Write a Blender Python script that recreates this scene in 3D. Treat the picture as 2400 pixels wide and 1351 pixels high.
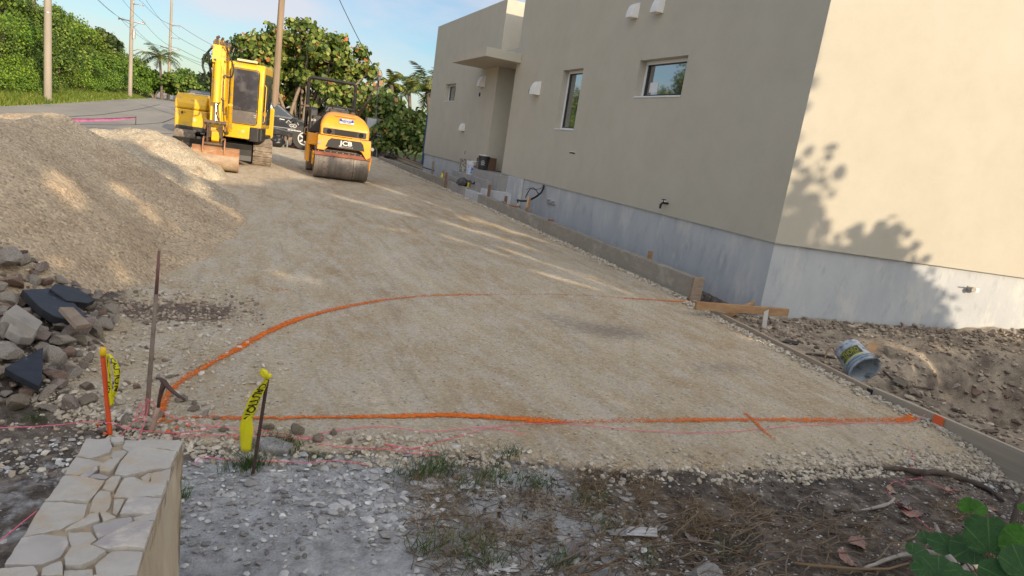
import bpy, math, random
import numpy as np
from mathutils import Vector, Matrix
for o in list(bpy.data.objects): bpy.data.objects.remove(o)
S=bpy.context.scene; COL=S.collection
rad=math.radians
# ---------------------------------------------------------------- camera
H=1.55; HEAD=rad(23.65); PITCH=rad(11.9); ROLL=math.asin(.1479); FPX=1550.
F=np.array([math.sin(HEAD)*math.cos(PITCH),math.cos(HEAD)*math.cos(PITCH),-math.sin(PITCH)])
R0=np.array([math.cos(HEAD),-math.sin(HEAD),0.]); U0=np.cross(R0,F)
RR=math.cos(ROLL)*R0+math.sin(ROLL)*U0; UU=-math.sin(ROLL)*R0+math.cos(ROLL)*U0
CP=np.array([0,0,H])
cd=bpy.data.cameras.new('camera'); cam=bpy.data.objects.new('camera',cd); COL.objects.link(cam)
cd.sensor_width=36; cd.lens=36*FPX/2400; cd.clip_start=.05; cd.clip_end=3000
cam.matrix_world=Matrix(((RR[0],UU[0],-F[0],0),(RR[1],UU[1],-F[1],0),(RR[2],UU[2],-F[2],H),(0,0,0,1)))
S.camera=cam
# ---------------------------------------------------------------- sky, sun, exposure
SUN_EL=rad(19.3); LX,LY=-.273,.962           # horizontal travel direction of the sunlight
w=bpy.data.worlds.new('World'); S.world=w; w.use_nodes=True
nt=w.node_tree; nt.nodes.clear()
def wn(t,**k):
    n=nt.nodes.new(t)
    for a,b in k.items(): setattr(n,a,b)
    return n
out=wn('ShaderNodeOutputWorld'); bg=wn('ShaderNodeBackground'); sky=wn('ShaderNodeTexSky')
sky.sky_type='NISHITA'; sky.sun_disc=False; sky.sun_elevation=SUN_EL
sky.sun_rotation=math.atan2(-LX,-LY); sky.air_density=1.15; sky.dust_density=.7; sky.ozone_density=3.0
tc=wn('ShaderNodeTexCoord'); mp=wn('ShaderNodeMapping'); mp.inputs['Scale'].default_value=(1.3,1.3,4.2)
no=wn('ShaderNodeTexNoise'); no.inputs['Scale'].default_value=2.6; no.inputs['Detail'].default_value=7; no.inputs['Roughness'].default_value=.55
cr=wn('ShaderNodeValToRGB'); cr.color_ramp.elements[0].position=.42; cr.color_ramp.elements[1].position=.66
cr.color_ramp.elements[0].color=(0,0,0,1); cr.color_ramp.elements[1].color=(.72,.72,.72,1)
mx=wn('ShaderNodeMix',data_type='RGBA'); mx.inputs['B'].default_value=(3.9,3.65,3.85,1)
L=nt.links.new
L(tc.outputs['Generated'],mp.inputs[0]); L(mp.outputs[0],no.inputs['Vector']); L(no.outputs['Fac'],cr.inputs[0])
L(cr.outputs[0],mx.inputs['Factor']); L(mx.outputs['Result'],bg.inputs[0])
# unseen cloud bank added behind the photographer as fill light; clear sky dimmed
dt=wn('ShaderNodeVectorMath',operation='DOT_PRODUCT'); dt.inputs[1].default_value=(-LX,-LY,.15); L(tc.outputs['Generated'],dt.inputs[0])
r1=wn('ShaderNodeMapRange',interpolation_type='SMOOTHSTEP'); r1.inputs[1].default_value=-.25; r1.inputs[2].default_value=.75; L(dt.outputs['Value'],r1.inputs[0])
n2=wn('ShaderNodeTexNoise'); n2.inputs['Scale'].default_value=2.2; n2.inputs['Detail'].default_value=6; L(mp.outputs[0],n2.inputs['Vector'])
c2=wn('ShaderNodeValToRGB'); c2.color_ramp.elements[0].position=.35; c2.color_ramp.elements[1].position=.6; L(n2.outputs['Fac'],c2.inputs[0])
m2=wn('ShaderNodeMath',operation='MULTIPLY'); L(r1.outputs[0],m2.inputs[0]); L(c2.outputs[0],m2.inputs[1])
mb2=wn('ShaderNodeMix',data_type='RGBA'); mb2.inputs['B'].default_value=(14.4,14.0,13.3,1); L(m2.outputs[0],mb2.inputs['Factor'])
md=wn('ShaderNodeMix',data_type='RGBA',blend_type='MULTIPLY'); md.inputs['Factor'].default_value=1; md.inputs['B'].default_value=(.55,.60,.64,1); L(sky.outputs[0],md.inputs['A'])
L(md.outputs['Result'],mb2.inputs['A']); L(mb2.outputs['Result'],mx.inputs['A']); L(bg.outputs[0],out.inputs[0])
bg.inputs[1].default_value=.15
sl=bpy.data.lights.new('sun','SUN'); sl.energy=3.8; sl.angle=rad(.6); sl.color=(1,.81,.57)
so=bpy.data.objects.new('sun',sl); COL.objects.link(so)
so.rotation_euler=Vector((LX*math.cos(SUN_EL),LY*math.cos(SUN_EL),-math.sin(SUN_EL))).to_track_quat('-Z','Y').to_euler()
so.location=(4,-14,14)
S.view_settings.view_transform='Standard'; S.view_settings.look='None'; S.view_settings.exposure=.52; S.view_settings.gamma=1
S.render.engine='CYCLES'
# ---------------------------------------------------------------- helpers
def ray(px,py): return F*FPX+RR*(px-1200)-UU*(py-675.5)
def at(px,py,z=0.):
    d=ray(px,py); return CP+d*((z-H)/d[2])
def atx(px,py,X):
    d=ray(px,py); return CP+d*(X/d[0])
def aty(px,py,Y):
    d=ray(px,py); return CP+d*(Y/d[1])
def hsh(i,j,s):
    n=np.sin(i*127.1+j*311.7+s*74.7)*43758.5453; return n-np.floor(n)
def vn(x,y,s=0):
    x=np.asarray(x,float);y=np.asarray(y,float);i=np.floor(x);j=np.floor(y);f=x-i;g=y-j
    f=f*f*(3-2*f);g=g*g*(3-2*g)
    return (hsh(i,j,s)*(1-f)+hsh(i+1,j,s)*f)*(1-g)+(hsh(i,j+1,s)*(1-f)+hsh(i+1,j+1,s)*f)*g
def fbm(x,y,s=0,o=4):
    r=0;a=.5
    for k in range(o): r=r+a*vn(x*2**k,y*2**k,s+k*13);a*=.5
    return r/(1-.5**o)
def sst(a,b,x):
    t=np.clip((np.asarray(x,float)-a)/(b-a),0,1); return t*t*(3-2*t)
class MB:
    def __init__(s): s.v=[];s.f=[]
    def add(s,vs,fs,M=None):
        o=len(s.v)
        for p in vs:
            p=Vector(p); s.v.append(M@p if M is not None else p)
        s.f+= [tuple(i+o for i in f) for f in fs]; return s
    def box(s,c,d,rz=0,M=None,rx=0,ry=0):
        x,y,z=d[0]/2,d[1]/2,d[2]/2
        vs=[(-x,-y,-z),(x,-y,-z),(x,y,-z),(-x,y,-z),(-x,-y,z),(x,-y,z),(x,y,z),(-x,y,z)]
        T=Matrix.Translation(c)@Matrix.Rotation(rz,4,'Z')@Matrix.Rotation(ry,4,'Y')@Matrix.Rotation(rx,4,'X')
        if M is not None: T=M@T
        return s.add(vs,[(0,3,2,1),(4,5,6,7),(0,1,5,4),(1,2,6,5),(2,3,7,6),(3,0,4,7)],T)
    def bb(s,x0,x1,y0,y1,z0,z1): return s.box(((x0+x1)/2,(y0+y1)/2,(z0+z1)/2),(x1-x0,y1-y0,z1-z0))
    def bar(s,p,q,wd,ht=None,up=(0,0,1)):
        p=Vector(p);q=Vector(q);ht=ht or wd;d=(q-p);l=d.length;d.normalize();u=Vector(up)
        r=d.cross(u)
        if r.length<1e-4: r=d.cross(Vector((1,0,0)))
        r.normalize();u=r.cross(d)
        M=Matrix(((r.x,d.x,u.x,(p.x+q.x)/2),(r.y,d.y,u.y,(p.y+q.y)/2),(r.z,d.z,u.z,(p.z+q.z)/2),(0,0,0,1)))
        return s.box((0,0,0),(wd,l,ht),M=M)
    def tube(s,pts,r,n=8):
        pts=[Vector(p) for p in pts];k=len(pts);rs=r if isinstance(r,(list,tuple)) else [r]*k
        o=len(s.v);ref=None
        for i,p in enumerate(pts):
            d=(pts[min(i+1,k-1)]-pts[max(i-1,0)])
            if d.length<1e-9: d=Vector((0,0,1))
            d.normalize()
            if ref is None: ref=Vector((1,0,0)) if abs(d.x)<.8 else Vector((0,1,0))
            a=(ref-d*ref.dot(d)); a.normalize(); b=d.cross(a); ref=a
            for j in range(n):
                t=2*math.pi*j/n; s.v.append(p+(a*math.cos(t)+b*math.sin(t))*rs[i])
        for i in range(k-1):
            for j in range(n):
                j2=(j+1)%n; s.f.append((o+i*n+j,o+i*n+j2,o+(i+1)*n+j2,o+(i+1)*n+j))
        s.f.append(tuple(o+j for j in range(n))[::-1]); s.f.append(tuple(o+(k-1)*n+j for j in range(n))); return s
    def lathe(s,prof,n=24,M=None,caps=False):
        vs=[];fs=[];k=len(prof)
        for (r,z) in prof:
            for j in range(n):
                t=2*math.pi*j/n; vs.append((r*math.cos(t),r*math.sin(t),z))
        for i in range(k-1):
            for j in range(n):
                j2=(j+1)%n; fs.append((i*n+j,i*n+j2,(i+1)*n+j2,(i+1)*n+j))
        if caps or 1e-6<prof[0][0]<.002: fs.append(tuple(range(n))[::-1])
        if caps or 1e-6<prof[-1][0]<.002: fs.append(tuple((k-1)*n+j for j in range(n)))
        return s.add(vs,fs,M)
    def prism(s,poly,a,b,ax='x',M=None):
        n=len(poly)
        def P(u,v,t): return (t,u,v) if ax=='x' else ((u,t,v) if ax=='y' else (u,v,t))
        vs=[P(u,v,a) for u,v in poly]+[P(u,v,b) for u,v in poly]
        fs=[tuple(range(n))[::-1],tuple(range(n,2*n))]+[(i,(i+1)%n,n+(i+1)%n,n+i) for i in range(n)]
        return s.add(vs,fs,M)
    def build(s,name,m,parent=None,smooth=False,bevel=0,seg=2,loc=None,fix=True):
        me=bpy.data.meshes.new(name); me.from_pydata([tuple(p) for p in s.v],[],s.f)
        if fix:
            import bmesh
            b=bmesh.new(); b.from_mesh(me); bmesh.ops.recalc_face_normals(b,faces=b.faces); b.to_mesh(me); b.free()
        me.materials.append(m)
        o=bpy.data.objects.new(name,me); COL.objects.link(o)
        if smooth:
            me.polygons.foreach_set('use_smooth',[True]*len(me.polygons))
            if smooth!='all':
                try: me.set_sharp_from_angle(angle=rad(40))
                except Exception: pass
        if bevel:
            md=o.modifiers.new('bevel','BEVEL'); md.width=bevel; md.segments=seg; md.limit_method='ANGLE'; md.angle_limit=rad(35)
            md.harden_normals=False
        if parent: o.parent=parent
        if loc is not None: o.location=loc
        return o
def fast(name,V,faces,m,parent=None,smooth=False,attrs=None):
    """V (n,3) array, faces (k,c) array of equal sized polygons"""
    V=np.asarray(V,np.float32); faces=np.asarray(faces,np.int32); k,c=faces.shape
    me=bpy.data.meshes.new(name); me.vertices.add(len(V)); me.vertices.foreach_set('co',V.ravel())
    me.loops.add(k*c); me.loops.foreach_set('vertex_index',faces.ravel())
    me.polygons.add(k); me.polygons.foreach_set('loop_start',np.arange(0,k*c,c,dtype=np.int32))
    me.polygons.foreach_set('use_smooth',[bool(smooth)]*k)
    me.update(calc_edges=True)
    if attrs:
        for an,a in attrs.items():
            ca=me.color_attributes.new(an,'FLOAT_COLOR','POINT'); ca.data.foreach_set('color',np.asarray(a,np.float32).ravel())
    me.materials.append(m); o=bpy.data.objects.new(name,me); COL.objects.link(o)
    if parent: o.parent=parent
    return o
def tag(o,label=None,cat=None,group=None,kind=None):
    if label: o['label']=label
    if cat: o['category']=cat
    if group: o['group']=group
    if kind: o['kind']=kind
    return o
def thing(name,label,cat,loc=(0,0,0),rz=0,group=None):
    o=bpy.data.objects.new(name,None); COL.objects.link(o); o.location=loc; o.rotation_euler=(0,0,rz); o.empty_display_size=.2
    return tag(o,label,cat,group)
def dup(root,loc,rz=0,label=None,scale=None):
    r=root.copy(); COL.objects.link(r); r.location=loc; r.rotation_euler=(0,0,rz)
    if label: r['label']=label
    if scale: r.scale=(scale,)*3 if not isinstance(scale,tuple) else scale
    for ch in root.children:
        c=ch.copy(); COL.objects.link(c); c.parent=r
        for g in ch.children:
            d=g.copy(); COL.objects.link(d); d.parent=c
    return r
def textobj(name,txt,size,m,parent,M,ext=.001,align='CENTER',sx=1.,bold=0.):
    cu=bpy.data.curves.new('t','FONT'); cu.body=txt; cu.size=size; cu.align_x=align; cu.align_y='CENTER'; cu.extrude=ext; cu.offset=bold
    cu.resolution_u=3
    t=bpy.data.objects.new('t',cu); COL.objects.link(t); bpy.context.view_layer.update()
    me=bpy.data.meshes.new_from_object(t.evaluated_get(bpy.context.evaluated_depsgraph_get()))
    bpy.data.objects.remove(t); bpy.data.curves.remove(cu)
    me.name=name; me.materials.clear(); me.materials.append(m)
    for v in me.vertices:
        v.co.x*=sx
        v.co=M(v.co) if callable(M) else M@v.co
    o=bpy.data.objects.new(name,me); COL.objects.link(o)
    if parent: o.parent=parent
    return o
def frame(o,x,y):
    """matrix placing text (x right, y up) at point o with world axes x,y"""
    x=Vector(x).normalized();y=Vector(y).normalized();z=x.cross(y)
    return Matrix(((x.x,y.x,z.x,o[0]),(x.y,y.y,z.y,o[1]),(x.z,y.z,z.z,o[2]),(0,0,0,1)))
# ---------------------------------------------------------------- materials
def newmat(name):
    m=bpy.data.materials.new(name); m.use_nodes=True; t=m.node_tree
    b=t.nodes['Principled BSDF']; return m,t,b
def N(t,ty,**k):
    n=t.nodes.new(ty)
    for a,v in k.items():
        if a.startswith('i_'): n.inputs[a[2:].replace('_',' ')].default_value=v
        else: setattr(n,a,v)
    return n
def ramp(t,stops):
    n=t.nodes.new('ShaderNodeValToRGB'); e=n.color_ramp.elements
    while len(e)<len(stops): e.new(.5)
    for i,(p,c) in enumerate(stops): e[i].position=p; e[i].color=(c[0],c[1],c[2],1) if hasattr(c,'__len__') else (c,c,c,1)
    return n
def coords(t,scale=(1,1,1),kind='Object'):
    c=t.nodes.new('ShaderNodeTexCoord'); mpn=t.nodes.new('ShaderNodeMapping'); mpn.inputs['Scale'].default_value=scale
    t.links.new(c.outputs[kind],mpn.inputs[0]); return mpn.outputs[0]
def mixc(t,f,a,b,bt='MIX'):
    n=t.nodes.new('ShaderNodeMix'); n.data_type='RGBA'; n.blend_type=bt
    for s,v in (('Factor',f),('A',a),('B',b)):
        if hasattr(v,'is_linked') or isinstance(v,bpy.types.NodeSocket): t.links.new(v,n.inputs[s])
        else: n.inputs[s].default_value=v if s=='Factor' else (v[0],v[1],v[2],1)
    return n.outputs['Result']
def bump(t,b,h,strength=.4,dist=.01):
    n=t.nodes.new('ShaderNodeBump'); n.inputs['Strength'].default_value=strength; n.inputs['Distance'].default_value=dist
    t.links.new(h,n.inputs['Height']); t.links.new(n.outputs[0],b.inputs['Normal']); return n
def noise(t,vec,scale,detail=4,rough=.55):
    n=t.nodes.new('ShaderNodeTexNoise'); n.inputs['Scale'].default_value=scale; n.inputs['Detail'].default_value=detail; n.inputs['Roughness'].default_value=rough
    t.links.new(vec,n.inputs['Vector']); return n.outputs['Fac']
def mat(name,col,rough=.8,col2=None,sc=5,metal=0,bm=.3,bsc=30,bd=.004,stretch=(1,1,1),spec=.5,dirt=None,dsc=3,dlo=.5,dhi=.65,coat=0,lo=.35,hi=.65):
    m,t,b=newmat(name); v=coords(t,stretch)
    b.inputs['Roughness'].default_value=rough; b.inputs['Metallic'].default_value=metal; b.inputs['Specular IOR Level'].default_value=spec
    b.inputs['Coat Weight'].default_value=coat
    c=None
    if col2 is None: col2=tuple(x*.82 for x in col)
    r=ramp(t,[(lo,col),(hi,col2)]); t.links.new(noise(t,v,sc,6),r.inputs[0]); c=r.outputs[0]
    if dirt:
        r2=ramp(t,[(dlo,0),(dhi,1)]); t.links.new(noise(t,v,dsc,8,.65),r2.inputs[0]); c=mixc(t,r2.outputs[0],c,dirt)
        rr=t.nodes.new('ShaderNodeMapRange'); t.links.new(r2.outputs[0],rr.inputs[0]); rr.inputs[3].default_value=rough; rr.inputs[4].default_value=.9
        t.links.new(rr.outputs[0],b.inputs['Roughness'])
    t.links.new(c,b.inputs['Base Color'])
    if bm: bump(t,b,noise(t,v,bsc,5),bm,bd)
    return m
class _R: pass
def island(name,stops,rough=.55,trans=.25,vein=False):
    m,t,b=newmat(name); g=t.nodes.new('ShaderNodeNewGeometry'); r0=ramp(t,stops); t.links.new(g.outputs['Random Per Island'],r0.inputs[0])
    oi=t.nodes.new('ShaderNodeObjectInfo'); rv=ramp(t,[(0,(.72,.74,.7)),(.5,(1,1,1)),(1,(1.25,1.12,.85))]); t.links.new(oi.outputs['Random'],rv.inputs[0]); r=_R(); r.outputs=[mixc(t,1.,r0.outputs[0],rv.outputs[0],'MULTIPLY')]
    t.links.new(r.outputs[0],b.inputs['Base Color']); b.inputs['Roughness'].default_value=rough; b.inputs['Specular IOR Level'].default_value=.35
    if trans:
        tr=t.nodes.new('ShaderNodeBsdfTranslucent'); t.links.new(r.outputs[0],tr.inputs[0]); ms=t.nodes.new('ShaderNodeMixShader')
        ms.inputs[0].default_value=trans; o=[n for n in t.nodes if n.type=='OUTPUT_MATERIAL'][0]
        t.links.new(b.outputs[0],ms.inputs[1]); t.links.new(tr.outputs[0],ms.inputs[2]); t.links.new(ms.outputs[0],o.inputs[0])
    return m
# ---------------------------------------------------------------- terrain
PADX=[-3,-.9,-.35,-.03,.95,1.49,2.27,3.44,4.24,4.9,9]; PADY=[3.9,3.65,3.35,3.12,2.93,2.8,2.62,2.5,2.52,2.45,2.4]
def base(y): return np.interp(y,[-60,6,16.5,21,28,40,60,90,150,500],[0,0,.17,.2,.28,.45,.8,1.1,1.5,2])
def edge_y(x): return np.interp(x,PADX,PADY)+.16*(fbm(np.asarray(x)*2.3,np.asarray(x)*0+7.,3)-.5)
def board_x(y): return np.interp(y,[0,3.6,6.45,8],[4.86,4.93,5.26,5.4])
def pad_mask(x,y):
    x=np.asarray(x,float);y=np.asarray(y,float)
    f=sst(-.07,.12,y-edge_y(x)); l=sst(-.95,-.55,x+.25*(fbm(y*1.5,x*0,9)-.5)+.35*sst(5.2,4.4,y)*0)
    r=1-sst(0,.05,x-board_x(y)-.02); r=np.where(y>6.6,1-sst(5.4,5.5,x),r)
    return f*np.maximum(l,sst(5.5,7,y))*r
def zt(x,y,fine=True):
    x=np.asarray(x,float);y=np.asarray(y,float)
    z=base(y)+0*x; pm=pad_mask(x,y)
    near=sst(14,5,y)*sst(-30,-5,y)
    z=z-(1-pm)*(.055+.05*(fbm(x*1.3,y*1.3,5)-.5))*near
    z=z+.012*(fbm(x*.8,y*.5,21)-.5)*pm
    # the heap of broken stone at the left
    hr=np.clip((-.62-x)/1.25,0,1)**.8*.5*sst(3.2,4.5,y+.35*(x+1.5))*sst(9.5,6.5,y)
    z=z+hr
    z=z-.07*np.exp(-(((x+.35)/.42)**2+((y-5.45)/.33)**2))      # dark hollow at the mound's foot
    # right of the form board
    ri=sst(0,.25,x-board_x(y))*sst(6.9,6.3,y)
    wf=np.interp(x,[5,6.1,7,8,9.5,12],[-.04,-.05,.0,.07,.21,.3])
    d=np.sqrt(((x-7.6)/1.45)**2+((y-3.5)/1.15)**2); pit=-.85*sst(1.15,.45,d+.35*(fbm(x*2.6,y*2.6,31)-.5)); pit=pit*(1+.35*(fbm(x*6,y*6,35)-.5))
    dw=np.clip(5.9-y-(x-6.1)*.33,0,3)
    zr=wf-.10*sst(0,1.5,dw)+pit+.05*(fbm(x*2.2,y*2.2,17)-.5)*2
    z=z*(1-ri)+zr*ri
    z=z-.10*sst(3.1,2.2,y)*sst(3.9,4.75,x)*(1-ri)*sst(-2,1,y)
    tr=sst(5.45,5.5,x)*(1-sst(6.05,6.1,x))*sst(6.6,6.7,y)*sst(15.9,15.7,y); z=z-.12*tr
    # roadside bank
    bk=sst(-9.2,-16,x+.9*(fbm(y*.15,x*0,41)-.5)*2)*sst(12,22,y)
    z=z+bk*3.5*(1-.22*sst(45,80,y))
    z=z-.03*sst(-7.2,-8.6,x)*sst(12,18,y)*0
    if fine:
        k=sst(20,3,y)
        z=z+k*((1-pm)*.022*(fbm(x*9,y*9,51,5)-.5)*2+pm*.006*(fbm(x*14,y*14,61,4)-.5)*2)
    return z
def Z(x,y): return float(zt(x,y))
PILES=[]
def surf(x,y):
    z=zt(x,y)
    for gx_,gy_,z_,h_ in PILES:
        fx=(x-gx_[0])/(gx_[1]-gx_[0]);fy=(y-gy_[0])/(gy_[1]-gy_[0]); i=np.clip(fx.astype(int),0,len(gx_)-2);j=np.clip(fy.astype(int),0,len(gy_)-2); ok=(fx>0)&(fy>0)&(fx<len(gx_)-1)&(fy<len(gy_)-1)
        u=fx-i;v=fy-j; q=(z_[j,i]*(1-u)+z_[j,i+1]*u)*(1-v)+(z_[j+1,i]*(1-u)+z_[j+1,i+1]*u)*v; z=np.where(ok,np.maximum(z,q),z)
    return z
def on(px,py,dz=0):
    d=ray(px,py); s=np.geomspace(.9,40,900)/FPX; P=CP[None]+d[None]*s[:,None]; g=P[:,2]-surf(P[:,0],P[:,1])-dz
    k=np.argmax(g<=0)
    if g[k]>0: return at(px,py,dz)
    k=max(k,1); u=g[k-1]/(g[k-1]-g[k]); return P[k-1]*(1-u)+P[k]*u
def grid_lines(segs):
    o=[segs[0][0]]
    for a,b,st in segs:
        n=max(1,int(round((b-a)/st))); o+=[a+(b-a)*i/n for i in range(1,n+1)]
    return np.array(o)
gx=grid_lines([(-500,-60,40),(-60,-20,2),(-20,-6,.6),(-6,-2.4,.12),(-2.4,7.5,.032),(7.5,10,.08),(10,20,.7),(20,80,6),(80,500,60)])
gy=grid_lines([(-60,-4,4),(-4,1.2,.3),(1.2,5,.026),(5,8,.05),(8,18,.12),(18,34,.3),(34,70,1.2),(70,140,5),(140,900,60)])
GX,GY=np.meshgrid(gx,gy); GZ=zt(GX,GY); nx,ny=len(gx),len(gy)
V=np.stack([GX.ravel(),GY.ravel(),GZ.ravel()],1)
i=np.arange(nx-1)[None,:]+np.arange(ny-1)[:,None]*nx; i=i.ravel()
FC=np.stack([i,i+1,i+nx+1,i+nx],1)
X_,Y_=GX.ravel(),GY.ravel()
pm=pad_mask(X_,Y_)
XW=X_+.7*(fbm(X_*1.7,Y_*2.3,411)-.5)*2+.25*(fbm(X_*7,Y_*7,412)-.5)*2; dust=np.clip(sst(2.3,.9,XW)*sst(-.5,.1,X_)*.95+.42*sst(-.2,-.45,X_)+.11*np.exp(-((X_-4.55)/.35)**2-((Y_-2.3)/.4)**2)*3,0,1)*sst(3.35,3.0,Y_)*(1-pm)
dust=np.clip(dust*(.55+.9*fbm(X_*2.1,Y_*2.1,71)),0,1)
right=sst(0,.2,X_-board_x(Y_))*sst(7,6.3,Y_)
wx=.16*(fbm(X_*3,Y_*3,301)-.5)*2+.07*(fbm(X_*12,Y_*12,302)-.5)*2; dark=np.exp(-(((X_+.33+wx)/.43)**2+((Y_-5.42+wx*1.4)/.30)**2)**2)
verge=sst(-7.9,-8.5,X_)*sst(10,18,Y_)+sst(6.5,8,X_)*sst(30,33,Y_)
A=np.stack([pm,dust,np.clip(right,0,1),np.clip(verge,0,1)],1)
scuff=np.clip(sum(a*np.exp(-((X_-cx)/sx)**2-((Y_-cy)/sy)**2) for cx,cy,sx,sy,a in [(3.35,5.15,.55,.35,1.),(2.9,5.6,.35,.3,.6),(2.2,7.6,.5,.8,.5),(3.9,4.2,.6,.25,.7),(1.3,6.2,.4,.5,.5),(3.6,9.2,.9,1.2,.5)]),0,1)
A2=np.stack([dark,scuff,dark*0,dark*0+1],1)
m,t,b=newmat('earth'); v=coords(t); v1=coords(t,(1,.42,1))
at1=N(t,'ShaderNodeAttribute',attribute_name='mask'); sp=N(t,'ShaderNodeSeparateColor'); t.links.new(at1.outputs['Color'],sp.inputs[0])
at2=N(t,'ShaderNodeAttribute',attribute_name='mask2'); sp2=N(t,'ShaderNodeSeparateColor'); t.links.new(at2.outputs['Color'],sp2.inputs[0])
def soft(src,k,sc,lo=.4,hi=.6):
    a=N(t,'ShaderNodeMath',operation='MULTIPLY_ADD'); t.links.new(noise(t,v,sc,7,.65),a.inputs[0]); a.inputs[1].default_value=k; t.links.new(src,a.inputs[2])
    s2=N(t,'ShaderNodeMath',operation='SUBTRACT'); t.links.new(a.outputs[0],s2.inputs[0]); s2.inputs[1].default_value=k/2
    r=ramp(t,[(lo,0),(hi,1)]); t.links.new(s2.outputs[0],r.inputs[0]); return r.outputs[0]
vo=N(t,'ShaderNodeTexVoronoi'); vo.inputs['Scale'].default_value=75; t.links.new(v,vo.inputs['Vector'])
vo2=N(t,'ShaderNodeTexVoronoi'); vo2.inputs['Scale'].default_value=30; t.links.new(v,vo2.inputs['Vector'])
# pad of compacted marl
r=ramp(t,[(.30,(.66,.575,.44)),(.47,(.52,.43,.30)),(.60,(.46,.35,.22)),(.72,(.40,.29,.18))]); t.links.new(noise(t,coords(t,(1,.35,1)),1.3,12,.70),r.inputs[0]); pad=r.outputs[0]
r=ramp(t,[(.45,0),(.60,.85)]); t.links.new(noise(t,coords(t,(2.2,.8,1)),2.4,12,.78),r.inputs[0]); pad=mixc(t,r.outputs[0],pad,(.58,.52,.43))
r=ramp(t,[(.53,0),(.72,.6)]); t.links.new(noise(t,coords(t,(2.4,.22,1)),2.6,12,.72),r.inputs[0]); pad=mixc(t,r.outputs[0],pad,(.30,.235,.165))
r=ramp(t,[(.05,(.55,.55,.55)),(.35,(1,1,1))]); t.links.new(vo.outputs['Distance'],r.inputs[0])
sc=N(t,'ShaderNodeSeparateColor'); t.links.new(vo.outputs['Color'],sc.inputs[0])
r=ramp(t,[(.0,.66),(.25,.93),(.8,1.03),(1,1.3)]); t.links.new(sc.outputs[0],r.inputs[0]); pad=mixc(t,.6,pad,r.outputs[0],'MULTIPLY')
r=ramp(t,[(.34,.72),(.5,1.0),(.66,1.10)]); t.links.new(noise(t,v,24,8,.8),r.inputs[0]); pad=mixc(t,.8,pad,r.outputs[0],'MULTIPLY')
vs=N(t,'ShaderNodeTexVoronoi'); vs.inputs['Scale'].default_value=38; t.links.new(v,vs.inputs['Vector']); ss=N(t,'ShaderNodeSeparateColor'); t.links.new(vs.outputs['Color'],ss.inputs[0])
for ch,lo_,c_ in ((0,.93,(.66,.60,.50)),(1,.95,(.20,.16,.125))):
    r=ramp(t,[(lo_,0),(lo_+.01,1)]); t.links.new(ss.outputs[ch],r.inputs[0]); r2=ramp(t,[(.28,.85),(.40,0)]); t.links.new(vs.outputs['Distance'],r2.inputs[0]); mk=N(t,'ShaderNodeMath',operation='MULTIPLY'); t.links.new(r.outputs[0],mk.inputs[0]); t.links.new(r2.outputs[0],mk.inputs[1]); pad=mixc(t,mk.outputs[0],pad,c_)
# soil of the foreground
r=ramp(t,[(.36,(.065,.055,.048)),(.5,(.14,.118,.10)),(.66,(.27,.235,.20))]); t.links.new(noise(t,v,7,9,.7),r.inputs[0]); soil=r.outputs[0]
r=ramp(t,[(.52,0),(.62,1)]); t.links.new(noise(t,v,2.3,6,.6),r.inputs[0]); soil=mixc(t,r.outputs[0],soil,(.24,.20,.165))
sc2=N(t,'ShaderNodeSeparateColor'); t.links.new(vo2.outputs['Color'],sc2.inputs[0])
r=ramp(t,[(.0,.45),(.4,.9),(.85,1.1),(1,2.0)]); t.links.new(sc2.outputs[1],r.inputs[0]); soil=mixc(t,.75,soil,r.outputs[0],'MULTIPLY')
r=ramp(t,[(.33,(.25,.25,.25)),(.5,(.43,.435,.44)),(.68,(.56,.57,.58))]); t.links.new(noise(t,v,11,8,.7),r.inputs[0]); dst=r.outputs[0]
r=ramp(t,[(.33,(.14,.115,.095)),(.5,(.30,.25,.195)),(.66,(.45,.39,.30))]); t.links.new(noise(t,v,3.4,9,.68),r.inputs[0]); brn=r.outputs[0]
r=ramp(t,[(.35,(.05,.08,.02)),(.6,(.12,.17,.04)),(.75,(.2,.2,.08))]); t.links.new(noise(t,v,1.2,8,.7),r.inputs[0]); grn=r.outputs[0]
c=mixc(t,soft(sp.outputs[1],.9,9,.42,.6),soil,dst)
c=mixc(t,sp.outputs[2],c,brn)
pad=mixc(t,soft(sp2.outputs[1],1.5,17,.40,1.25),pad,(.30,.25,.20))
c=mixc(t,soft(sp.outputs[0],.7,16),c,pad)
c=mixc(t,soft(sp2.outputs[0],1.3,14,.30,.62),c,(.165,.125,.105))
c=mixc(t,soft(at1.outputs['Alpha'],.4,2),c,grn)
t.links.new(c,b.inputs['Base Color']); b.inputs['Roughness'].default_value=.95; b.inputs['Specular IOR Level'].default_value=.2
hh=N(t,'ShaderNodeMath',operation='MULTIPLY_ADD'); t.links.new(vo.outputs['Distance'],hh.inputs[0]); hh.inputs[1].default_value=-.35; t.links.new(noise(t,v,34,9,.75),hh.inputs[2])
bump(t,b,hh.outputs[0],1.,.02)
EARTH=m
ground=fast('ground',V,FC,EARTH,smooth=True,attrs={'mask':A,'mask2':A2}); tag(ground,kind='structure')

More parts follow.
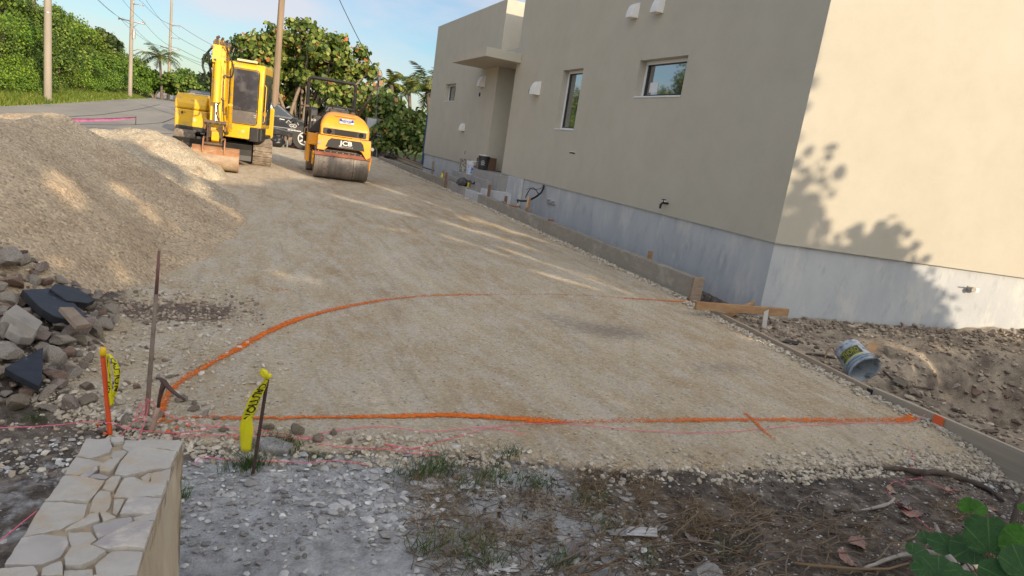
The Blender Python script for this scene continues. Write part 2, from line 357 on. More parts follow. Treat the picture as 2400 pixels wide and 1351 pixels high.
# road : concrete coloured asphalt lying 12 mm proud of the ground
far=[(-8.3,-30),(-8.0,14),(-7.8,24),(-7.9,40),(-8.1,60),(-8.6,80),(-11,110),(-18,150)]
nea=[(-7.0,-30),(-6.3,10),(-5.6,16),(-4.7,20),(-3.4,22.6),(-1.6,25),(.2,28.5),(1.3,33),(1.0,50),(.2,80),(-2,110),(-9,150)]
def pl(pts,y): return np.interp(y,[p[1] for p in pts],[p[0] for p in pts])
ry=grid_lines([(-30,10,4),(10,40,.4),(40,80,1.5),(80,150,5)]); V=[];
for y in ry:
    a,b2=pl(far,y),pl(nea,y)
    for k in range(13):
        x=a+(b2-a)*k/12; V.append((x,y,0))
V=np.array(V); V[:,2]=zt(V[:,0],V[:,1],False)+.012+.0*V[:,0]
i=(np.arange(12)[None,:]+np.arange(len(ry)-1)[:,None]*13).ravel()
m,t,b=newmat('road_surface'); v=coords(t)
r=ramp(t,[(.35,(.31,.285,.25)),(.65,(.25,.235,.21))]); t.links.new(noise(t,coords(t,(1,.2,1)),.9,8,.65),r.inputs[0]); c=r.outputs[0]
r=ramp(t,[(.3,.75),(.7,1.15)]); t.links.new(noise(t,v,60,4,.7),r.inputs[0]); c=mixc(t,.7,c,r.outputs[0],'MULTIPLY')
r=ramp(t,[(.60,0),(.66,.55)]); t.links.new(noise(t,coords(t,(1,.12,1)),.55,6,.6),r.inputs[0]); c=mixc(t,r.outputs[0],c,(.18,.17,.16))
t.links.new(c,b.inputs['Base Color']); b.inputs['Roughness'].default_value=.9; bump(t,b,noise(t,v,60,4,.7),.4,.006)
road=fast('road',V,np.stack([i,i+1,i+14,i+13],1),m,smooth=True); tag(road,kind='structure')
# joints / tar seams of the road
mb=MB()
for off in (.28,.52,.8):
    pts=[]
    for y in np.arange(14,60,1.5):
        a,b2=pl(far,y),pl(nea,y); x=a+(b2-a)*off+.05*math.sin(y*.25+off*9); pts.append((x,y))
    for p,q in zip(pts[:-1],pts[1:]):
        z0=Z(*p)+.017;z1=Z(*q)+.017
        mb.add([(p[0]-.035,p[1],z0),(p[0]+.035,p[1],z0),(q[0]+.035,q[1],z1),(q[0]-.035,q[1],z1)],[(0,1,2,3)])
tag(mb.build('road_seam',mat('tar',(.05,.05,.05),.9)),kind='structure')

# ---------------------------------------------------------------- sprayed orange marking lines
m,t,b=newmat('orange_spray'); v=coords(t)
a=N(t,'ShaderNodeAttribute',attribute_name='mask'); s_=N(t,'ShaderNodeSeparateColor'); t.links.new(a.outputs['Color'],s_.inputs[0])
q=N(t,'ShaderNodeMath',operation='MULTIPLY_ADD'); t.links.new(noise(t,v,55,6,.75),q.inputs[0]); q.inputs[1].default_value=2.3; t.links.new(s_.outputs[0],q.inputs[2])
r=ramp(t,[(.98,0),(1.0,1)]); 
q2=N(t,'ShaderNodeMath',operation='MULTIPLY'); t.links.new(q.outputs[0],q2.inputs[0]); q2.inputs[1].default_value=.45
r=ramp(t,[(.70,0),(.90,1)]); t.links.new(q2.outputs[0],r.inputs[0]); t.links.new(r.outputs[0],b.inputs['Alpha'])
r=ramp(t,[(.3,(.95,.16,.012)),(.7,(1.,.28,.05))]); t.links.new(noise(t,v,30),r.inputs[0]); gm=mixc(t,.55,r.outputs[0],(1,1,1)); g3=ramp(t,[(.35,.55),(.6,1.)]); t.links.new(noise(t,v,45,8,.8),g3.inputs[0]); t.links.new(mixc(t,.8,r.outputs[0],g3.outputs[0],'MULTIPLY'),b.inputs['Base Color'])
b.inputs['Roughness'].default_value=.95; b.inputs['Specular IOR Level'].default_value=.1; bump(t,b,noise(t,v,34,9,.75),1.,.02)
SPRAY=m
def spray(name,pix,w0,w1,dens=1.,dz=.006,dust=True):
    if dust: spray(name,[(p[0],p[1],(p[2] if len(p)>2 else 1)*.26+.12) for p in pix],w0*2.3,w1*2.3,dens,.0045,False)
    P=[on(*p[:2]) for p in pix]; W=[p[2] if len(p)>2 else None for p in pix]
    cx=[];dn=[]
    tot=0;S_=[0]
    for a,b3 in zip(P[:-1],P[1:]): tot+=np.linalg.norm(b3-a); S_.append(tot)
    s=np.arange(0,tot,.02); X=np.interp(s,S_,[p[0] for p in P]); Y=np.interp(s,S_,[p[1] for p in P])
    D=.84*np.interp(s,S_,[(w if w is not None else dens) for w in W])
    X=np.convolve(np.pad(X,6,'edge'),np.ones(13)/13,'valid');Y=np.convolve(np.pad(Y,6,'edge'),np.ones(13)/13,'valid')
    dx=np.gradient(X);dy=np.gradient(Y);l=np.hypot(dx,dy)+1e-9;nx_,ny_=-dy/l,dx/l
    ww=np.interp(s,[0,tot],[w0,w1])*(.8+.5*vn(s*3,s*0,5))
    K=7;V=[];A=[]
    for k in range(K):
        u=k/(K-1)*2-1; x=X+nx_*ww*u; y=Y+ny_*ww*u
        V.append(np.stack([x,y,zt(x,y)+dz],1)); e=(1-abs(u)**1.5)*D*(.75+.5*vn(s*1.7,s*0,9))
        A.append(np.stack([e,e,e,e*0+1],1))
    V=np.concatenate(V);A=np.concatenate(A);n=len(s)
    i=(np.arange(n-1)[None,:]+np.arange(K-1)[:,None]*n).ravel()
    o=fast(name,V,np.stack([i,i+1,i+n+1,i+n],1),SPRAY,smooth=True,attrs={'mask':A}); tag(o,kind='structure'); return o
spray('paint_line',[(370,1005,.9),(378,950,.9),(400,915,.9),(430,890,.95),(500,850,.95),(570,812,1.),(630,778,.9),(700,748,.95),(800,722,.8),(900,704,.7),(980,695,.75),(1060,692,.7),(1180,692,.65),(1300,691,.65),(1400,695,.7),(1500,702,.75),(1580,708,.8),(1640,717,.9)],.055,.05)
spray('paint_line',[(370,1000,.8),(430,985,.6),(470,972,.8),(505,982,.9),(560,983,1),(700,980,1),(900,978,1.),(1060,975,1.1),(1180,981,1.0),(1290,990,.9),(1330,991,.6),(1450,988,.58),(1580,988,.65),(1640,986,.9),(1740,986,.85),(1850,985,.8),(1980,988,.78),(2060,986,1.),(2130,986,1.15),(2165,978,1)],.036,.075)
spray('paint_line',[(1742,965,.9),(1770,992,.9),(1800,1020,.8),(1828,1043,.6)],.03,.028)
spray('paint_line',[(630,681,.5),(660,680,.6),(710,683,.4)],.05,.05)

# ---------------------------------------------------------------- stones
def ico(sub):
    import bmesh
    b=bmesh.new(); bmesh.ops.create_icosphere(b,subdivisions=sub,radius=1); 
    v=np.array([x.co[:] for x in b.verts]); f=np.array([[y.index for y in x.verts] for x in b.faces]); b.free(); return v,f
ICO={k:ico(k) for k in (1,2,3,4)}
def rock_shape(seed,sub=3,planes=10,rough=.06,lo=.55,hi=.9,sq=(1,1,1)):
    rg=np.random.RandomState(seed); v,f=ICO[sub]; v=v.copy()
    for _ in range(planes):
        n=rg.normal(size=3); n/=np.linalg.norm(n); d=rg.uniform(lo,hi); k=np.maximum(0,v@n-d); v-=k[:,None]*n
    v*=(1+rough*(fbm(v[:,0]*2+seed,v[:,1]*2+v[:,2]*1.7,seed)-.5)*2)[:,None]
    v*=(1+rough*.35*(fbm(v[:,0]*8+seed,v[:,1]*8+v[:,2]*6,seed+5)-.5)*2)[:,None]
    return v*np.array(sq),f
def rotmats(rg,n,tilt=1.):
    q=rg.normal(size=(n,4)); q/=np.linalg.norm(q,axis=1)[:,None]; w_,x,y,z=q.T
    return np.stack([np.stack([1-2*(y*y+z*z),2*(x*y-z*w_),2*(x*z+y*w_)],1),np.stack([2*(x*y+z*w_),1-2*(x*x+z*z),2*(y*z-x*w_)],1),np.stack([2*(x*z-y*w_),2*(y*z+x*w_),1-2*(x*x+y*y)],1)],1)
def pebbles(name,P,sz,m,seed=1,sub=1,flat=.7,kinds=8):
    rg=np.random.RandomState(seed); P=np.asarray(P);sz=np.asarray(sz);VV=[];FF=[];o=0
    k=rg.randint(0,kinds,len(P))
    for q in range(kinds):
        idx=np.where(k==q)[0]
        if not len(idx): continue
        v,f=rock_shape(seed*50+q,sub,6,.12,.5,.85,(1,.75,.6)); Rm=rotmats(rg,len(idx))
        vv=np.einsum('nij,kj->nki',Rm,v)*sz[idx][:,None,None]; vv[:,:,2]*=flat; vv+=P[idx][:,None,:]
        ff=f[None]+(np.arange(len(idx))*len(v))[:,None,None]+o; VV.append(vv.reshape(-1,3));FF.append(ff.reshape(-1,3));o+=len(v)*len(idx)
    ob=fast(name,np.concatenate(VV),np.concatenate(FF),m); return ob
def stonemat(name,stops,sc=14):
    m,t,b=newmat(name); g=t.nodes.new('ShaderNodeNewGeometry'); r=ramp(t,stops); t.links.new(g.outputs['Random Per Island'],r.inputs[0])
    v=coords(t); r2=ramp(t,[(.3,.6),(.7,1.25)]); t.links.new(noise(t,v,sc,7,.7),r2.inputs[0]); c=mixc(t,.75,r.outputs[0],r2.outputs[0],'MULTIPLY')
    t.links.new(c,b.inputs['Base Color']); b.inputs['Roughness'].default_value=.92; b.inputs['Specular IOR Level'].default_value=.2; bump(t,b,noise(t,v,sc*2,6,.7),.6,.01); return m
MARL=stonemat('marl_pebbles',[(0,(.36,.31,.24)),(.5,(.50,.44,.35)),(1,(.60,.55,.47))])
CHIP=stonemat('stone_chips',[(0,(.17,.16,.155)),(.35,(.3,.29,.28)),(.7,(.46,.46,.45)),(1,(.68,.68,.67))])
BROWNP=stonemat('brown_pebbles',[(0,(.16,.12,.10)),(.5,(.31,.25,.19)),(1,(.50,.43,.34))])
rg=np.random.RandomState(4)
def scat(n,x0,x1,y0,y1,f,smin,smax,pw=2.5,sink=.25):
    x=rg.uniform(x0,x1,n);y=rg.uniform(y0,y1,n);k=rg.uniform(0,1,n)<f(x,y);x,y=x[k],y[k]
    s=smin+(smax-smin)*rg.uniform(0,1,len(x))**pw
    return np.stack([x,y,zt(x,y)+s*sink],1),s
# loose marl along the pad's front edge
ey=lambda x,y: np.exp(-((y-edge_y(x)+.03)/.13)**2)*(pad_mask(x,y+.02)>.02)
P,s=scat(60000,-.9,4.9,2.1,3.9,lambda x,y:ey(x,y)*(.3+.9*(vn(x*2.6,y*0+3,8)>.38)),.004,.026,2.2); P1,s1=P,s
P,s=scat(30000,-.6,5.2,2.4,9,lambda x,y:pad_mask(x,y)*.5*(fbm(x*1.5,y*.9,77)>.42),.003,.010,2); P1=np.concatenate([P1,P]);s1=np.concatenate([s1,s])
def alongb(n,y0,y1):
    y=rg.uniform(y0,y1,n); x=np.where(y<6.5,board_x(y),5.33)-np.abs(rg.normal(0,.07,n))-.01; s=rg.uniform(0,1,n)**2*.03+.006; return np.stack([x,y,zt(x,y)+s*.3],1),s
P,s=alongb(1500,1.9,6.5); P1=np.concatenate([P1,P]);s1=np.concatenate([s1,s])
P,s=alongb(4500,6.6,27); s*=1.2; P1=np.concatenate([P1,P]);s1=np.concatenate([s1,s])
P,s=scat(4200,-1.1,.5,3.0,6.3,lambda x,y:sst(.5,-.2,x)*(fbm(x*2,y*2,91)>.46)*(np.exp(-((x+.35)/.42)**2-((y-5.45)/.33)**2)<.25),.004,.028,3.5); P1=np.concatenate([P1,P]);s1=np.concatenate([s1,s])
tag(pebbles('loose_marl_gravel',P1,s1,MARL,3),kind='stuff')
# chips of the foreground
P,s=scat(26000,-1.6,2.2,1.3,3.3,lambda x,y:(1-pad_mask(x,y))*(.12+.6*(fbm(x*2.4,y*2.4,81)>.47))*(1-.6*sst(1.1,2.2,x))*(.18+.82*np.maximum(sst(-.5,-.1,x),sst(2.9,3.1,y))),.003,.023,3.4)
P2,s2=scat(9000,1.5,5,1.2,2.7,lambda x,y:(1-pad_mask(x,y))*.45,.003,.014,2.6)
P3,s3=scat(1000,4.0,4.85,1.7,2.6,lambda x,y:(fbm(x*4,y*4,5)>.48)*.8,.005,.028,3)
tag(pebbles('stone_chips',np.concatenate([P,P2,P3]),np.concatenate([s,s2,s3]),CHIP,5,flat=.45),kind='stuff')
P,s=scat(2600,-.95,.3,4.95,5.9,lambda x,y:np.exp(-((x+.33)/.5)**2-((y-5.42)/.36)**2),.004,.030,2.6); tag(pebbles('hollow_rubble',P,s,BROWNP,9),kind='stuff')
P,s=scat(16000,4.9,10,2.2,6.3,lambda x,y:(x>board_x(y)+.05)*(y<6.15-(x-6.1)*.33)*(.25+.75*np.exp(-((6.0-y-(x-6.1)*.33)/.35)**2)),.005,.034,2.6)
P_,s_=scat(2200,4.9,10,2.2,6.3,lambda x,y:(x>board_x(y)+.08)*(y<6.1-(x-6.1)*.33)*(fbm(x*1.4,y*1.4,33)>.42),.02,.06,2.2)
tag(pebbles('brown_gravel',np.concatenate([P,P_]),np.concatenate([s,s_]),BROWNP,6,sub=2,flat=.6),kind='stuff')
# ---------------------------------------------------------------- gravel piles
def pile(name,ridge,x0,x1,y0,y1,st,m,seed,label,jag=.03,pw=1.2):
    gx=np.arange(x0,x1+st,st);gy=np.arange(y0,y1+st,st);X,Y=np.meshgrid(gx,gy); h=np.zeros_like(X)
    pts=[]
    for a,b3 in zip(ridge[:-1],ridge[1:]):
        for k in range(24): u=k/24; pts.append([a[i]*(1-u)+b3[i]*u for i in range(4)])
    pts.append(ridge[-1])
    wob=1+.16*(fbm(X*.9,Y*.9,seed)-.5)*2
    for px_,py_,hh,R in pts:
        d=np.hypot(X-px_,Y-py_); d=np.sqrt(d*d+.03)-.17; d=np.clip(d*wob/R,0,1); h=np.maximum(h,hh*(1-d)**pw)
    edge=sst(0,.12,h)
    h=h+edge*(jag*(fbm(X*3,Y*3,seed+3,4)-.5)*2+jag*.55*(fbm(X*11,Y*11,seed+4,5)-.5)*2)+edge*.03*(fbm(X*1.2+Y*.8,Y*4-X*3,seed+9)-.5)*2
    Zt=zt(X,Y,False); z=Zt+h-.035*(1-sst(0,.08,h)); nx_=len(gx)
    keep=h>.004
    i=(np.arange(nx_-1)[None,:]+np.arange(len(gy)-1)[:,None]*nx_)
    kk=(keep[:-1,:-1]|keep[1:,:-1]|keep[:-1,1:]|keep[1:,1:]); i=i[kk]
    FC=np.stack([i,i+1,i+nx_+1,i+nx_],1); V=np.stack([X.ravel(),Y.ravel(),z.ravel()],1)
    u,inv=np.unique(FC.ravel(),return_inverse=True); V=V[u]; FC=inv.reshape(-1,4)
    o=fast(name,V,FC,m,smooth=True); tag(o,label,'gravel pile')
    PILES.append((gx,gy,np.where(h>.004,z,-9),h)); return (gx,gy,z,h)
def gravelmat(name,a,b_,c_,stain=None):
    m,t,b=newmat(name); v=coords(t)
    r=ramp(t,[(.34,a),(.5,b_),(.68,c_)]); t.links.new(noise(t,v,1.4,9,.66),r.inputs[0]); c=r.outputs[0]
    vo=N(t,'ShaderNodeTexVoronoi'); vo.inputs['Scale'].default_value=52; t.links.new(v,vo.inputs['Vector']); s=N(t,'ShaderNodeSeparateColor'); t.links.new(vo.outputs['Color'],s.inputs[0])
    r=ramp(t,[(0,.5),(.3,.88),(.8,1.08),(1,1.4)]); t.links.new(s.outputs[0],r.inputs[0]); c=mixc(t,.8,c,r.outputs[0],'MULTIPLY')
    if stain:
        r=ramp(t,[(.56,0),(.66,.8)]); t.links.new(noise(t,v,2.4,8,.7),r.inputs[0]); c=mixc(t,r.outputs[0],c,stain)
    t.links.new(c,b.inputs['Base Color']); b.inputs['Roughness'].default_value=.95; b.inputs['Specular IOR Level'].default_value=.15
    h=N(t,'ShaderNodeMath',operation='MULTIPLY_ADD'); t.links.new(vo.outputs['Distance'],h.inputs[0]); h.inputs[1].default_value=-.6; t.links.new(noise(t,v,30,8,.7),h.inputs[2])
    bump(t,b,h.outputs[0],.8,.02); return m
G1=gravelmat('crushed_rock_fines',(.57,.46,.32),(.49,.385,.265),(.40,.30,.20)); G2=gravelmat('sandy_marl',(.50,.43,.32),(.45,.38,.28),(.40,.33,.24)); G3=gravelmat('sandy_marl_brown',(.50,.43,.32),(.45,.38,.28),(.33,.25,.17),(.26,.17,.10))
PL=[pile('gravel_pile',[(-3.9,11.2,.72,1.8),(-2.02,9.6,1.10,2.0),(-2.4,7.9,.74,2.2),(-3.2,6.5,.78,2.45),(-6,6.0,.78,2.4)],-8,.3,3.6,13.5,.035,G1,3,'biggest gravel pile, grey-tan crushed rock heaped between the rubble and the street'),
    pile('gravel_pile',[(-2.6,12.3,.7,1.5),(-1.85,11.9,.82,1.75),(-1.25,11.2,.55,1.3)],-4.5,.6,9.3,14.2,.04,G2,13,'middle pile of pale sandy marl, behind the biggest gravel pile'),
    pile('gravel_pile',[(-2.1,15.2,.62,1.1),(-1.55,14.8,.70,1.15),(-1.15,14.5,.5,.95)],-3.6,.3,13,16.8,.04,G3,23,'farthest small pale pile with brown stains, beside the excavator bucket',.05,.8)]
PILEP=stonemat('pile_pebbles',[(0,(.38,.30,.21)),(.5,(.49,.39,.28)),(1,(.60,.50,.37))])
for q,(gx_,gy_,z_,h_) in enumerate(PL):
    n=[17000,5000,5000][q]; rg=np.random.RandomState(q); x=rg.uniform(gx_[0],gx_[-1]-.05,n);y=rg.uniform(gy_[0],gy_[-1]-.05,n)
    ix=((x-gx_[0])/(gx_[1]-gx_[0])).astype(int);iy=((y-gy_[0])/(gy_[1]-gy_[0])).astype(int)
    k=(h_[iy,ix]>.05)&(rg.uniform(0,1,n)<(.15+.85*(fbm(x*1.6,y*1.6,q)>.46))*(1-.6*np.clip(h_[iy,ix],0,1))); s=.003+.019*rg.uniform(0,1,n)**3*(1.3-np.clip(h_[iy,ix],0,1))
    P=np.stack([x,y,z_[iy,ix]+s*.2],1)[k]; tag(pebbles('pile_gravel',P,s[k],[PILEP,MARL,MARL][q],30+q),kind='stuff')
# pebble mix of the big pile is greyish
# ---------------------------------------------------------------- rubble heap stones
def rockmat(name,a,b_,c_,spot=None):
    m,t,b=newmat(name); v=coords(t)
    r=ramp(t,[(.33,a),(.52,b_),(.7,c_)]); t.links.new(noise(t,v,3.2,10,.7),r.inputs[0]); c=r.outputs[0]
    r=ramp(t,[(.35,.5),(.7,1.35)]); t.links.new(noise(t,v,13,9,.8),r.inputs[0]); c=mixc(t,.85,c,r.outputs[0],'MULTIPLY')
    if spot:
        r=ramp(t,[(.58,0),(.64,1)]); t.links.new(noise(t,v,7,8,.7),r.inputs[0]); c=mixc(t,r.outputs[0],c,spot)
    t.links.new(c,b.inputs['Base Color']); b.inputs['Roughness'].default_value=.92; b.inputs['Specular IOR Level'].default_value=.25
    bump(t,b,noise(t,v,7,10,.78),.8,.05); return m
RG=rockmat('grey_rock',(.42,.37,.32),(.50,.44,.375),(.33,.29,.25),(.60,.55,.49)); RB=rockmat('brown_rock',(.42,.29,.22),(.34,.24,.19),(.48,.36,.27),(.54,.45,.37)); RP=rockmat('pale_rock',(.42,.36,.28),(.36,.30,.23),(.48,.43,.35))
RL=rockmat('white_rock',(.50,.49,.47),(.40,.39,.38),(.56,.55,.53)); RM=rockmat('mauve_rock',(.38,.30,.265),(.45,.365,.32),(.29,.24,.215),(.55,.48,.43))
ROCKV={}
rgk=np.random.RandomState(77)
def rockmesh(m,kind):
    k=(m.name,kind)
    if k not in ROCKV:
        sq=[(1,.8,.62),(1,.7,.75),(1,.9,.5),(1.15,.62,.6),(1,.85,.8),(1.3,.55,.5)][kind%6]
        v,f=rock_shape(kind*7+len(m.name),4,11,.13,.38,.74,sq)
        o=fast('rock',v,f,m,smooth=False); me=o.data; me.polygons.foreach_set('use_smooth',[True]*len(me.polygons))
        try: me.set_sharp_from_angle(angle=rad(32))
        except Exception: pass
        bpy.data.objects.remove(o); ROCKV[k]=me
    return ROCKV[k]
def rock(p,r,m,kind,label,group=None,name='rock',rot=None,cat='rock',sc=None):
    o=bpy.data.objects.new(name,rockmesh(m,kind)); COL.objects.link(o); o.location=p; o.scale=sc or (r,r,r)
    o.rotation_euler=rot or (rgk.uniform(-.5,.5),rgk.uniform(-.5,.5),rgk.uniform(0,6.28)); tag(o,label,cat,group); return o
RUB='broken stones in the rubble heap'
big=[(22,608,.19,RG,2,'largest flat-topped grey boulder high on the rubble heap at the left edge'),(34,657,.145,RB,0,'rounded reddish-tan boulder just below the largest grey boulder'),(96,628,.11,RM,3,'long mauve-grey stone at the top right shoulder of the rubble heap'),
(60,612,.085,RG,1,'grey block wedged between the largest boulder and the mauve stone'),(78,655,.075,RG,4,'angular grey stone lying above the black slabs'),(105,662,.08,RB,1,'squat brown stone touching the upper edge of the black slabs'),(18,700,.085,RG,4,'grey stone left of the large black slab'),
(52,703,.075,RB,4,'small brown block at the left corner of the large black slab'),(202,684,.075,RM,0,'mauve lump resting on the right black slab'),(229,690,.06,RG,1,'small dark grey cube of stone right of the black slabs'),(257,712,.06,RP,2,'pale stone with a flat lit top at the right tip of the rubble heap'),
(185,775,.15,RM,5,'long log-shaped mauve stone below the wood offcut'),(243,757,.09,RG,0,'grey-white stone at the end of the log-shaped stone'),(18,828,.14,RG,0,'big grey stone above the triangular black slab at the left edge'),(50,805,.09,RM,1,'pitted dark stone above the triangular slab'),
(125,835,.10,RG,4,'smooth grey boulder right of the triangular black slab'),(150,800,.10,RG,2,'broad grey block in the middle of the rubble heap'),(190,800,.075,RP,1,'pale wedge-shaped stone at the middle right of the rubble heap'),(40,945,.12,RP,2,'low pale pinkish stone at the foot of the rubble heap'),
(163,860,.07,RM,0,'dark rounded stone at the right foot of the rubble heap'),(110,920,.075,RG,3,'grey stone near the triangular slab tip'),(205,940,.07,RP,0,'pale block left of the orange stake'),(165,945,.075,RM,4,'dark stone left of the orange stake foot'),(30,905,.05,RB,5,'upright small brown stone under the triangular slab'),
(10,780,.10,RG,1,'grey stone on the left edge halfway down the rubble heap'),(75,775,.10,RG,0,'broad grey stone below the concrete block'),(95,790,.085,RM,4,'mauve stone right of the brown angle-shaped block')]
used=[]
for px_,py_,r_,m_,k_,lb in big:
    r_*=.74; d=r_*.45; p=on(px_,py_,d); rock(p,r_,m_,k_,lb,RUB); used.append((p[0],p[1],r_))
poly=[(-40,560),(20,575),(70,600),(130,640),(200,680),(262,705),(275,738),(262,775),(240,800),(215,835),(185,870),(150,915),(150,960),(-40,975)]
def inpoly(x,y,P):
    c=False;j=len(P)-1
    for i in range(len(P)):
        if (P[i][1]>y)!=(P[j][1]>y) and x<(P[j][0]-P[i][0])*(y-P[i][1])/(P[j][1]-P[i][1])+P[i][0]: c=not c
        j=i
    return c
lab={RG.name:('grey',RG),RB.name:('reddish-brown',RB),RM.name:('mauve-grey',RM),RP.name:('pale tan',RP)}
n=0;tries=0
while n<118 and tries<30000:
    tries+=1; x=rgk.uniform(-40,275);y=rgk.uniform(560,975)
    if not inpoly(x,y,poly): continue
    r_=(.062 if n<40 else .042 if n<85 else .024)*rgk.uniform(.75,1.25); p=on(x,y,r_*.35)
    if any((p[0]-a)**2+(p[1]-b3)**2<((r_+c3)*.62)**2 for a,b3,c3 in used): continue
    m_=[RG,RG,RM,RB,RP][rgk.randint(5)]; sz='large' if r_>.07 else 'middling' if r_>.042 else 'small'
    rock(p,r_,m_,rgk.randint(6),'%s %s broken stone lying among the others in the left rubble heap'%(sz,lab[m_.name][0]),RUB); used.append((p[0],p[1],r_)); n+=1
# second scatter: stones along foot of pile / in front of the pad corner
n=0;tries=0
poly2=[(150,840),(260,770),(330,790),(420,860),(470,960),(560,1000),(700,1030),(700,1060),(560,1045),(470,1020),(400,1010),(250,985),(140,960)]
while n<42 and tries<4000:
    tries+=1; x=rgk.uniform(140,700);y=rgk.uniform(770,1060)
    if not inpoly(x,y,poly2): continue
    r_=rgk.uniform(.012,.038)*(1.2 if y>930 else .8)
    p=on(x,y,r_*.25)
    if any((p[0]-a)**2+(p[1]-b3)**2<((r_+c3)*.8)**2 for a,b3,c3 in used): continue
    m_=[RP,RP,RG,RB][rgk.randint(4)]
    rock(p,r_,m_,rgk.randint(6),'%s lump of stone loose around the pad corner by the stakes'%({'grey_rock':'grey','brown_rock':'brown','pale_rock':'pale marl'}[m_.name]),'loose stones around the pad corner'); used.append((p[0],p[1],r_)); n+=1
for px_,py_,r_,lb in [(627,1000,.036,'round pale marl stone beside the black rebar and orange line'),(695,1008,.045,'pale marl stone right of the round one behind the black rebar'),(455,945,.022,'small pale stone on the pad inside the orange corner'),(205,905,.05,'tan marl boulder left of the orange rebar stake'),(240,1010,.03,'dark stone by the orange rebar foot'),(745,1025,.035,'tan lump near the orange line'),(780,1012,.028,'tan stone on the pad edge'),(820,1035,.025,'small tan stone at the pad edge')]:
    rock(on(px_,py_,r_*.4),r_,RP if 'dark' not in lb else RM,rgk.randint(6),lb,None)
# orange sprayed stones
SPR=mat('sprayed_stone',(.8,.12,.02),.85,(.55,.16,.08),9)
for i,(px_,py_,r_) in enumerate([(225,995,.02),(233,1004,.014),(196,981,.014),(130,1008,.011),(245,1017,.016),(395,1010,.02),(352,1012,.02),(415,1003,.018),(553,1027,.013),(440,998,.016)]):
    rock(on(px_,py_,r_*.4),r_,SPR,i%6,'small stone sprayed orange around the corner stakes','stones sprayed orange')
# white flat stone under the black rebar
def planar(pix,dz,flat=None):
    P=np.array([on(*p) for p in pix])
    if flat is None:
        A_=np.c_[P[:,0],P[:,1],np.ones(len(P))]; co=np.linalg.lstsq(A_,P[:,2],rcond=None)[0]
    else: co=np.array([0,0,P[:,2].mean()])
    co[2]+=dz; out=[]
    for p in pix:
        d=ray(*p); s=(co[0]*CP[0]+co[1]*CP[1]+co[2]-CP[2])/(d[2]-co[0]*d[0]-co[1]*d[1]); out.append(CP+d*s)
    nn=np.array([-co[0],-co[1],1.]); nn/=np.linalg.norm(nn); return out,nn
def slab(name,pix,dz,th,m,label,cat,flat=None,bevel=.004,parent=None,group=None):
    P,nn=planar(pix,dz,flat); c=np.mean(P,0); k=len(P)
    mb=MB(); mb.add([tuple(p-c) for p in P]+[tuple(p-c-nn*th) for p in P],[tuple(range(k)),tuple(range(k,2*k))[::-1]]+[(i,k+i,k+(i+1)%k,(i+1)%k) for i in range(k)])
    o=mb.build(name,m,bevel=bevel,loc=tuple(c)); 
    if label: tag(o,label,cat,group)
    return o
BLK=mat('black_granite',(.010,.012,.017),.5,(.022,.025,.032),14,dirt=(.16,.16,.17),dsc=22,dlo=.62,dhi=.78,bm=.25)
slab('stone_slab',[(53,679),(118,676),(166,702),(207,746),(178,757),(127,741),(95,722)],.09,.045,BLK,'large cracked black stone slab lying across the rubble heap','slab',bevel=.003)
slab('stone_slab',[(129,665),(175,673),(225,702),(207,711),(157,705),(118,677)],.12,.04,BLK,'smaller black stone slab overlapping the top right of the large one','slab',bevel=.003)
slab('stone_slab',[(101,814),(99,894),(91,905),(38,879),(11,862)],.08,.035,BLK,'triangular white-specked black slab low on the rubble heap','slab',bevel=.003)
WOLD=mat('weathered_wood',(.30,.235,.175),.85,(.22,.165,.12),6,stretch=(1,1,8),bsc=14,bm=.5,dirt=(.13,.09,.06),dsc=9,dlo=.62,dhi=.72)
WNEW=mat('fresh_pine',(.40,.25,.13),.8,(.29,.165,.08),5,stretch=(1,.25,3),bsc=20,dirt=(.12,.06,.03),dsc=8,dlo=.68,dhi=.74)
WGREY=mat('grey_form_board',(.38,.335,.265),.85,(.29,.25,.195),4,stretch=(1,.12,5),bsc=18,bm=.4,dirt=(.38,.34,.28),dsc=3,dlo=.58,dhi=.72)
slab('wood_offcut',[(140,720),(172,720),(212,759),(180,764)],.135,.025,WOLD,'short brown board offcut resting on the large black slab','board',bevel=.002)
CONC=mat('old_concrete',(.34,.31,.27),.9,(.27,.245,.215),5,bm=.7,bsc=40,dirt=(.2,.18,.16),dsc=6,dlo=.56,dhi=.7)
slab('concrete_block',[(12,731),(38,712),(101,755),(88,773)],.11,.07,CONC,'long tan concrete block with a mortar top, left part of the rubble heap','block',bevel=.006)
slab('concrete_block',[(18,772),(28,748),(46,750),(45,768),(88,782),(80,792),(50,790)],.10,.05,CONC,'broken angle-shaped brown block below the long concrete block','block',bevel=.005)
slab('flat_stone',[(592,1025),(640,1022),(690,1040),(668,1058),(610,1050)],.035,.05,RL,'flat whitish stone half buried right of the black rebar','rock',bevel=.01)
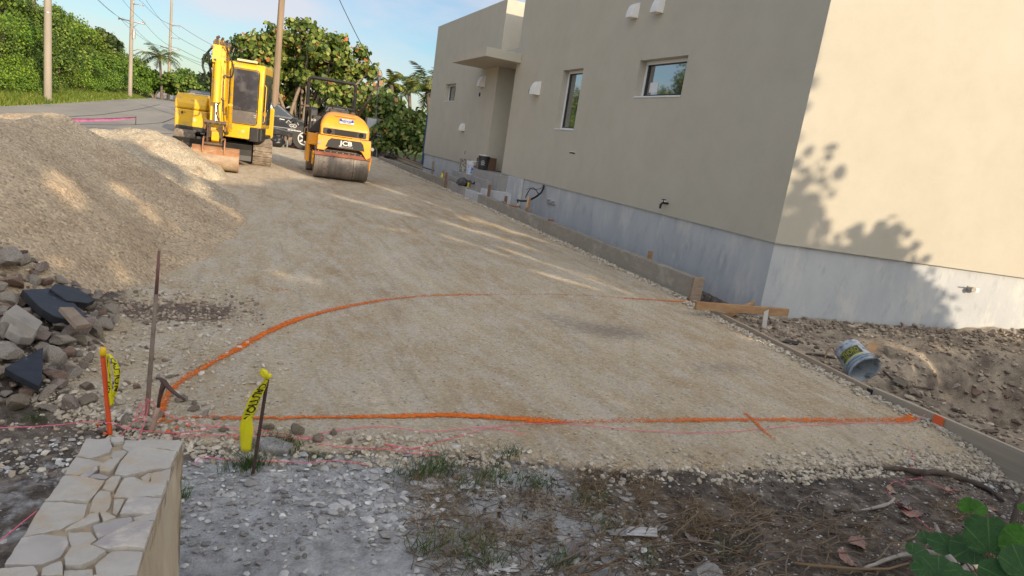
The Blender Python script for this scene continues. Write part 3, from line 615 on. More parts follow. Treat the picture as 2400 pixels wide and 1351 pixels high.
# ---------------------------------------------------------------- stakes, tape, pick, strings
FH=np.array([math.sin(HEAD),math.cos(HEAD),0.])
def upr(px_,py_,foot,push=0.):
    d=ray(px_,py_); s=((foot-CP)@FH+push)/(d@FH); return CP+d*s
ORA=mat('orange_painted_steel',(.78,.10,.015),.6,(.6,.08,.02),8,bm=.2); RUST=mat('dark_rusty_steel',(.045,.028,.022),.75,(.085,.045,.03),14,bm=.4)
YEL=mat('yellow_tape_plastic',(.72,.66,.01),.45,(.62,.56,.01),6,bm=.25,bsc=18,bd=.006); INK=mat('black_ink',(.012,.012,.012),.5,bm=0)
def rebar(foot,top,r,m,parent,name='rod'):
    mb=MB(); f=Vector(foot);t_=Vector(top); d=(t_-f); n=int(d.length/.012); pts=[];rs=[]
    for k in range(n*2+1):
        pts.append(f+d*k/(n*2)); rs.append(r*(1.12 if k%2 else .93))
    pts=[f-d.normalized()*.12]+pts; rs=[r]+rs; mb.tube(pts,rs,8); return mb.build(name,m,parent,smooth='all')
def strip(name,Lp,Rp,foot,m,parent,push=0.,wob=.012,rows=26,seed=1):
    Lw=[upr(*p,foot,push) for p in Lp];Rw=[upr(*p,foot,push) for p in Rp]
    def ev(A_,s):
        k=len(A_)-1; f=min(max(s,0),1)*k; i=min(int(f),k-1); u=f-i
        p0,p1,p2,p3=A_[max(i-1,0)],A_[i],A_[i+1],A_[min(i+2,k)]
        return .5*((2*p1)+(-p0+p2)*u+(2*p0-5*p1+4*p2-p3)*u*u+(-p0+3*p1-3*p2+p3)*u**3)
    def P(s,u,lift=0): 
        w_=math.sin(u*5.2+s*4+seed)*.5+math.sin(u*9+s*11+seed*2)*.3
        return ev(Lw,s)*(1-u)+ev(Rw,s)*u-FH*(w_*wob+lift)
    C=9;mb=MB();vs=[];fs=[]
    for i in range(rows+1):
        for j in range(C): vs.append(tuple(P(i/rows,j/(C-1))))
    for i in range(rows):
        for j in range(C-1): a=i*C+j; fs.append((a,a+1,a+C+1,a+C))
    mb.add(vs,fs); o=mb.build(name,m,parent,smooth='all',fix=False); sd=o.modifiers.new('thickness','SOLIDIFY'); sd.thickness=.0006; return o,P
# black rebar with hanging tape
f=on(592,1115); T=thing('marker_stake','dark rebar stake flying a single yellow CAUTION tape, nearest stake to the pad edge','stake',tuple(f))
def rel(o,T):
    o.data.transform(Matrix.Translation(-Vector(T.location))); return o
tp=upr(629,876,f); rel(rebar(f,tp,.0075,RUST,T),T)
o,P=strip('caution_tape',[(623,888),(612,900),(597,915),(589,925),(582,940),(576,956),(570,970),(565.5,984),(560,1003),(560,1020),(561,1039),(564,1057)],[(627,894),(624,905),(621.5,913),(617,924),(612,934.6),(606,950),(600,965.7),(594,977),(592,990),(595,1004.6),(591,1034),(587,1059)],f,YEL,T,-.012); rel(o,T)
def onto(P,s0,s1,u0,u1,W,Ht):
    def fn(c): return Vector(P(s0+(s1-s0)*(c.x/W+.5),u0+(u1-u0)*(c.y/Ht+.5),.0022+c.z))
    return fn
tx=textobj('lettering','CAUTION',1.,INK,None,Matrix(),0.,bold=.02,sx=1.)
W_=tx.dimensions.x; bpy.data.objects.remove(tx)
def tapetext(P,s0,s1,u0,u1,T,parent,txt='CAUTION'):
    o=textobj('lettering',txt,1.,INK,None,onto(P,s0,s1,u0,u1,W_*1.04,.78),0.,bold=.02); o.parent=parent; o.data.transform(Matrix.Translation(-Vector(T.location))); return o
tapetext(P,.06,.66,.08,.92,T,o)
mb=MB(); q=[upr(a,b3,f,-.012) for a,b3 in [(624,888),(618,880),(613,874),(616,868),(621,871),(625,880),(629,885),(632,880),(630,876)]]
mb.tube([tuple(p) for p in q],[.006,.011,.013,.012,.01,.012,.013,.012,.008],7); rel(mb.build('tape_knot',YEL,T,smooth='all'),T)
# orange rebar
f=on(258,1020); T=thing('marker_stake','bright orange painted rebar stake with looped yellow CAUTION tape by the stone wall','stake',tuple(f))
rel(rebar(f,upr(241,832,f),.0105,ORA,T),T)
K=lambda L_:[(225+x/5.871,800+y/5.871) for x,y in L_]
o,P=strip('caution_tape',K([(138,175),(142,300),(150,430),(158,560),(170,680),(182,800),(190,890)]),K([(180,190),(192,300),(203,430),(210,560),(212,680),(232,800),(240,880)]),f,YEL,T,-.01,seed=3); rel(o,T); tapetext(P,.05,.72,.1,.85,T,o)
o,P=strip('caution_tape',K([(170,178),(215,260),(235,340),(248,430),(255,560),(250,680),(232,770)]),K([(200,185),(262,260),(298,340),(326,430),(326,560),(306,690),(255,770)]),f,YEL,T,-.02,seed=5); rel(o,T); tapetext(P,.1,.85,.12,.95,T,o)
mb=MB(); a,b3=upr(*K([(98,205)])[0],f),upr(*K([(100,88)])[0],f); mb.tube([tuple(a),tuple(a*.66+b3*.34),tuple(a*.33+b3*.67),tuple(b3)],[.013,.016,.0145,.011],10); rel(mb.build('tape_knot',mat('orange_yellow_tape',(.78,.50,.01),.5),T,smooth='all'),T)
# long thin rod
f=on(344,975); tp=upr(373,588,f); mid=upr(366,690,f)
T=thing('steel_rod','tall thin rusty rod standing near the corner, tallest stake','stake',tuple(f))
mb=MB(); mb.tube([tuple(f-FH*0-np.array([0,0,.1])),tuple(f),tuple((f+mid)/2),tuple(mid)],[.0115,.0115,.0105,.009],8); rel(mb.build('lower_rod',mat('grey_brown_rod',(.24,.19,.15),.8,(.16,.12,.10),20),T,smooth='all'),T)
mb=MB(); mb.tube([tuple(mid),tuple(tp)],[.0085,.006],8); rel(mb.build('upper_rod',mat('reddish_rod',(.20,.095,.08),.8),T,smooth='all'),T)
# old pick
f=on(357,1018); T=thing('pickaxe','rusty old pick standing head up with its pale handle in the stones','pickaxe',tuple(f))
mb=MB(); pts=[upr(a,b3,f) for a,b3 in [(352,1022),(358,1000),(364,975),(371,955)]]; mb.tube([tuple(p) for p in pts],[.013,.0125,.012,.010],8); rel(mb.build('handle',mat('pale_handle',(.42,.32,.27),.8,(.36,.22,.15),10),T,smooth='all'),T)
mb=MB(); pts=[upr(a,b3,f) for a,b3 in [(370,958),(374,935),(379,915),(385,900)]]; mb.tube([tuple(p) for p in pts],[.007,.0085,.011,.015],8); rel(mb.build('iron_socket',RUST,T,smooth='all'),T)
mb=MB(); pts=[upr(a,b3,f,pu) for a,b3,pu in [(367,887,.02),(376,888.5,.01),(384,895,0),(392,905,-.01),(404,917,-.03),(418,928,-.05),(432,936,-.07)]]; mb.tube([tuple(p) for p in pts],[.004,.008,.013,.011,.009,.0075,.006],8); rel(mb.build('pick_head',mat('rusty_iron',(.11,.065,.055),.8,(.07,.04,.035),20),T,smooth='all'),T)
# pink mason strings
PINK=mat('pink_string',(.85,.16,.27),.7,(.8,.12,.16),5,bm=0)
def string(pix,label,r=.0019,dz=.012,group=None,m=None):
    P=[]
    for p in pix:
        h=p[2] if len(p)>2 else dz
        P.append(on(p[0],p[1],h))
    P=np.array(P);n=len(P);s=np.arange(n);u=np.linspace(0,n-1,n*5)
    Q=[]
    for f_ in u:
        i=min(int(f_),n-2);w_=f_-i;p0,p1,p2,p3=P[max(i-1,0)],P[i],P[i+1],P[min(i+2,n-1)]
        Q.append(.5*((2*p1)+(-p0+p2)*w_+(2*p0-5*p1+4*p2-p3)*w_*w_+(-p0+3*p1-3*p2+p3)*w_**3))
    c=Q[0]; mb=MB(); mb.tube([tuple(q-c) for q in Q],r,5); o=mb.build('mason_string',m or PINK,smooth='all',loc=tuple(c)); tag(o,label,'string',group); return o
string([(-20,1004,.05),(60,1001,.04),(140,996,.04),(200,989,.05),(255,991,.09),(300,1004,.06),(360,1012,.05),(420,1014,.05),(480,1008,.04),(520,990,.04)],'pink string running left from the orange stake above the stone wall')
string([(275,1040,.1),(292,1010,.08),(318,985,.07),(334,965,.07),(330,945,.1),(322,962,.07),(318,985,.05),(335,980,.05),(342,945,.12),(346,936,.16),(372,958,.1),(400,975,.05),(440,990,.04),(500,1000,.03),(600,1008,.02),(700,1022,.02),(760,1027,.02)],'tangled pink string looped on the tall rod and trailing right')
string([(322,1040,.12),(334,1005,.1),(346,960,.12),(347,938,.17)],'short taut pink string from the wall end up to the rod')
string([(400,1022,.02),(470,1022,.02),(560,1020,.02),(640,1022,.02),(720,1030,.02),(760,1015,.02),(820,1005,.01),(900,1000,.01),(1000,1012,.01),(1060,1008,.01),(1140,1002,.01),(1230,1018,.01)],'faded pink string lying just below the orange line')
string([(740,1040,.02),(820,1050,.02),(900,1052,.02),(960,1062,.02),(1020,1068,.02),(1026,1060,.02),(980,1055,.02),(900,1040,.02),(960,1052,.01),(1050,1030,.01),(1150,1003,.01),(1290,992,.01),(1400,1000,.01),(1500,1010,.01),(1620,1014,.01),(1720,1012,.01),(1850,1000,.01),(2000,992,.01),(2130,990,.01),(2168,972,.06)],'long pink string doubling back at the pad edge and reaching the form board')
string([(455,1090,.02),(470,1075,.02),(500,1074,.02),(560,1080,.02),(640,1082,.02),(720,1084,.02),(790,1080,.02),(860,1090,.02)],'pink string passing behind the foot of the black rebar')
string([(0,1268,.1),(40,1235,.1),(86,1198,.08)],'pink string crossing the grey ground left of the stone wall')
string([(2118,1042),(2135,1060),(2142,1080),(2135,1092),(2150,1105),(2160,1120),(2120,1125),(2122,1140),(2100,1128),(2080,1145),(2090,1165),(2120,1195),(2150,1215),(2180,1240),(2195,1235)],'thin pink string wandering past the fallen branch near the seagrape plant',.0014)
string([(2160,1122),(2200,1140),(2230,1158),(2225,1148),(2250,1150)],'short pink thread right of the wandering one below the branch',.0014)
# ---------------------------------------------------------------- stone wall in the foreground
T=thing('stone_wall','low wall capped with pale crazy-paved flagstones, bottom left corner','wall',(-.27,1.8,0))
ZT=.5
ZS=2.9957
def zp(x,y,z=ZT): return at(x/ZS,900+y/ZS,z)
CAP=mat('pale_flagstone',(.50,.475,.425),.85,(.39,.36,.33),6,bm=.6,bsc=30,bd=.012,dirt=(.44,.35,.24),dsc=7,dlo=.50,dhi=.66,lo=.3,hi=.7)
CAP2=mat('mauve_flagstone',(.45,.42,.39),.8,(.35,.32,.31),7,bm=.35,bsc=26,bd=.006,dirt=(.60,.55,.48),dsc=6,dlo=.5,dhi=.62)
MORT=mat('tan_mortar',(.46,.37,.25),.95,(.22,.165,.115),9,bm=.8,bsc=40)
SIDE=mat('sawn_limestone',(.52,.45,.34),.9,(.42,.34,.24),5,stretch=(1,1,.35),bm=.8,bsc=14,bd=.02,dirt=(.30,.22,.15),dsc=7,dlo=.6,dhi=.7)
st=[[(605,382),(770,380),(785,440),(770,478),(700,497),(640,512),(548,498)],[(786,385),(868,383),(863,408),(800,422),(781,408)],[(882,383),(1288,388),(1252,462),(1120,450),(990,447),(900,462),(858,438),(872,408)],
[(802,470),(878,463),(890,474),(848,516),(802,522),(780,500)],[(912,478),(1000,460),(1130,462),(1243,472),(1192,588),(1060,602),(960,636),(872,650),(806,632),(834,570),(882,512)],
[(535,512),(640,522),(735,545),(698,558),(658,583),(600,607),(550,630),(458,630),(490,570)],[(562,636),(676,577),(686,598),(618,650),(577,650)],[(702,582),(780,542),(842,530),(788,608),(768,622),(704,618)],[(640,642),(698,630),(762,642),(738,658),(632,655)],
[(446,644),(530,650),(620,664),(733,674),(718,703),(648,788),(622,818),(314,813),(342,790)],[(752,680),(790,652),(846,656),(818,718),(798,748),(722,733)],[(992,650),(1040,617),(1076,617),(1043,672),(1011,678)],[(1068,622),(1198,602),(1184,678),(1062,683)],
[(872,668),(940,655),(1020,692),(1172,692),(1138,792),(1000,792),(900,797),(804,792),(832,732)],[(702,747),(773,742),(782,790),(767,850),(738,892),(628,887),(652,810)],[(802,807),(876,807),(847,860),(818,912),(792,898)],[(912,807),(1134,805),(1094,898),(1040,912),(940,917),(843,922),(862,880)],
[(310,828),(618,828),(598,900),(588,928),(470,977),(428,1008),(300,1042),(162,1066),(240,930)],[(628,912),(688,903),(698,962),(600,987),(455,1018),(492,990),(602,937)],[(702,902),(812,935),(730,968)],[(932,930),(1098,893),(1083,953),(960,963)],
[(652,990),(800,948),(918,937),(932,965),(798,1037),(692,1077)],[(952,972),(1078,967),(1038,1078),(1012,1157),(900,1147),(742,1162),(643,1128),(702,1092),(820,1037)],[(482,1028),(638,1027),(676,1080),(618,1122),(512,1147),(482,1080)],
[(300,1062),(468,1062),(482,1110),(438,1188),(418,1208),(300,1257),(240,1268),(32,1273),(152,1090)],[(502,1152),(620,1138),(746,1176),(638,1248),(558,1282),(462,1278),(452,1222)],[(782,1162),(840,1153),(1002,1176),(958,1333),(682,1338),(668,1262)],
[(300,1300),(428,1253),(438,1278),(437,1345),(290,1345)],[(0,1295),(238,1292),(266,1340),(230,1420),(-60,1420),(-70,1380)],[(452,1292),(648,1292),(652,1345),(600,1400),(420,1420),(442,1351)],[(662,1347),(953,1343),(910,1480),(600,1480),(620,1400)],[(240,1425),(430,1425),(590,1410),(560,1500),(180,1500)]]
for k,pg in enumerate(st):
    c=np.mean(pg,0); pts=[]
    for i in range(len(pg)):
        a=np.array(pg[i],float);b3=np.array(pg[(i+1)%len(pg)],float);l=np.linalg.norm(b3-a);n=max(1,int(l/28))
        for j in range(n):
            q=a+(b3-a)*j/n
            q=c+(q-c)*(1+4.6/max(np.linalg.norm(q-c),20)); q=q+(0 if j==0 else 1)*(rgk.normal(size=2)*1.8); pts.append(q)
    lift=.004*math.sin(k*2.1); P=[zp(*q,ZT) for q in pts]; n=len(P); mb=MB()
    cc=np.mean(P,0)
    tops=[(p[0]+(cc[0]-p[0])*.02,p[1]+(cc[1]-p[1])*.02,ZT+lift+.003*math.sin(p[0]*40+k)) for p in P]
    bot=[(p[0],p[1],ZT-.035) for p in P]
    loc=T.location; mb.add([Vector(p)-loc for p in tops+bot],[tuple(range(n)),]+[(i,(i+1)%n,n+(i+1)%n,n+i) for i in range(n)])
    mb.build('flagstone',CAP2 if k in (16,24,21,22,6,8) else CAP,T,bevel=.0018,seg=2)
fl,fr=zp(602,379),zp(1291,386); dl=(zp(20,1290)-fl);dr=(zp(960,1351)-fr); nl=fl+dl*1.25;nr=fr+dr*1.25
mb=MB(); pts=[fl,fr,nr,nl]; ins=[p+(np.mean(pts,0)-p)*.012 for p in pts]
loc=T.location
K_=10; vs=[];fs=[]
mb.add([Vector((p[0],p[1],ZT-.010))-loc for p in ins]+[Vector((p[0],p[1],ZT-.05))-loc for p in ins],[(0,1,2,3)]+[(i,(i+1)%4,4+(i+1)%4,4+i) for i in range(4)]); mb.build('mortar_bed',MORT,T)
# body with rough sawn sides (subdivided sheets)
vs=[];fs=[];NR=22;NC=90
def sheet(a,b3,out_):
    o=len(vs)
    for r_ in range(NR+1):
        for c_ in range(NC+1):
            u=c_/NC;z=ZT-.012-(ZT+.20)*r_/NR; p=a*(1-u)+b3*u
            e=min(1,r_/2)*(.026*(fbm(u*9,z*3,int(out_[0]*10)+3)-.5)*2+.010*(fbm(u*40,z*8,8)-.5)*2) -.0015+.05*(r_/NR)*.35
            q=p+out_*e; vs.append((q[0]-loc[0],q[1]-loc[1],z))
    for r_ in range(NR):
        for c_ in range(NC):
            a_=o+r_*(NC+1)+c_; fs.append((a_,a_+1,a_+NC+2,a_+NC+1))
def outn(a,b3,c_):
    d=b3-a; n_=np.array([d[1],-d[0],0]); n_/=np.linalg.norm(n_); 
    return n_ if (a-c_)@n_>0 else -n_
cc=np.mean(pts,0)
for a,b3 in ((fl,fr),(fr,nr),(nr,nl),(nl,fl)): sheet(a,b3,outn(a,b3,cc))
mb=MB(); mb.add(vs,fs); mb.build('wall_body',SIDE,T,smooth='all')
# ---------------------------------------------------------------- house
def stucco(name,a,b_,bs=70):
    m,t,b=newmat(name); v=coords(t)
    r=ramp(t,[(.35,a),(.65,b_)]); t.links.new(noise(t,v,1.1,8,.6),r.inputs[0]); c=r.outputs[0]
    r=ramp(t,[(.3,.95),(.5,1.0),(.7,1.025)]); t.links.new(noise(t,v,3.3,9,.7),r.inputs[0]); c=mixc(t,1,c,r.outputs[0],'MULTIPLY')
    t.links.new(c,b.inputs['Base Color']); b.inputs['Roughness'].default_value=.9; b.inputs['Specular IOR Level'].default_value=.2
    bump(t,b,noise(t,v,bs,6,.7),.35,.004); return m
STU=stucco('cream_stucco',(.485,.456,.385),(.46,.43,.36))
m,t,b=newmat('rendered_plinth'); v=coords(t)
r=ramp(t,[(.35,(.48,.50,.51)),(.65,(.40,.42,.445))]); t.links.new(noise(t,coords(t,(1,1,.5)),2.2,8,.62),r.inputs[0]); c=r.outputs[0]
r=ramp(t,[(.54,0),(.66,.85)]); t.links.new(noise(t,coords(t,(1.6,1.6,.6)),1.9,10,.68),r.inputs[0]); c=mixc(t,r.outputs[0],c,(.56,.555,.53))
r=ramp(t,[(.32,.85),(.46,0)]); t.links.new(noise(t,coords(t,(3,3,.9)),2.4,9,.7),r.inputs[0]); c=mixc(t,r.outputs[0],c,(.33,.35,.38))
t.links.new(c,b.inputs['Base Color']); b.inputs['Roughness'].default_value=.85; bump(t,b,noise(t,v,26,8,.65),.35,.006)
PLI=m
WHT=mat('white_vinyl',(.72,.73,.74),.4,(.68,.69,.70),4,bm=.05); WHD=mat('white_plastic_hood',(.74,.72,.70),.5,(.70,.68,.66),4,bm=.1)
m,t,b=newmat('window_glass'); b.inputs['Base Color'].default_value=(.05,.055,.06,1); b.inputs['Roughness'].default_value=.03; b.inputs['Specular IOR Level'].default_value=1.; b.inputs['IOR'].default_value=2.0
b.inputs['Coat Weight'].default_value=1; b.inputs['Coat IOR'].default_value=1.9; b.inputs['Coat Roughness'].default_value=.02; GLS=m
X0=6.1; ZP=.88; ZR=5.28
A_=Vector((6.1,6.2,0)); B_=Vector((14.1,3.60,0)); 
HS=thing('house','large cream stucco house with a pale grey plinth along the right side','house',(8,12,0))
def hb(mb,name,m,**k):
    o=mb.build(name,m,HS,**k); o.data.transform(Matrix.Translation(-HS.location)); return o
# stucco shell with window holes : strips on the plane X0
wins=[(8.72,10.05,2.65,3.26),(12.07,12.97,2.04,3.24)]; wins2=[(20.5,21.65,2.66,3.21)]
def facade(mb,y0,y1,z0,z1,ws,T=.25):
    ys=sorted({y0,y1,*[w[0] for w in ws],*[w[1] for w in ws]}); zs=sorted({z0,z1,*[w[2] for w in ws],*[w[3] for w in ws]})
    for a,b3 in zip(ys[:-1],ys[1:]):
        for c,d in zip(zs[:-1],zs[1:]):
            if any(w[0]<=a and b3<=w[1] and w[2]<=c and d<=w[3] for w in ws): continue
            mb.add([(X0,a,c),(X0,b3,c),(X0,b3,d),(X0,a,d)],[(0,3,2,1)])
    for w in ws:
        a,b3,c,d=w
        mb.add([(X0,a,c),(X0+T,a,c),(X0+T,b3,c),(X0,b3,c),(X0,a,d),(X0+T,a,d),(X0+T,b3,d),(X0,b3,d)],[(0,3,2,1),(4,5,6,7),(0,1,5,4),(3,7,6,2)])
mb=MB(); facade(mb,6.2,15.65,ZP,ZR,wins)
yb=15.65
def quadv(p,q,z0,z1): mb.add([(p[0],p[1],z0),(q[0],q[1],z0),(q[0],q[1],z1),(p[0],p[1],z1)],[(0,1,2,3)])
quadv(A_,B_,ZP,ZR); quadv(B_,(14.1,yb),ZP,ZR); quadv((14.1,yb),(6.1,yb),.8,ZR)
mb.add([(6.1,6.2,ZR),(14.1,3.6,ZR),(14.1,yb,ZR),(6.1,yb,ZR)],[(0,1,2,3)])
mb.add([(6.1,6.2,ZP),(6.16,6.24,ZP),(6.16,yb,ZP),(6.1,yb,ZP)],[(0,1,2,3)]); mb.add([(6.1,6.2,ZP),(14.1,3.6,ZP),(14.1,3.66,ZP),(6.16,6.24,ZP)],[(0,1,2,3)])
hb(mb,'wall',STU,fix=False)
mb=MB(); facade(mb,16.88,23.45,ZP,5.18,wins2); quadv((6.1,16.88),(13,16.88),.8,5.18); quadv((13,23.45),(6.1,23.45),ZP,5.18); quadv((13,16.88),(13,23.45),ZP,5.18)
mb.add([(6.1,16.88,5.18),(13,16.88,5.18),(13,23.45,5.18),(6.1,23.45,5.18)],[(0,1,2,3)])
hb(mb,'wall',STU,fix=False)
mb=MB(); mb.bb(7.5,7.6,yb,16.88,.8,4.6); mb.bb(6.12,7.6,yb+.002,16.878,3.72,3.9); hb(mb,'recess_wall',STU)
mb=MB(); mb.prism([(5.2,15.38),(6.098,15.38),(6.098,18.1),(5.2,18.1)],3.52,3.73,'z'); mb.bb(6.098,7.49,yb+.004,16.876,3.52,3.73)
hb(mb,'canopy',STU,bevel=.006)
# plinth (2-3 cm behind the stucco drip edge)
mb=MB(); I=.028
mb.add([(6.1+I,6.2+I,-.5),(14.1,3.6+I,-.5),(14.1,yb,-.5),(6.1+I,yb,-.5),(6.1+I,6.2+I,ZP),(14.1,3.6+I,ZP),(14.1,yb,ZP),(6.1+I,yb,ZP)],[(0,1,5,4),(1,2,6,5),(2,3,7,6),(3,0,4,7)])
hb(mb,'plinth',PLI)
mb=MB(); mb.bb(6.1+I,13,16.88,23.45-I,-.4,ZP); hb(mb,'plinth',PLI)
mb=MB(); mb.bb(6.035,6.12,14.2,15.026,-.3,.875); hb(mb,'plinth_pier',PLI,bevel=.006)
mb=MB(); mb.bb(6.05,7.5,15.66,16.87,.3,.862); hb(mb,'threshold',CONC)
def window(w,dep=.13,fr=.055):
    y0,y1,z0,z1=w; mb=MB(); x=X0+dep
    for (a,b3,c,d) in ((y0,y1,z1-fr,z1),(y0,y1,z0,z0+fr),(y0,y0+fr,z0+fr,z1-fr),(y1-fr,y1,z0+fr,z1-fr)): mb.bb(x,x+.06,a+.001,b3-.001,c+.001,d-.001)
    f=hb(mb,'window',WHT,bevel=.006)
    mb=MB(); mb.bb(X0-.012,x,y0+.01,y1-.01,z0+.001,z0+.025); s=mb.build('sill',WHT,f,bevel=.004); s.data.transform(Matrix.Translation(-HS.location))
    mb=MB(); mb.add([(x+.03,y0+fr,z0+fr),(x+.03,y1-fr,z0+fr),(x+.03,y1-fr,z1-fr),(x+.03,y0+fr,z1-fr)],[(0,3,2,1)]); g=mb.build('pane',GLS,f); g.data.transform(Matrix.Translation(-HS.location))
    mb=MB(); g_=.018
    for (a,b3,c,d) in ((y0+fr,y1-fr,z1-fr-g_,z1-fr),(y0+fr,y1-fr,z0+fr,z0+fr+g_),(y1-fr-.06,y1-fr,z0+fr,z1-fr)): mb.bb(x+.018,x+.028,a,b3,c,d)
    g=mb.build('gasket',mat('dark_gasket',(.02,.02,.022),.5) if 'dark_gasket' not in bpy.data.materials else bpy.data.materials['dark_gasket'],f); g.data.transform(Matrix.Translation(-HS.location))
    return f
w1=window(wins[0]); w2=window(wins[1]); w3=window(wins2[0])
mb=MB(); mb.add([(X0+.157,9.62,2.76),(X0+.157,9.86,2.76),(X0+.157,9.86,2.92),(X0+.157,9.62,2.92)],[(0,3,2,1)]); o=mb.build('sticker',WHT,w1); o.data.transform(Matrix.Translation(-HS.location))
# quarter-round white hoods
def hood(y,z,w_,h,d):
    mb=MB(); n=10; prof=[]
    for k in range(n+1):
        a=math.pi/2*k/n; prof.append((X0-d*math.sin(a)**.9,z+h/2-h*(1-math.cos(a))*1.0))
    prof=[(X0-.001,z+h/2)]+prof[1:-1]+[(X0-d,z-h/2+.02),(X0-d,z-h/2),(X0-.001,z-h/2)]
    # polygon in x-z, extruded along y, narrower at front
    P=[(p[0],p[1]) for p in prof]; k=len(P); vs=[];
    for s in (-1,1):
        for (x,zz) in P:
            tpr=1-.18*((X0-x)/d); vs.append((x,y+s*w_/2*tpr,zz))
    fs=[tuple(range(k)),tuple(range(k,2*k))[::-1]]+[(i,k+i,k+(i+1)%k,(i+1)%k) for i in range(k)]
    mb.add(vs,fs); hb(mb,'vent_hood',WHD,bevel=.006)
for y,z,k in ((17.88,3.17,1.),(14.12,2.9,1.),(10.46,4.09,.82),(9.71,4.08,.82)): hood(y,z,.26*k,.30*k,.17*k)
hood(19.18,1.91,.24,.22,.13)
BLKP=mat('black_plastic',(.012,.012,.014),.45,bm=.1); GPL=mat('grey_plastic',(.42,.44,.46),.5)
for y,z in ((18.1,2.83),(14.57,2.84)):
    mb=MB(); mb.tube([(X0-.004,y,z-.05),(X0-.004,y,z+.05)],.03,8); hb(mb,'box_hole',mat('dark_blue_hole',(.02,.03,.06),.6) if 'dark_blue_hole' not in bpy.data.materials else bpy.data.materials['dark_blue_hole'],smooth='all')
mb=MB(); mb.tube([(X0-.002,18.75,1.15),(X0-.002,18.75,1.25)],.012,6); hb(mb,'box_hole',bpy.data.materials['dark_blue_hole'],smooth='all')
mb=MB(); mb.bb(X0-.01,X0+.01,11.85,12.08,1.60,1.625); hb(mb,'wall_slot',bpy.data.materials['dark_gasket'])
mb=MB(); mb.bb(X0-.012,X0,11.86,12.07,1.626,1.638); hb(mb,'slot_lip',WHD)
# outdoor tap
sp_=atx(1565,482,X0); mb=MB(); y,z=sp_[1],sp_[2]
mb.tube([(X0,y,z+.03),(X0-.10,y,z+.03),(X0-.13,y,z),(X0-.13,y,z-.06)],[.016,.018,.02,.016],8); mb.tube([(X0-.09,y,z+.03),(X0-.09,y,z+.075)],.008,6); mb.box((X0-.09,y,z+.08),(.02,.09,.015)); hb(mb,'outdoor_tap',BLKP,smooth=True)
mb=MB(); mb.tube([(X0-.001,y+.06,z+.04),(X0-.03,y+.10,z+.04)],.02,8); hb(mb,'pipe_stub',WHD,smooth='all')
# two pipe stubs on the plinth
pp=atx(1290,470,X0); mb=MB(); mb.tube([(X0+.03,pp[1]-.13,pp[2]),(X0-.05,pp[1]-.13,pp[2])],.03,10); mb.tube([(X0+.03,pp[1]+.1,pp[2]+.01),(X0-.05,pp[1]+.1,pp[2]+.01)],.03,10); mb.bb(X0-.02,X0+.03,pp[1]-.22,pp[1]+.2,pp[2]-.06,pp[2]-.04); hb(mb,'pipe_stub',GPL,smooth=True)
# pipe stub on the lit right plinth
n_=Vector((-.309,-.951,0)); P0=Vector((6.1,6.2,0))
def onw(px_,py_):
    d=Vector(ray(px_,py_)); c=Vector(CP); s=(P0-c).dot(n_)/d.dot(n_); return c+d*s
q=onw(2276,678); mb=MB(); mb.tube([q-n_*.05,q+n_*.02,q+n_*.05],[.035,.035,.033],12); tdir=Vector((.951,-.309,0)); mb.tube([q+n_*.03+Vector((0,0,.03)),q+n_*.05-tdir*.1+Vector((0,0,.035))],.008,6); hb(mb,'pipe_stub',mat('mortar_grey_pipe',(.38,.36,.32),.8),smooth=True)
mb=MB(); mb.box(q+n_*.03+tdir*.045,(.06,.03,.05),rz=-.31); hb(mb,'pipe_clip',WHD)
# black cables out of the plinth
def pth(L_,dx): return [tuple(atx(1190+x/15.0,420+y/15.0,X0-d_)) for (x,y),d_ in zip(L_,dx)]
mb=MB(); mb.tube(pth([(1260,230),(1245,330),(1180,480),(1000,620),(800,730),(640,770),(480,770),(340,740)],[.0,.03,.10,.16,.2,.22,.22,.22]),.022,8)
mb.tube(pth([(340,740),(350,790),(355,830)],[.22,.22,.22]),.016,8); hb(mb,'thick_cable',BLKP,smooth='all')
mb=MB(); mb.tube(pth([(1090,540),(1000,400),(900,310),(800,330),(720,450),(660,570),(620,660)],[.1,.14,.16,.17,.18,.18,.18]),.010,6); mb.tube(pth([(1220,300),(1100,350),(950,370),(820,350),(720,340),(650,380)],[.04,.08,.12,.15,.17,.18]),.006,6); hb(mb,'thin_cable',BLKP,smooth='all')
# ---------------------------------------------------------------- concrete kerb wall + steps
m,t,b=newmat('cast_kerb_concrete'); v=coords(t)
r=ramp(t,[(.33,(.34,.305,.25)),(.52,(.26,.235,.195)),(.7,(.40,.365,.31))]); t.links.new(noise(t,coords(t,(1,.6,1)),3,8,.68),r.inputs[0]); c=r.outputs[0]
vo=N(t,'ShaderNodeTexVoronoi'); vo.inputs['Scale'].default_value=26; t.links.new(v,vo.inputs['Vector']); r=ramp(t,[(.10,.12),(.2,1)]); t.links.new(vo.outputs['Distance'],r.inputs[0])
r3=ramp(t,[(.52,0),(.6,1)]); t.links.new(noise(t,v,2.2,4),r3.inputs[0]); r2=mixc(t,r3.outputs[0],(1,1,1),r.outputs[0]); c=mixc(t,1,c,r2,'MULTIPLY')
t.links.new(c,b.inputs['Base Color']); b.inputs['Roughness'].default_value=.9; bump(t,b,noise(t,v,22,8,.7),.6,.01); KCON=m
CG=mat('fresh_grey_concrete',(.33,.325,.315),.9,(.27,.265,.26),3,bm=.4,bsc=30)
T=thing('kerb_wall','low cast concrete kerb wall between the driveway and the house','low wall',(5.4,11,0))
def kb(mb,name,m,Tt=None,**k):
    Tt=Tt or T; o=mb.build(name,m,Tt,**k); o.data.transform(Matrix.Translation(-Tt.location)); return o
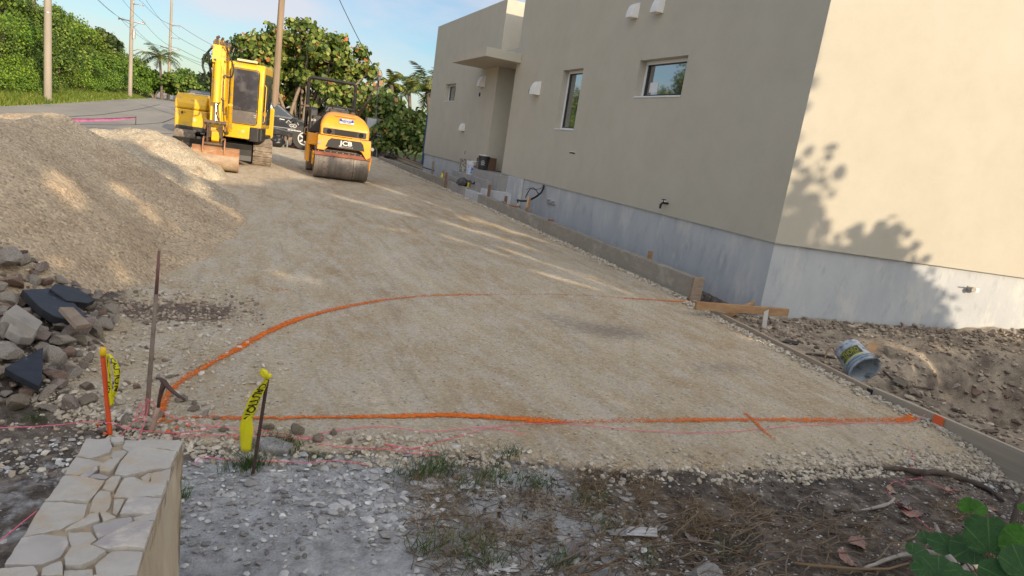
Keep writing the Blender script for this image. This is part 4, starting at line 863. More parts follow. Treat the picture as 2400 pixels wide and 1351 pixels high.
for y0,y1,za,zb in ((6.62,9.09,.295,.30),(9.10,11.17,.30,.33),(11.19,14.98,.33,.35)):
    mb=MB(); mb.add([(5.33,y0,-.3),(5.46,y0,-.3),(5.46,y1,-.3),(5.33,y1,-.3),(5.33,y0,za),(5.46,y0,za),(5.46,y1,zb),(5.33,y1,zb)],[(0,3,2,1),(4,5,6,7),(0,1,5,4),(1,2,6,5),(2,3,7,6),(3,0,4,7)]); kb(mb,'wall_section',KCON,bevel=.006)
for y0,y1,za,zb in ((17.3,20.6,.40,.42),(20.62,24.6,.42,.41),(24.62,27.6,.40,.39)):
    mb=MB(); mb.add([(5.33,y0,-.1),(5.46,y0,-.1),(5.46,y1,-.1),(5.33,y1,-.1),(5.33,y0,za),(5.46,y0,za),(5.46,y1,zb),(5.33,y1,zb)],[(0,3,2,1),(4,5,6,7),(0,1,5,4),(1,2,6,5),(2,3,7,6),(3,0,4,7)]); kb(mb,'wall_section',KCON,bevel=.006)
mb=MB(); mb.bb(5.315,5.475,6.575,6.615,-.1,.31); kb(mb,'end_board',WOLD,bevel=.003)
T2=thing('steps','grey concrete entry steps rising from the kerb to the recessed doorway','steps',(5.7,17,0))
for x0,z0,y0,y1 in ((5.34,.40,15.9,17.28),(5.47,.402,17.28,19.6),(5.6,.53,16.0,19.4),(5.87,.68,16.05,19.0),(6.09,.855,15.96,17.9)):
    pass
for k,(x0,x1,z0,y0,y1) in enumerate(((5.335,5.5,.40,16.1,17.28),(5.5,5.65,.53,15.75,18.65),(5.65,5.80,.671,15.35,18.35),(5.80,6.12,.672,16.985,18.35))):
    mb=MB(); mb.bb(x0,x1,y0,y1,-.2,z0); o=kb(mb,'step',CG,T2,bevel=.008)
mb=MB(); mb.bb(5.80,6.40,15.03,16.98,.1,.856); kb(mb,'landing',CG,T2,bevel=.008)
mb=MB(); mb.prism([(5.50,15.0),(6.03,14.6),(6.03,15.028),(5.655,15.028),(5.655,15.345),(5.50,15.345)],-.2,.48,'z'); mb.prism([(5.36,15.0),(5.498,15.0),(5.498,16.09),(5.36,16.09)],-.2,.36,'z'); kb(mb,'cheek_block',PLI,T2,bevel=.01)
# form stakes along the kerb
def stake(px_,py_,X,zb,zt_,w_,label,m=None,lean=0,tape=False,name='wooden_stake'):
    p=atx(px_,py_,X); T=thing(name,label,'stake',(X,p[1],zb),0,'wooden stakes along the kerb wall'); mb=MB(); h=zt_-zb
    mb.add([(-.02,-w_/2,-.15),(.02,-w_/2,-.15),(.02,w_/2,-.15),(-.02,w_/2,-.15),(-.02,-w_/2+lean,h),(.02,-w_/2+lean,h),(.02,w_/2+lean,h*.985),(-.02,w_/2+lean,h*.985)],[(0,3,2,1),(4,5,6,7),(0,1,5,4),(1,2,6,5),(2,3,7,6),(3,0,4,7)])
    mb.build('post',m or WOLD,T,bevel=.002); return T
WRED=mat('red_brown_wood',(.20,.10,.065),.85,(.26,.15,.10),6,stretch=(1,1,.3),bsc=20)
stake(1522,608,5.50,-.05,.40,.07,'stub of pine stake nearest the camera behind the kerb wall',WNEW)
st_=stake(1236,492,5.50,.1,.62,.10,'split pine stake under the black cables, pale strip nailed on',WNEW)
mb=MB(); mb.box((-.03,-.02,.42),(.015,.05,.24),rx=.12); mb.build('pale_strip',mat('pale_lath',(.62,.47,.32),.8,(.55,.40,.26),6),st_)
stake(1185,470,5.50,.1,.49,.08,'short reddish stake between the cables and the steps',WRED)
stake(1146,450,5.50,.1,.62,.10,'tall reddish stake just right of the steps',WRED)
st_=stake(1098,440,5.48,.2,.57,.12,'pine stake with crumpled yellow tape in front of the black bag',WNEW)
mb=MB()
for k in range(7): mb.tube([(-.04,-.06-.02*k%.07,.30-.03*k),(-.06,-.10+.012*k,.33-.04*k),(-.045,-.14+.02*k,.28-.03*k)],[.012,.016,.010],6)
mb.build('yellow_tape',YEL,st_,smooth='all')
stake(1043,438,5.30,.15,.62,.08,'dark red stake in front of the lowest step',WRED)
st_=stake(1036,432,5.50,.2,.62,.11,'stake wrapped in yellow tape left of the steps',WNEW)
mb=MB(); mb.tube([(0,0,.05),(0,.01,.18),(0,0,.33)],[.085,.07,.05],8); mb.build('yellow_tape',YEL,st_,smooth='all')
mb=MB(); mb.tube([(-.07,-.04,.09),(-.09,-.04,.09)],.03,8); mb.build('tape_print',INK,st_)
stake(1010,430,5.50,.2,.78,.08,'tall grey stake far along the kerb with a rusty bar tied to it',WOLD)
mb=MB(); mb.bar((5.5,19.7,.52),(5.75,22.0,.46),.03); o=mb.build('steel_bar',RUST); tag(o,'rusty bar tied from the tall grey stake toward the portable toilet','bar')
# wedge and debris on the kerb top
mb=MB(); mb.box((0,0,0),(.09,.28,.03),rz=.3); o=mb.build('wood_scrap',WNEW,loc=(5.42,12.9,.365)); tag(o,'flat pine scrap lying on top of the kerb wall below the cables','scrap')
mb=MB(); mb.box((0,0,0),(.05,.42,.02),rz=-.25); o=mb.build('wood_scrap',WOLD,loc=(5.42,13.5,.36)); tag(o,'thin grey lath on top of the kerb wall left of the pine scrap','scrap')
mb=MB(); mb.box((0,0,0),(.10,.06,.04)); o=mb.build('wood_scrap',WRED,loc=(5.39,11.0,.345)); tag(o,'little red wood wedge on the kerb wall joint','scrap')
# ---------------------------------------------------------------- form boards on the right of the pad
def board(p,q,za,zb,h,label,m,name='form_board',th=.038):
    c=((p[0]+q[0])/2,(p[1]+q[1])/2,0); mb=MB(); d=Vector((q[0]-p[0],q[1]-p[1],0)).normalized(); n_=Vector((-d.y,d.x,0))*th/2
    P=Vector((p[0],p[1],0));Q=Vector((q[0],q[1],0)); n=14; vs=[];fs=[]
    for k in range(n+1):
        u=k/n; c_=P.lerp(Q,u)+n_*.25*math.sin(u*5); z=za+(zb-za)*u
        for s,zz in ((-1,z-h),(1,z-h),(1,z),(-1,z)): v=c_+n_*s; vs.append((v.x-c[0],v.y-c[1],zz))
    for k in range(n):
        a=k*4; fs+=[(a,a+1,a+5,a+4),(a+1,a+2,a+6,a+5),(a+2,a+3,a+7,a+6),(a+3,a,a+4,a+7)]
    fs+=[(0,3,2,1),(n*4,n*4+1,n*4+2,n*4+3)]; mb.add(vs,fs); o=mb.build(name,m,loc=c,bevel=.002); tag(o,label,'board'); return o
WBR=mat('brown_form_board',(.32,.24,.165),.85,(.38,.32,.25),3,stretch=(1,.15,3),bsc=18,dirt=(.36,.32,.26),dsc=4,dlo=.55,dhi=.68)
ba=board((5.275,6.45),(4.955,3.62),.05,.045,.17,'long thin brown form board edging the driveway from the kerb wall end',WBR)
bb_=board((4.945,3.60),(4.845,1.2),.06,.115,.24,'wide weathered form board nearest the camera at the right edge of the driveway',WGREY)
mb=MB(); mb.box((4.925,3.61,-.02),(.02,.05,.12)); o=mb.build('strap',BLKP); tag(o,'black strap over the joint of the two form boards','strap')
# orange mark and string on board
o=MB().bb(4.888,4.8935,2.955,3.035,-.03,.078).build('orange_mark',SPR); tag(o,kind='structure')
# timber brace (2x4) and its supports
def box_between(a,b3,w_,h): mb=MB(); c=(Vector(a)+Vector(b3))/2; mb.bar(Vector(a)-c,Vector(b3)-c,w_,h); return mb,c
a=at(1630,716,.12); b3=at(1846,733,.14); mb,c=box_between(a,b3,.045,.09); o=mb.build('timber_brace',WNEW,loc=c,bevel=.003); tag(o,'knotty pine two-by-four lying from the kerb end toward the house corner','timber')
a=at(1700,738,.05); b3=at(1775,722,.06); mb,c=box_between((a[0],a[1]+.05,.0),(b3[0],b3[1]+.08,.09),.035,.07); o=mb.build('timber_brace',WNEW,loc=c,bevel=.003); tag(o,'short slanted pine piece tucked under the two-by-four','timber')
a=at(1789,779,-.08); b3=at(1797,722,.17); mb,c=box_between(a,b3,.05,.02); o=mb.build('wooden_stake',mat('silver_lath',(.46,.44,.40),.85,(.38,.36,.32),5),loc=c,bevel=.002); tag(o,'pale grey lath stake standing in front of the two-by-four','stake')
# ---------------------------------------------------------------- machines : materials
YP=mat('machine_yellow_paint',(.80,.47,.008),.42,(.72,.41,.008),3,bm=.12,bsc=9,bd=.01,dirt=(.46,.32,.13),dsc=7,dlo=.51,dhi=.66,coat=.1)
OP=mat('roller_orange_paint',(.82,.36,.015),.4,(.76,.31,.012),3,bm=.05,bsc=9,dirt=(.55,.36,.17),dsc=3.5,dlo=.50,dhi=.80,coat=.2)
BP=mat('machine_black',(.018,.018,.02),.5,(.03,.028,.026),6,bm=.2,dirt=(.12,.10,.08),dsc=7,dlo=.6,dhi=.75)
DK=mat('greasy_steel',(.06,.045,.035),.6,(.13,.085,.05),9,bm=.5,bsc=30,dirt=(.33,.20,.09),dsc=12,dlo=.55,dhi=.65)
CHR=mat('chrome_rod',(.75,.75,.76),.15,(.7,.7,.72),4,metal=1,bm=0)
RUSTO=mat('orange_rust_steel',(.30,.13,.055),.8,(.38,.19,.09),6,bm=.5,bsc=30,dirt=(.42,.31,.19),dsc=8,dlo=.50,dhi=.66)
BKT=mat('worn_bucket_steel',(.27,.18,.11),.6,(.36,.27,.18),4,bm=.4,bsc=24,dirt=(.52,.50,.46),dsc=26,dlo=.60,dhi=.68,stretch=(1,1,2))
TRK=mat('dusty_track_steel',(.27,.22,.175),.85,(.18,.145,.115),8,bm=.6,bsc=30,dirt=(.40,.34,.27),dsc=9,dlo=.5,dhi=.65)
DGL=mat('tinted_glass',(.035,.035,.045),.18,(.05,.05,.062),5,bm=0,dirt=(.10,.095,.10),dsc=2.5,dlo=.5,dhi=.75)
GPN=mat('grey_lower_glass',(.14,.125,.12),.4,(.11,.10,.10),5,bm=0,dirt=(.19,.17,.15),dsc=5)
HOSE=mat('rubber_hose',(.014,.014,.015),.45,bm=0)
def rrect(x0,x1,z0,z1,r,n=5):
    o=[]
    for cx,cz,a0 in ((x1-r,z0+r,-90),(x1-r,z1-r,0),(x0+r,z1-r,90),(x0+r,z0+r,180)):
        for k in range(n+1):
            a=rad(a0+90*k/n); o.append((cx+r*math.cos(a),cz+r*math.sin(a)))
    return o
# ---------------------------------------------------------------- excavator
EO=Vector((-.3,19.3,.18)); T=thing('excavator','yellow mini excavator with dark cab glass and rusty bucket, facing the camera','excavator',EO)
RT=Matrix.Rotation(rad(-9),4,'Z')
def wl(v): return Vector(v)-EO     # world -> local
# undercarriage
def track(x0,x1,y0,y1,r=.29):
    mb=MB(); cz=r+.01; n=14; path=[]
    for k in range(n+1): a=rad(90+180*k/n); path.append((y0+r+r*math.cos(a),cz+r*math.sin(a)))
    m_=int((y1-y0-2*r)/.13)
    for k in range(1,m_): path.append((y0+r+(y1-y0-2*r)*k/m_,cz-r))
    for k in range(n+1): a=rad(-90+180*k/n); path.append((y1-r+r*math.cos(a),cz+r*math.sin(a)))
    for k in range(1,m_): path.append((y1-r-(y1-y0-2*r)*k/m_,cz+r))
    inner=[(cy+(p[0]-cy)*.86 if False else p[0],p[1]) for p in path for cy in (0,)]
    mb.prism([(p[0],p[1]) for p in path],x0+.03,x1-.03,'x')
    o=mb.build('track_belt',TRK,T,bevel=.0)
    L_=0; S2=[0]; pp=path+[path[0]]
    for a,b3 in zip(pp[:-1],pp[1:]): L_+=math.hypot(b3[0]-a[0],b3[1]-a[1]); S2.append(L_)
    ns=int(L_/.115); mb=MB()
    for k in range(ns):
        s=L_*k/ns; y=np.interp(s,S2,[p[0] for p in pp]); z=np.interp(s,S2,[p[1] for p in pp]); y2=np.interp(s+.01,S2,[p[0] for p in pp]);z2=np.interp(s+.01,S2,[p[1] for p in pp])
        d=Vector((0,y2-y,z2-z)).normalized(); nn=Vector((0,d.z,-d.y))
        c=Vector(((x0+x1)/2,y,z))+nn*.012
        Mx=Matrix(((1,0,0,c.x),(0,d.y,nn.y,c.y),(0,d.z,nn.z,c.z),(0,0,0,1)))
        mb.box((0,0,0),(x1-x0,.098,.022),M=Mx)
        for q in (-.035,.0,.035): mb.box((0,q,.016),(x1-x0,.012,.022),M=Mx)
    for q in (-.06,.06): pass
    s=mb.build('track_shoes',TRK,o)
    mb=MB(); 
    for yy in (y0+r,y1-r): mb.tube([(x0-.0,yy,cz),(x1+.0,yy,cz)],.19,16)
    for k in range(4): mb.tube([(x0+.02,y0+.55+k*.45,.11),(x1-.02,y0+.55+k*.45,.11)],.09,10)
    mb.build('wheels',DK,o,smooth=True)
track(.66,1.10,-1.45,1.3); track(-1.10,-.66,-1.45,1.3)
mb=MB(); mb.bb(-.66,.66,-.75,.75,.28,.50); mb.tube([(0,0,.46),(0,0,.62)],.5,24); mb.build('undercarriage_frame',BP,T,bevel=.02)
mb=MB(); mb.prism([(-1.95,.12),(-1.88,.10),(-1.85,.25),(-1.86,.40),(-1.93,.50),(-1.99,.50),(-1.93,.38),(-1.92,.24)],-1.08,.62); mb.bb(-.55,-.40,-1.86,-.7,.2,.34); mb.bb(.25,.40,-1.86,-.7,.2,.34); mb.build('dozer_blade',BP,T,bevel=.008)
# upper structure
def up(mb,name,m,parent=None,**k):
    o=mb.build(name,m,parent or T,**k); o.data.transform(RT); return o
mb=MB(); mb.bb(-1.0,1.02,-.9,1.25,.60,.72); up(mb,'slew_platform',BP,bevel=.02)
mb=MB(); mb.prism(rrect(-1.05,-.32,.64,1.12,.03)+[],-.80,.9,'y'); up(mb,'side_cover',YP,bevel=.03)
mb=MB()
prof=[(-.82,1.125),(-.82,1.26),(-.76,1.40),(-.60,1.49),(.9,1.53),(.9,1.125)]
mb.prism(prof,-1.06,-.33,'x'); hd=up(mb,'engine_hood',YP,bevel=.05,seg=4)
mb=MB(); n=16; cw=[]
for k in range(n+1):
    a=rad(180+180*k/n); cw.append((1.08*math.cos(a),.75-.62*math.sin(a)))
mb.prism([(-1.08,.75),*[(1.08*math.cos(rad(180-180*k/n)),.75+.62*math.sin(rad(180-180*k/n))) for k in range(1,n)],(1.08,.75)],.62,1.45,'z'); up(mb,'counterweight',YP,bevel=.04)
mb=MB(); mb.tube([(-.82,-.825,1.04),(-.82,-.835,1.04)],.012,8); mb.bb(-.90,-.86,-.815,-.80,1.0,1.06); up(mb,'cover_latch',BP)
mb=MB(); mb.tube([(-.60,-.802,.88),(-.60,-.806,.88)],.05,16); up(mb,'round_patch',mat('faded_patch',(.80,.55,.25),.6,bm=0))
mb=MB(); mb.prism(rrect(-.66,-.36,1.30,1.52,.02),-.62,.7,'y'); up(mb,'rear_hood_top',mat('dusty_yellow',(.62,.55,.38),.7,(.50,.42,.25),5),bevel=.02)
# cab
mb=MB(); cabp=[(-1.5,.90),(-1.50,1.9),(-1.44,2.30),(-1.34,2.40),(.05,2.42),(.10,2.36),(.10,.90)]
mb.prism(cabp,.22,1.05,'x'); cab=up(mb,'cab',YP,bevel=.045,seg=3)
mb=MB(); mb.prism(rrect(.30,.93,1.28,2.23,.07),-1.515,-1.50,'y'); g=up(mb,'windscreen',DGL,cab)
mb=MB(); mb.prism(rrect(.305,.925,.985,1.30,.05),-1.513,-1.50,'y'); g=up(mb,'lower_windscreen',GPN,cab)
mb=MB(); mb.bb(.29,.94,-1.525,-1.51,1.285,1.30); up(mb,'windscreen_bar',BP,cab)
mb=MB(); P=rrect(.285,.945,.965,2.25,.08,5); 
for p,q in zip(P,P[1:]+P[:1]): mb.tube([(p[0],-1.508,p[1]),(q[0],-1.508,q[1])],.009,5)
up(mb,'window_seal',HOSE,cab)
mb=MB()
for sx in (.335,.895): mb.box((sx,-1.52,1.185),(.05,.012,.07))
up(mb,'hinge_plate',mat('pale_plate',(.45,.42,.36),.6),cab)
mb=MB()
for sx in (.335,.895): mb.tube([(sx,-1.524,1.185),(sx,-1.535,1.185)],.014,8)
up(mb,'bolt',HOSE,cab)
mb=MB(); mb.box((.64,-1.40,2.445),(.46,.10,.05),rx=.1); up(mb,'roof_lamp',mat('pale_yellow_lens',(.78,.68,.38),.35,(.70,.58,.28)),cab,bevel=.01)
mb=MB(); mb.prism([(-1.40,1.32),(-1.36,2.05),(-1.27,2.20),(-.74,2.22),(-.74,1.32)],1.052,1.062,'x'); up(mb,'side_window',DGL,cab)
mb=MB(); mb.prism([(-.66,1.0),(-.66,2.22),(-.02,2.22),(-.02,1.0)],1.052,1.062,'x'); up(mb,'door_window',DGL,cab)
mb=MB(); mb.prism([(-1.40,1.02),(-1.40,1.22),(-.74,1.22),(-.74,1.02)],1.052,1.060,'x'); up(mb,'side_window',GPN,cab)
mb=MB(); mb.tube([(1.07,-1.44,1.05),(1.11,-1.46,1.1),(1.11,-1.46,1.9),(1.07,-1.44,1.95)],.010,6); up(mb,'grab_rail',YP,cab)
mb=MB(); mb.prism(rrect(.17,.80,.62,.925,.03),-1.56,-1.0,'y'); ap=up(mb,'front_apron',YP,bevel=.02)
textobj('model_number','50HR',.05,INK,ap,RT@frame((.36,-1.562,.83),(1,0,0),(0,0,1)),.0005)
mb=MB(); mb.tube([(.66,-1.562,.79),(.66,-1.566,.79)],.045,14); up(mb,'round_patch',bpy.data.materials['faded_patch'],ap)
mb=MB(); mb.prism([(.802,-1.57),(1.0,-1.57),(1.09,-1.45),(1.09,-.9),(.802,-.9)],.58,.915,'z'); up(mb,'black_corner_guard',BP,bevel=.02)
mb=MB(); mb.tube([(1.05,-1.50,.62),(1.05,-1.50,.90)],.05,10); up(mb,'corner_post',BP,smooth=True)
# swing post and boom
mb=MB(); mb.prism([(-1.75,.45),(-1.45,.40),(-1.2,.6),(-1.2,1.1),(-1.6,1.15),(-1.8,.95)],-.27,-.03,'x'); mb.build('swing_post',BP,T,bevel=.02)
def W(*p): return wl(p)
def beam(mb,pts,ws,hs):
    for a,b3,w_,h in zip(pts[:-1],pts[1:],ws,hs): mb.bar(a,b3,w_,h,up=(0,-1,0.3))
bx=-.36
mb=MB(); poly=[(17.75,1.0),(17.45,1.75),(17.05,2.35),(16.5,2.68),(16.08,2.79),(16.02,2.62),(16.4,2.42),(16.85,2.15),(17.2,1.6),(17.45,.95)]
mb.prism([(a-EO.y,b3-EO.z) for a,b3 in poly],bx-.09-EO.x,bx+.09-EO.x,'x'); bm_=mb.build('boom',YP,T,bevel=.012)
mb=MB(); mb.tube([W(bx+.16,17.5,.95),W(bx+.16,17.0,1.55)],.05,12); mb.tube([W(bx+.17,17.3,1.3),W(bx+.17,16.5,2.45)],.035,10); mb.build('lift_cylinder',YP,bm_,smooth=True)
# arm
ax=-.455
mb=MB(); poly=[(16.25,2.84),(16.02,2.84),(15.88,2.68),(15.84,2.38),(15.72,1.2),(15.66,.80),(15.80,.70),(15.92,.85),(16.12,1.8),(16.3,2.6)]
mb.prism([(a-EO.y,b3-EO.z) for a,b3 in poly],ax-.115-EO.x,ax+.105-EO.x,'x'); arm=mb.build('arm',YP,T,bevel=.012)
mb=MB(); mb.bar(W(ax-.04,15.84,2.72),W(ax-.04,15.76,2.36),.17,.06,up=(0,-1,.2)); mb.build('cylinder_bracket',YP,arm,bevel=.01)
mb=MB(); mb.tube([W(ax-.01,15.76,2.38),W(ax-.005,15.72,2.30),W(ax,15.60,1.58)],[.055,.072,.072],16); mb.tube([W(ax,15.60,1.60),W(ax,15.595,1.55)],.08,16); mb.build('bucket_cylinder',YP,arm,smooth=True)
mb=MB(); mb.tube([W(ax,15.60,1.58),W(ax+.005,15.54,1.17)],.030,14); mb.build('cylinder_rod',CHR,arm,smooth=True)
mb=MB(); 
for s in (-.135,.135): mb.bar(W(ax+s,15.50,1.16),W(ax+s,15.62,.70),.035,.09); mb.bar(W(ax+s,15.50,1.16),W(ax+s,15.80,.98),.03,.07)
mb.tube([W(ax-.22,15.50,1.15),W(ax+.22,15.50,1.15)],.04,10); mb.tube([W(ax-.20,15.70,.80),W(ax+.2,15.70,.80)],.045,10); mb.tube([W(ax-.22,15.60,.70),W(ax+.22,15.60,.70)],.035,10)
mb.bar(W(ax-.10,15.48,1.1),W(ax-.10,15.56,.84),.05,.06);mb.bar(W(ax+.10,15.48,1.1),W(ax+.10,15.56,.84),.05,.06)
mb.build('bucket_linkage',DK,T,bevel=.006)
mb=MB(); mb.prism([(15.62-EO.y,1.0-EO.z),(15.50-EO.y,.95-EO.z),(15.53-EO.y,.78-EO.z),(15.70-EO.y,.70-EO.z)],ax-.06-EO.x,ax+.09-EO.x); mb.build('arm_tip',YP,arm,bevel=.01)
for s in (-.21,.205):
    mb=MB(); mb.prism([(y-EO.y,z-EO.z) for y,z in [(15.66,.46),(15.36,.40),(15.30,.55),(15.46,.80),(15.62,.84),(15.78,.76),(15.8,.6)]],ax+s-.012-EO.x,ax+s+.012-EO.x); mb.build('bucket_ear',RUSTO,T,bevel=.004)
bk=[(15.84,.64),(15.60,.655),(15.42,.60),(15.31,.50),(15.26,.38),(15.28,.27),(15.36,.20),(15.50,.175),(15.70,.185)]
inn=[(y+.02 if y<15.6 else y,z) for y,z in bk]; cy,cz=15.62,.42
inn=[(cy+(y-cy)*.92,cz+(z-cz)*.90) for y,z in bk]
x0,x1=-.86,.03
def shell(i0,i1,name,m):
    mb=MB(); mb.prism([(y-EO.y,z-EO.z) for y,z in bk[i0:i1]+inn[i0:i1][::-1]],x0-EO.x,x1-EO.x); return mb.build(name,m,T,smooth=True)
b1=shell(0,4,'bucket_top_plate',RUSTO); b2=shell(3,9,'bucket',BKT)
for x in (x0-.012,x1): 
    mb=MB(); mb.prism([(y-EO.y,z-EO.z) for y,z in bk+[(15.80,.5)]],x-EO.x,x+.014-EO.x); mb.build('side_plate',RUSTO,b2,bevel=.003)
# knuckle + hoses
mb=MB(); mb.tube([W(ax-.13,16.12,2.76),W(ax+.22,16.12,2.76)],.06,12); mb.tube([W(ax-.04,15.96,2.81),W(ax-.05,15.94,2.88),W(ax-.01,15.93,2.90)],.03,8); mb.tube([W(ax+.03,16.0,2.83),W(ax+.06,15.97,2.89)],.025,8)
for s in (-.08,-.03,.04,.09): mb.box(W(ax+s,15.9,2.79),(.035,.05,.09))
mb.build('knuckle',DK,T,smooth=True)
def hose(name,L_,y,r=.014):
    P=[Vector(aty(px_,py_,y+dy)) for px_,py_,dy in L_]; Q=[]
    n=len(P)
    for k in range((n-1)*5+1):
        f_=k/5;i=min(int(f_),n-2);u=f_-i;p0,p1,p2,p3=P[max(i-1,0)],P[i],P[i+1],P[min(i+2,n-1)]
        Q.append(.5*((2*p1)+(-p0+p2)*u+(2*p0-5*p1+4*p2-p3)*u*u+(-p0+3*p1-3*p2+p3)*u**3)-EO)
    mb=MB(); mb.tube(Q,r,7); return mb.build(name,HOSE,T,smooth='all')
hose('hydraulic_hose',[(497,112,.1),(488,122,.1),(478,135,.1),(475,155,.1),(480,172,.1),(474,185,.15)],15.9,.022)
hose('hydraulic_hose',[(490,124,.1),(489,140,.1),(493,175,.1),(497,210,.1),(497,250,.1),(493,290,.1),(489,320,.05)],15.9,.014)
hose('hydraulic_hose',[(488,127,.2),(494,160,.2),(493,200,.15),(495,235,.1),(502,250,0),(507,262,0)],15.85,.012)
hose('hydraulic_hose',[(530,97,.1),(533,115,.1),(538,130,.1),(545,150,.1),(547,165,.1),(543,180,.1),(534,182,.1),(526,178,0)],15.9,.018)
hose('hydraulic_hose',[(526,105,.1),(527,130,.1),(528,160,.1),(525,200,.05),(524,260,.05),(527,320,.05)],15.85,.011)
hose('hydraulic_hose',[(507,262,0),(510,275,0),(514,285,0),(511,250,0),(516,240,0)],15.5,.010)
hose('hydraulic_hose',[(490,292,.1),(483,305,0),(487,318,0),(497,325,0)],15.6,.014)
hose('hydraulic_hose',[(532,118,.1),(538,125,.1),(541,118,.1),(535,112,.1),(530,120,.1)],15.95,.010)
mb=MB(); 
for px_,py_ in ((503,182),(527,105),(532,140),(504,140),(528,178),(522,232),(525,268),(497,110),(533,110)): mb.box(W(*aty(px_,py_,15.74)),(.05,.04,.04))
mb.tube([W(*aty(524,150,15.9)),W(*aty(523,200,15.8)),W(*aty(522,262,15.75))],.016,8)
mb.build('pipe_clamps',DK,arm)
mb=MB(); mb.tube([W(*aty(526,118,15.95)),W(*aty(527,150,15.9)),W(*aty(524,235,15.85))],.035,10); mb.build('hydraulic_pipe',YP,arm,smooth=True)
mb=MB(); 
for s in (-.2,.2): mb.bar(W(ax+s*.9,15.52,1.2),W(ax+s,15.62,1.0),.03,.05)
mb.build('link_arm',RUSTO,T)
# ---------------------------------------------------------------- roller
RO=Vector((2.37,17.58,.19)); T=thing('road_roller','orange tandem road roller with an open black roll bar, right of the excavator','roller',RO,rad(-3))
DRM=mat('muddy_drum_steel',(.33,.275,.225),.55,(.27,.22,.18),5,bm=.3,bsc=30,stretch=(1,1,1),dirt=(.10,.08,.065),dsc=17,dlo=.56,dhi=.64)
m=DRM; t=m.node_tree; b=t.nodes['Principled BSDF']; src=b.inputs['Base Color'].links[0].from_socket
r=ramp(t,[(.44,0),(.52,.8),(.56,.8),(.6,0)]); v=coords(t,(1,0,0)); t.links.new(noise(t,v,2.1,3,.5),r.inputs[0]); c=mixc(t,r.outputs[0],src,(.13,.115,.10)); t.links.new(c,b.inputs['Base Color'])
MX=lambda p: Matrix.Translation(p)@Matrix.Rotation(rad(90),4,'Y')
def drum(cx,cy,w_,r_):
    mb=MB(); mb.lathe([(r_*.80,-w_/2+.05),(r_*.82,-w_/2),(r_-.008,-w_/2),(r_,-w_/2+.01),(r_,w_/2-.01),(r_-.008,w_/2),(r_*.82,w_/2),(r_*.80,w_/2-.05),(.001,w_/2-.05)],56,MX((cx,cy,r_))); 
    mb.lathe([(.001,-w_/2+.05),(r_*.80,-w_/2+.05)],56,MX((cx,cy,r_)))
    return mb.build('drum',DRM,T,smooth=True)
d1=drum(0,-.93,1.26,.375)
mb=MB(); mb.lathe([(.3765,.26),(.379,.262),(.379,.268),(.3765,.27)],56,MX((0,-.93,.375))); mb.build('weld_seam',BP,d1)
drum(-.10,.95,1.26,.375)
# drum yokes
for s in (-1,1): MB().prism([(-1.25,.60),(-.62,.60),(-.75,.28),(-1.08,.28)],s*.66-.02,s*.66+.02,'x').build('drum_yoke',OP,T,bevel=.008)
mb=MB()
for s in (-1,1): mb.prism([(.55,.75),(1.3,.75),(1.1,.25),(.8,.25)],-.10+s*.66-.02,-.10+s*.66+.02,'x')
mb.prism([(.2,.62),(1.35,.62),(1.35,.98),(.2,.98)],-.72,.52,'x'); mb.build('rear_frame',OP,T,bevel=.015)
mb=MB(); mb.prism([(-.4,.5),(.4,.5),(.4,.85),(-.4,.85)],-.25,.2,'x'); mb.build('articulation_joint',BP,T,bevel=.01)
# scraper
mb=MB(); mb.box((0,-1.275,.575),(1.30,.02,.09),rx=-.5); mb.build('scraper_bar',mat('red_oxide',(.20,.065,.035),.8,(.27,.10,.06),9,bm=.3),T,bevel=.003)
mb=MB(); mb.box((0,-1.245,.635),(1.24,.03,.045),rx=-.5); o=mb.build('scraper_clamp',BP,T)
mb=MB()
for k in range(9): mb.tube([(-.56+k*.14,-1.262,.637),(-.56+k*.14,-1.272,.632)],.011,8)
mb.build('bolt',mat('pale_bolt',(.5,.48,.45),.5),o)
# bumper
mb=MB(); mb.prism([(-.60,1.0),(.62,1.0),(.64,.62),(.54,.55),(.42,.72),(.36,.74),(-.36,.74),(-.44,.66),(-.60,.66)],-1.34,-1.22,'y')
mb.bb(-.60,-.50,-1.22,-.2,.68,.98); mb.bb(.52,.62,-1.22,-.2,.68,.98); mb.build('front_bumper',OP,T,bevel=.015)
mb=MB(); mb.prism([(-.36,.90),(-.30,.955),(.38,.955),(.44,.90),(.48,.745),(-.42,.745)],-1.352,-1.335,'y'); bd=mb.build('badge_panel',mat('matt_black_panel',(.02,.02,.022),.6,bm=.1),T,bevel=.004)
WTX=mat('white_lettering',(.75,.75,.73),.5,bm=0)
textobj('logo','JCB',.145,WTX,bd,frame((.045,-1.354,.868),(1,0,0),(0,0,1)),.001,sx=1.25,bold=.004)
textobj('logo_subline','VIBROMAX',.062,mat('dull_lettering',(.35,.34,.32),.5,bm=0),bd,frame((.045,-1.354,.785),(1,0,0),(0,0,1)),.001,sx=1.1)
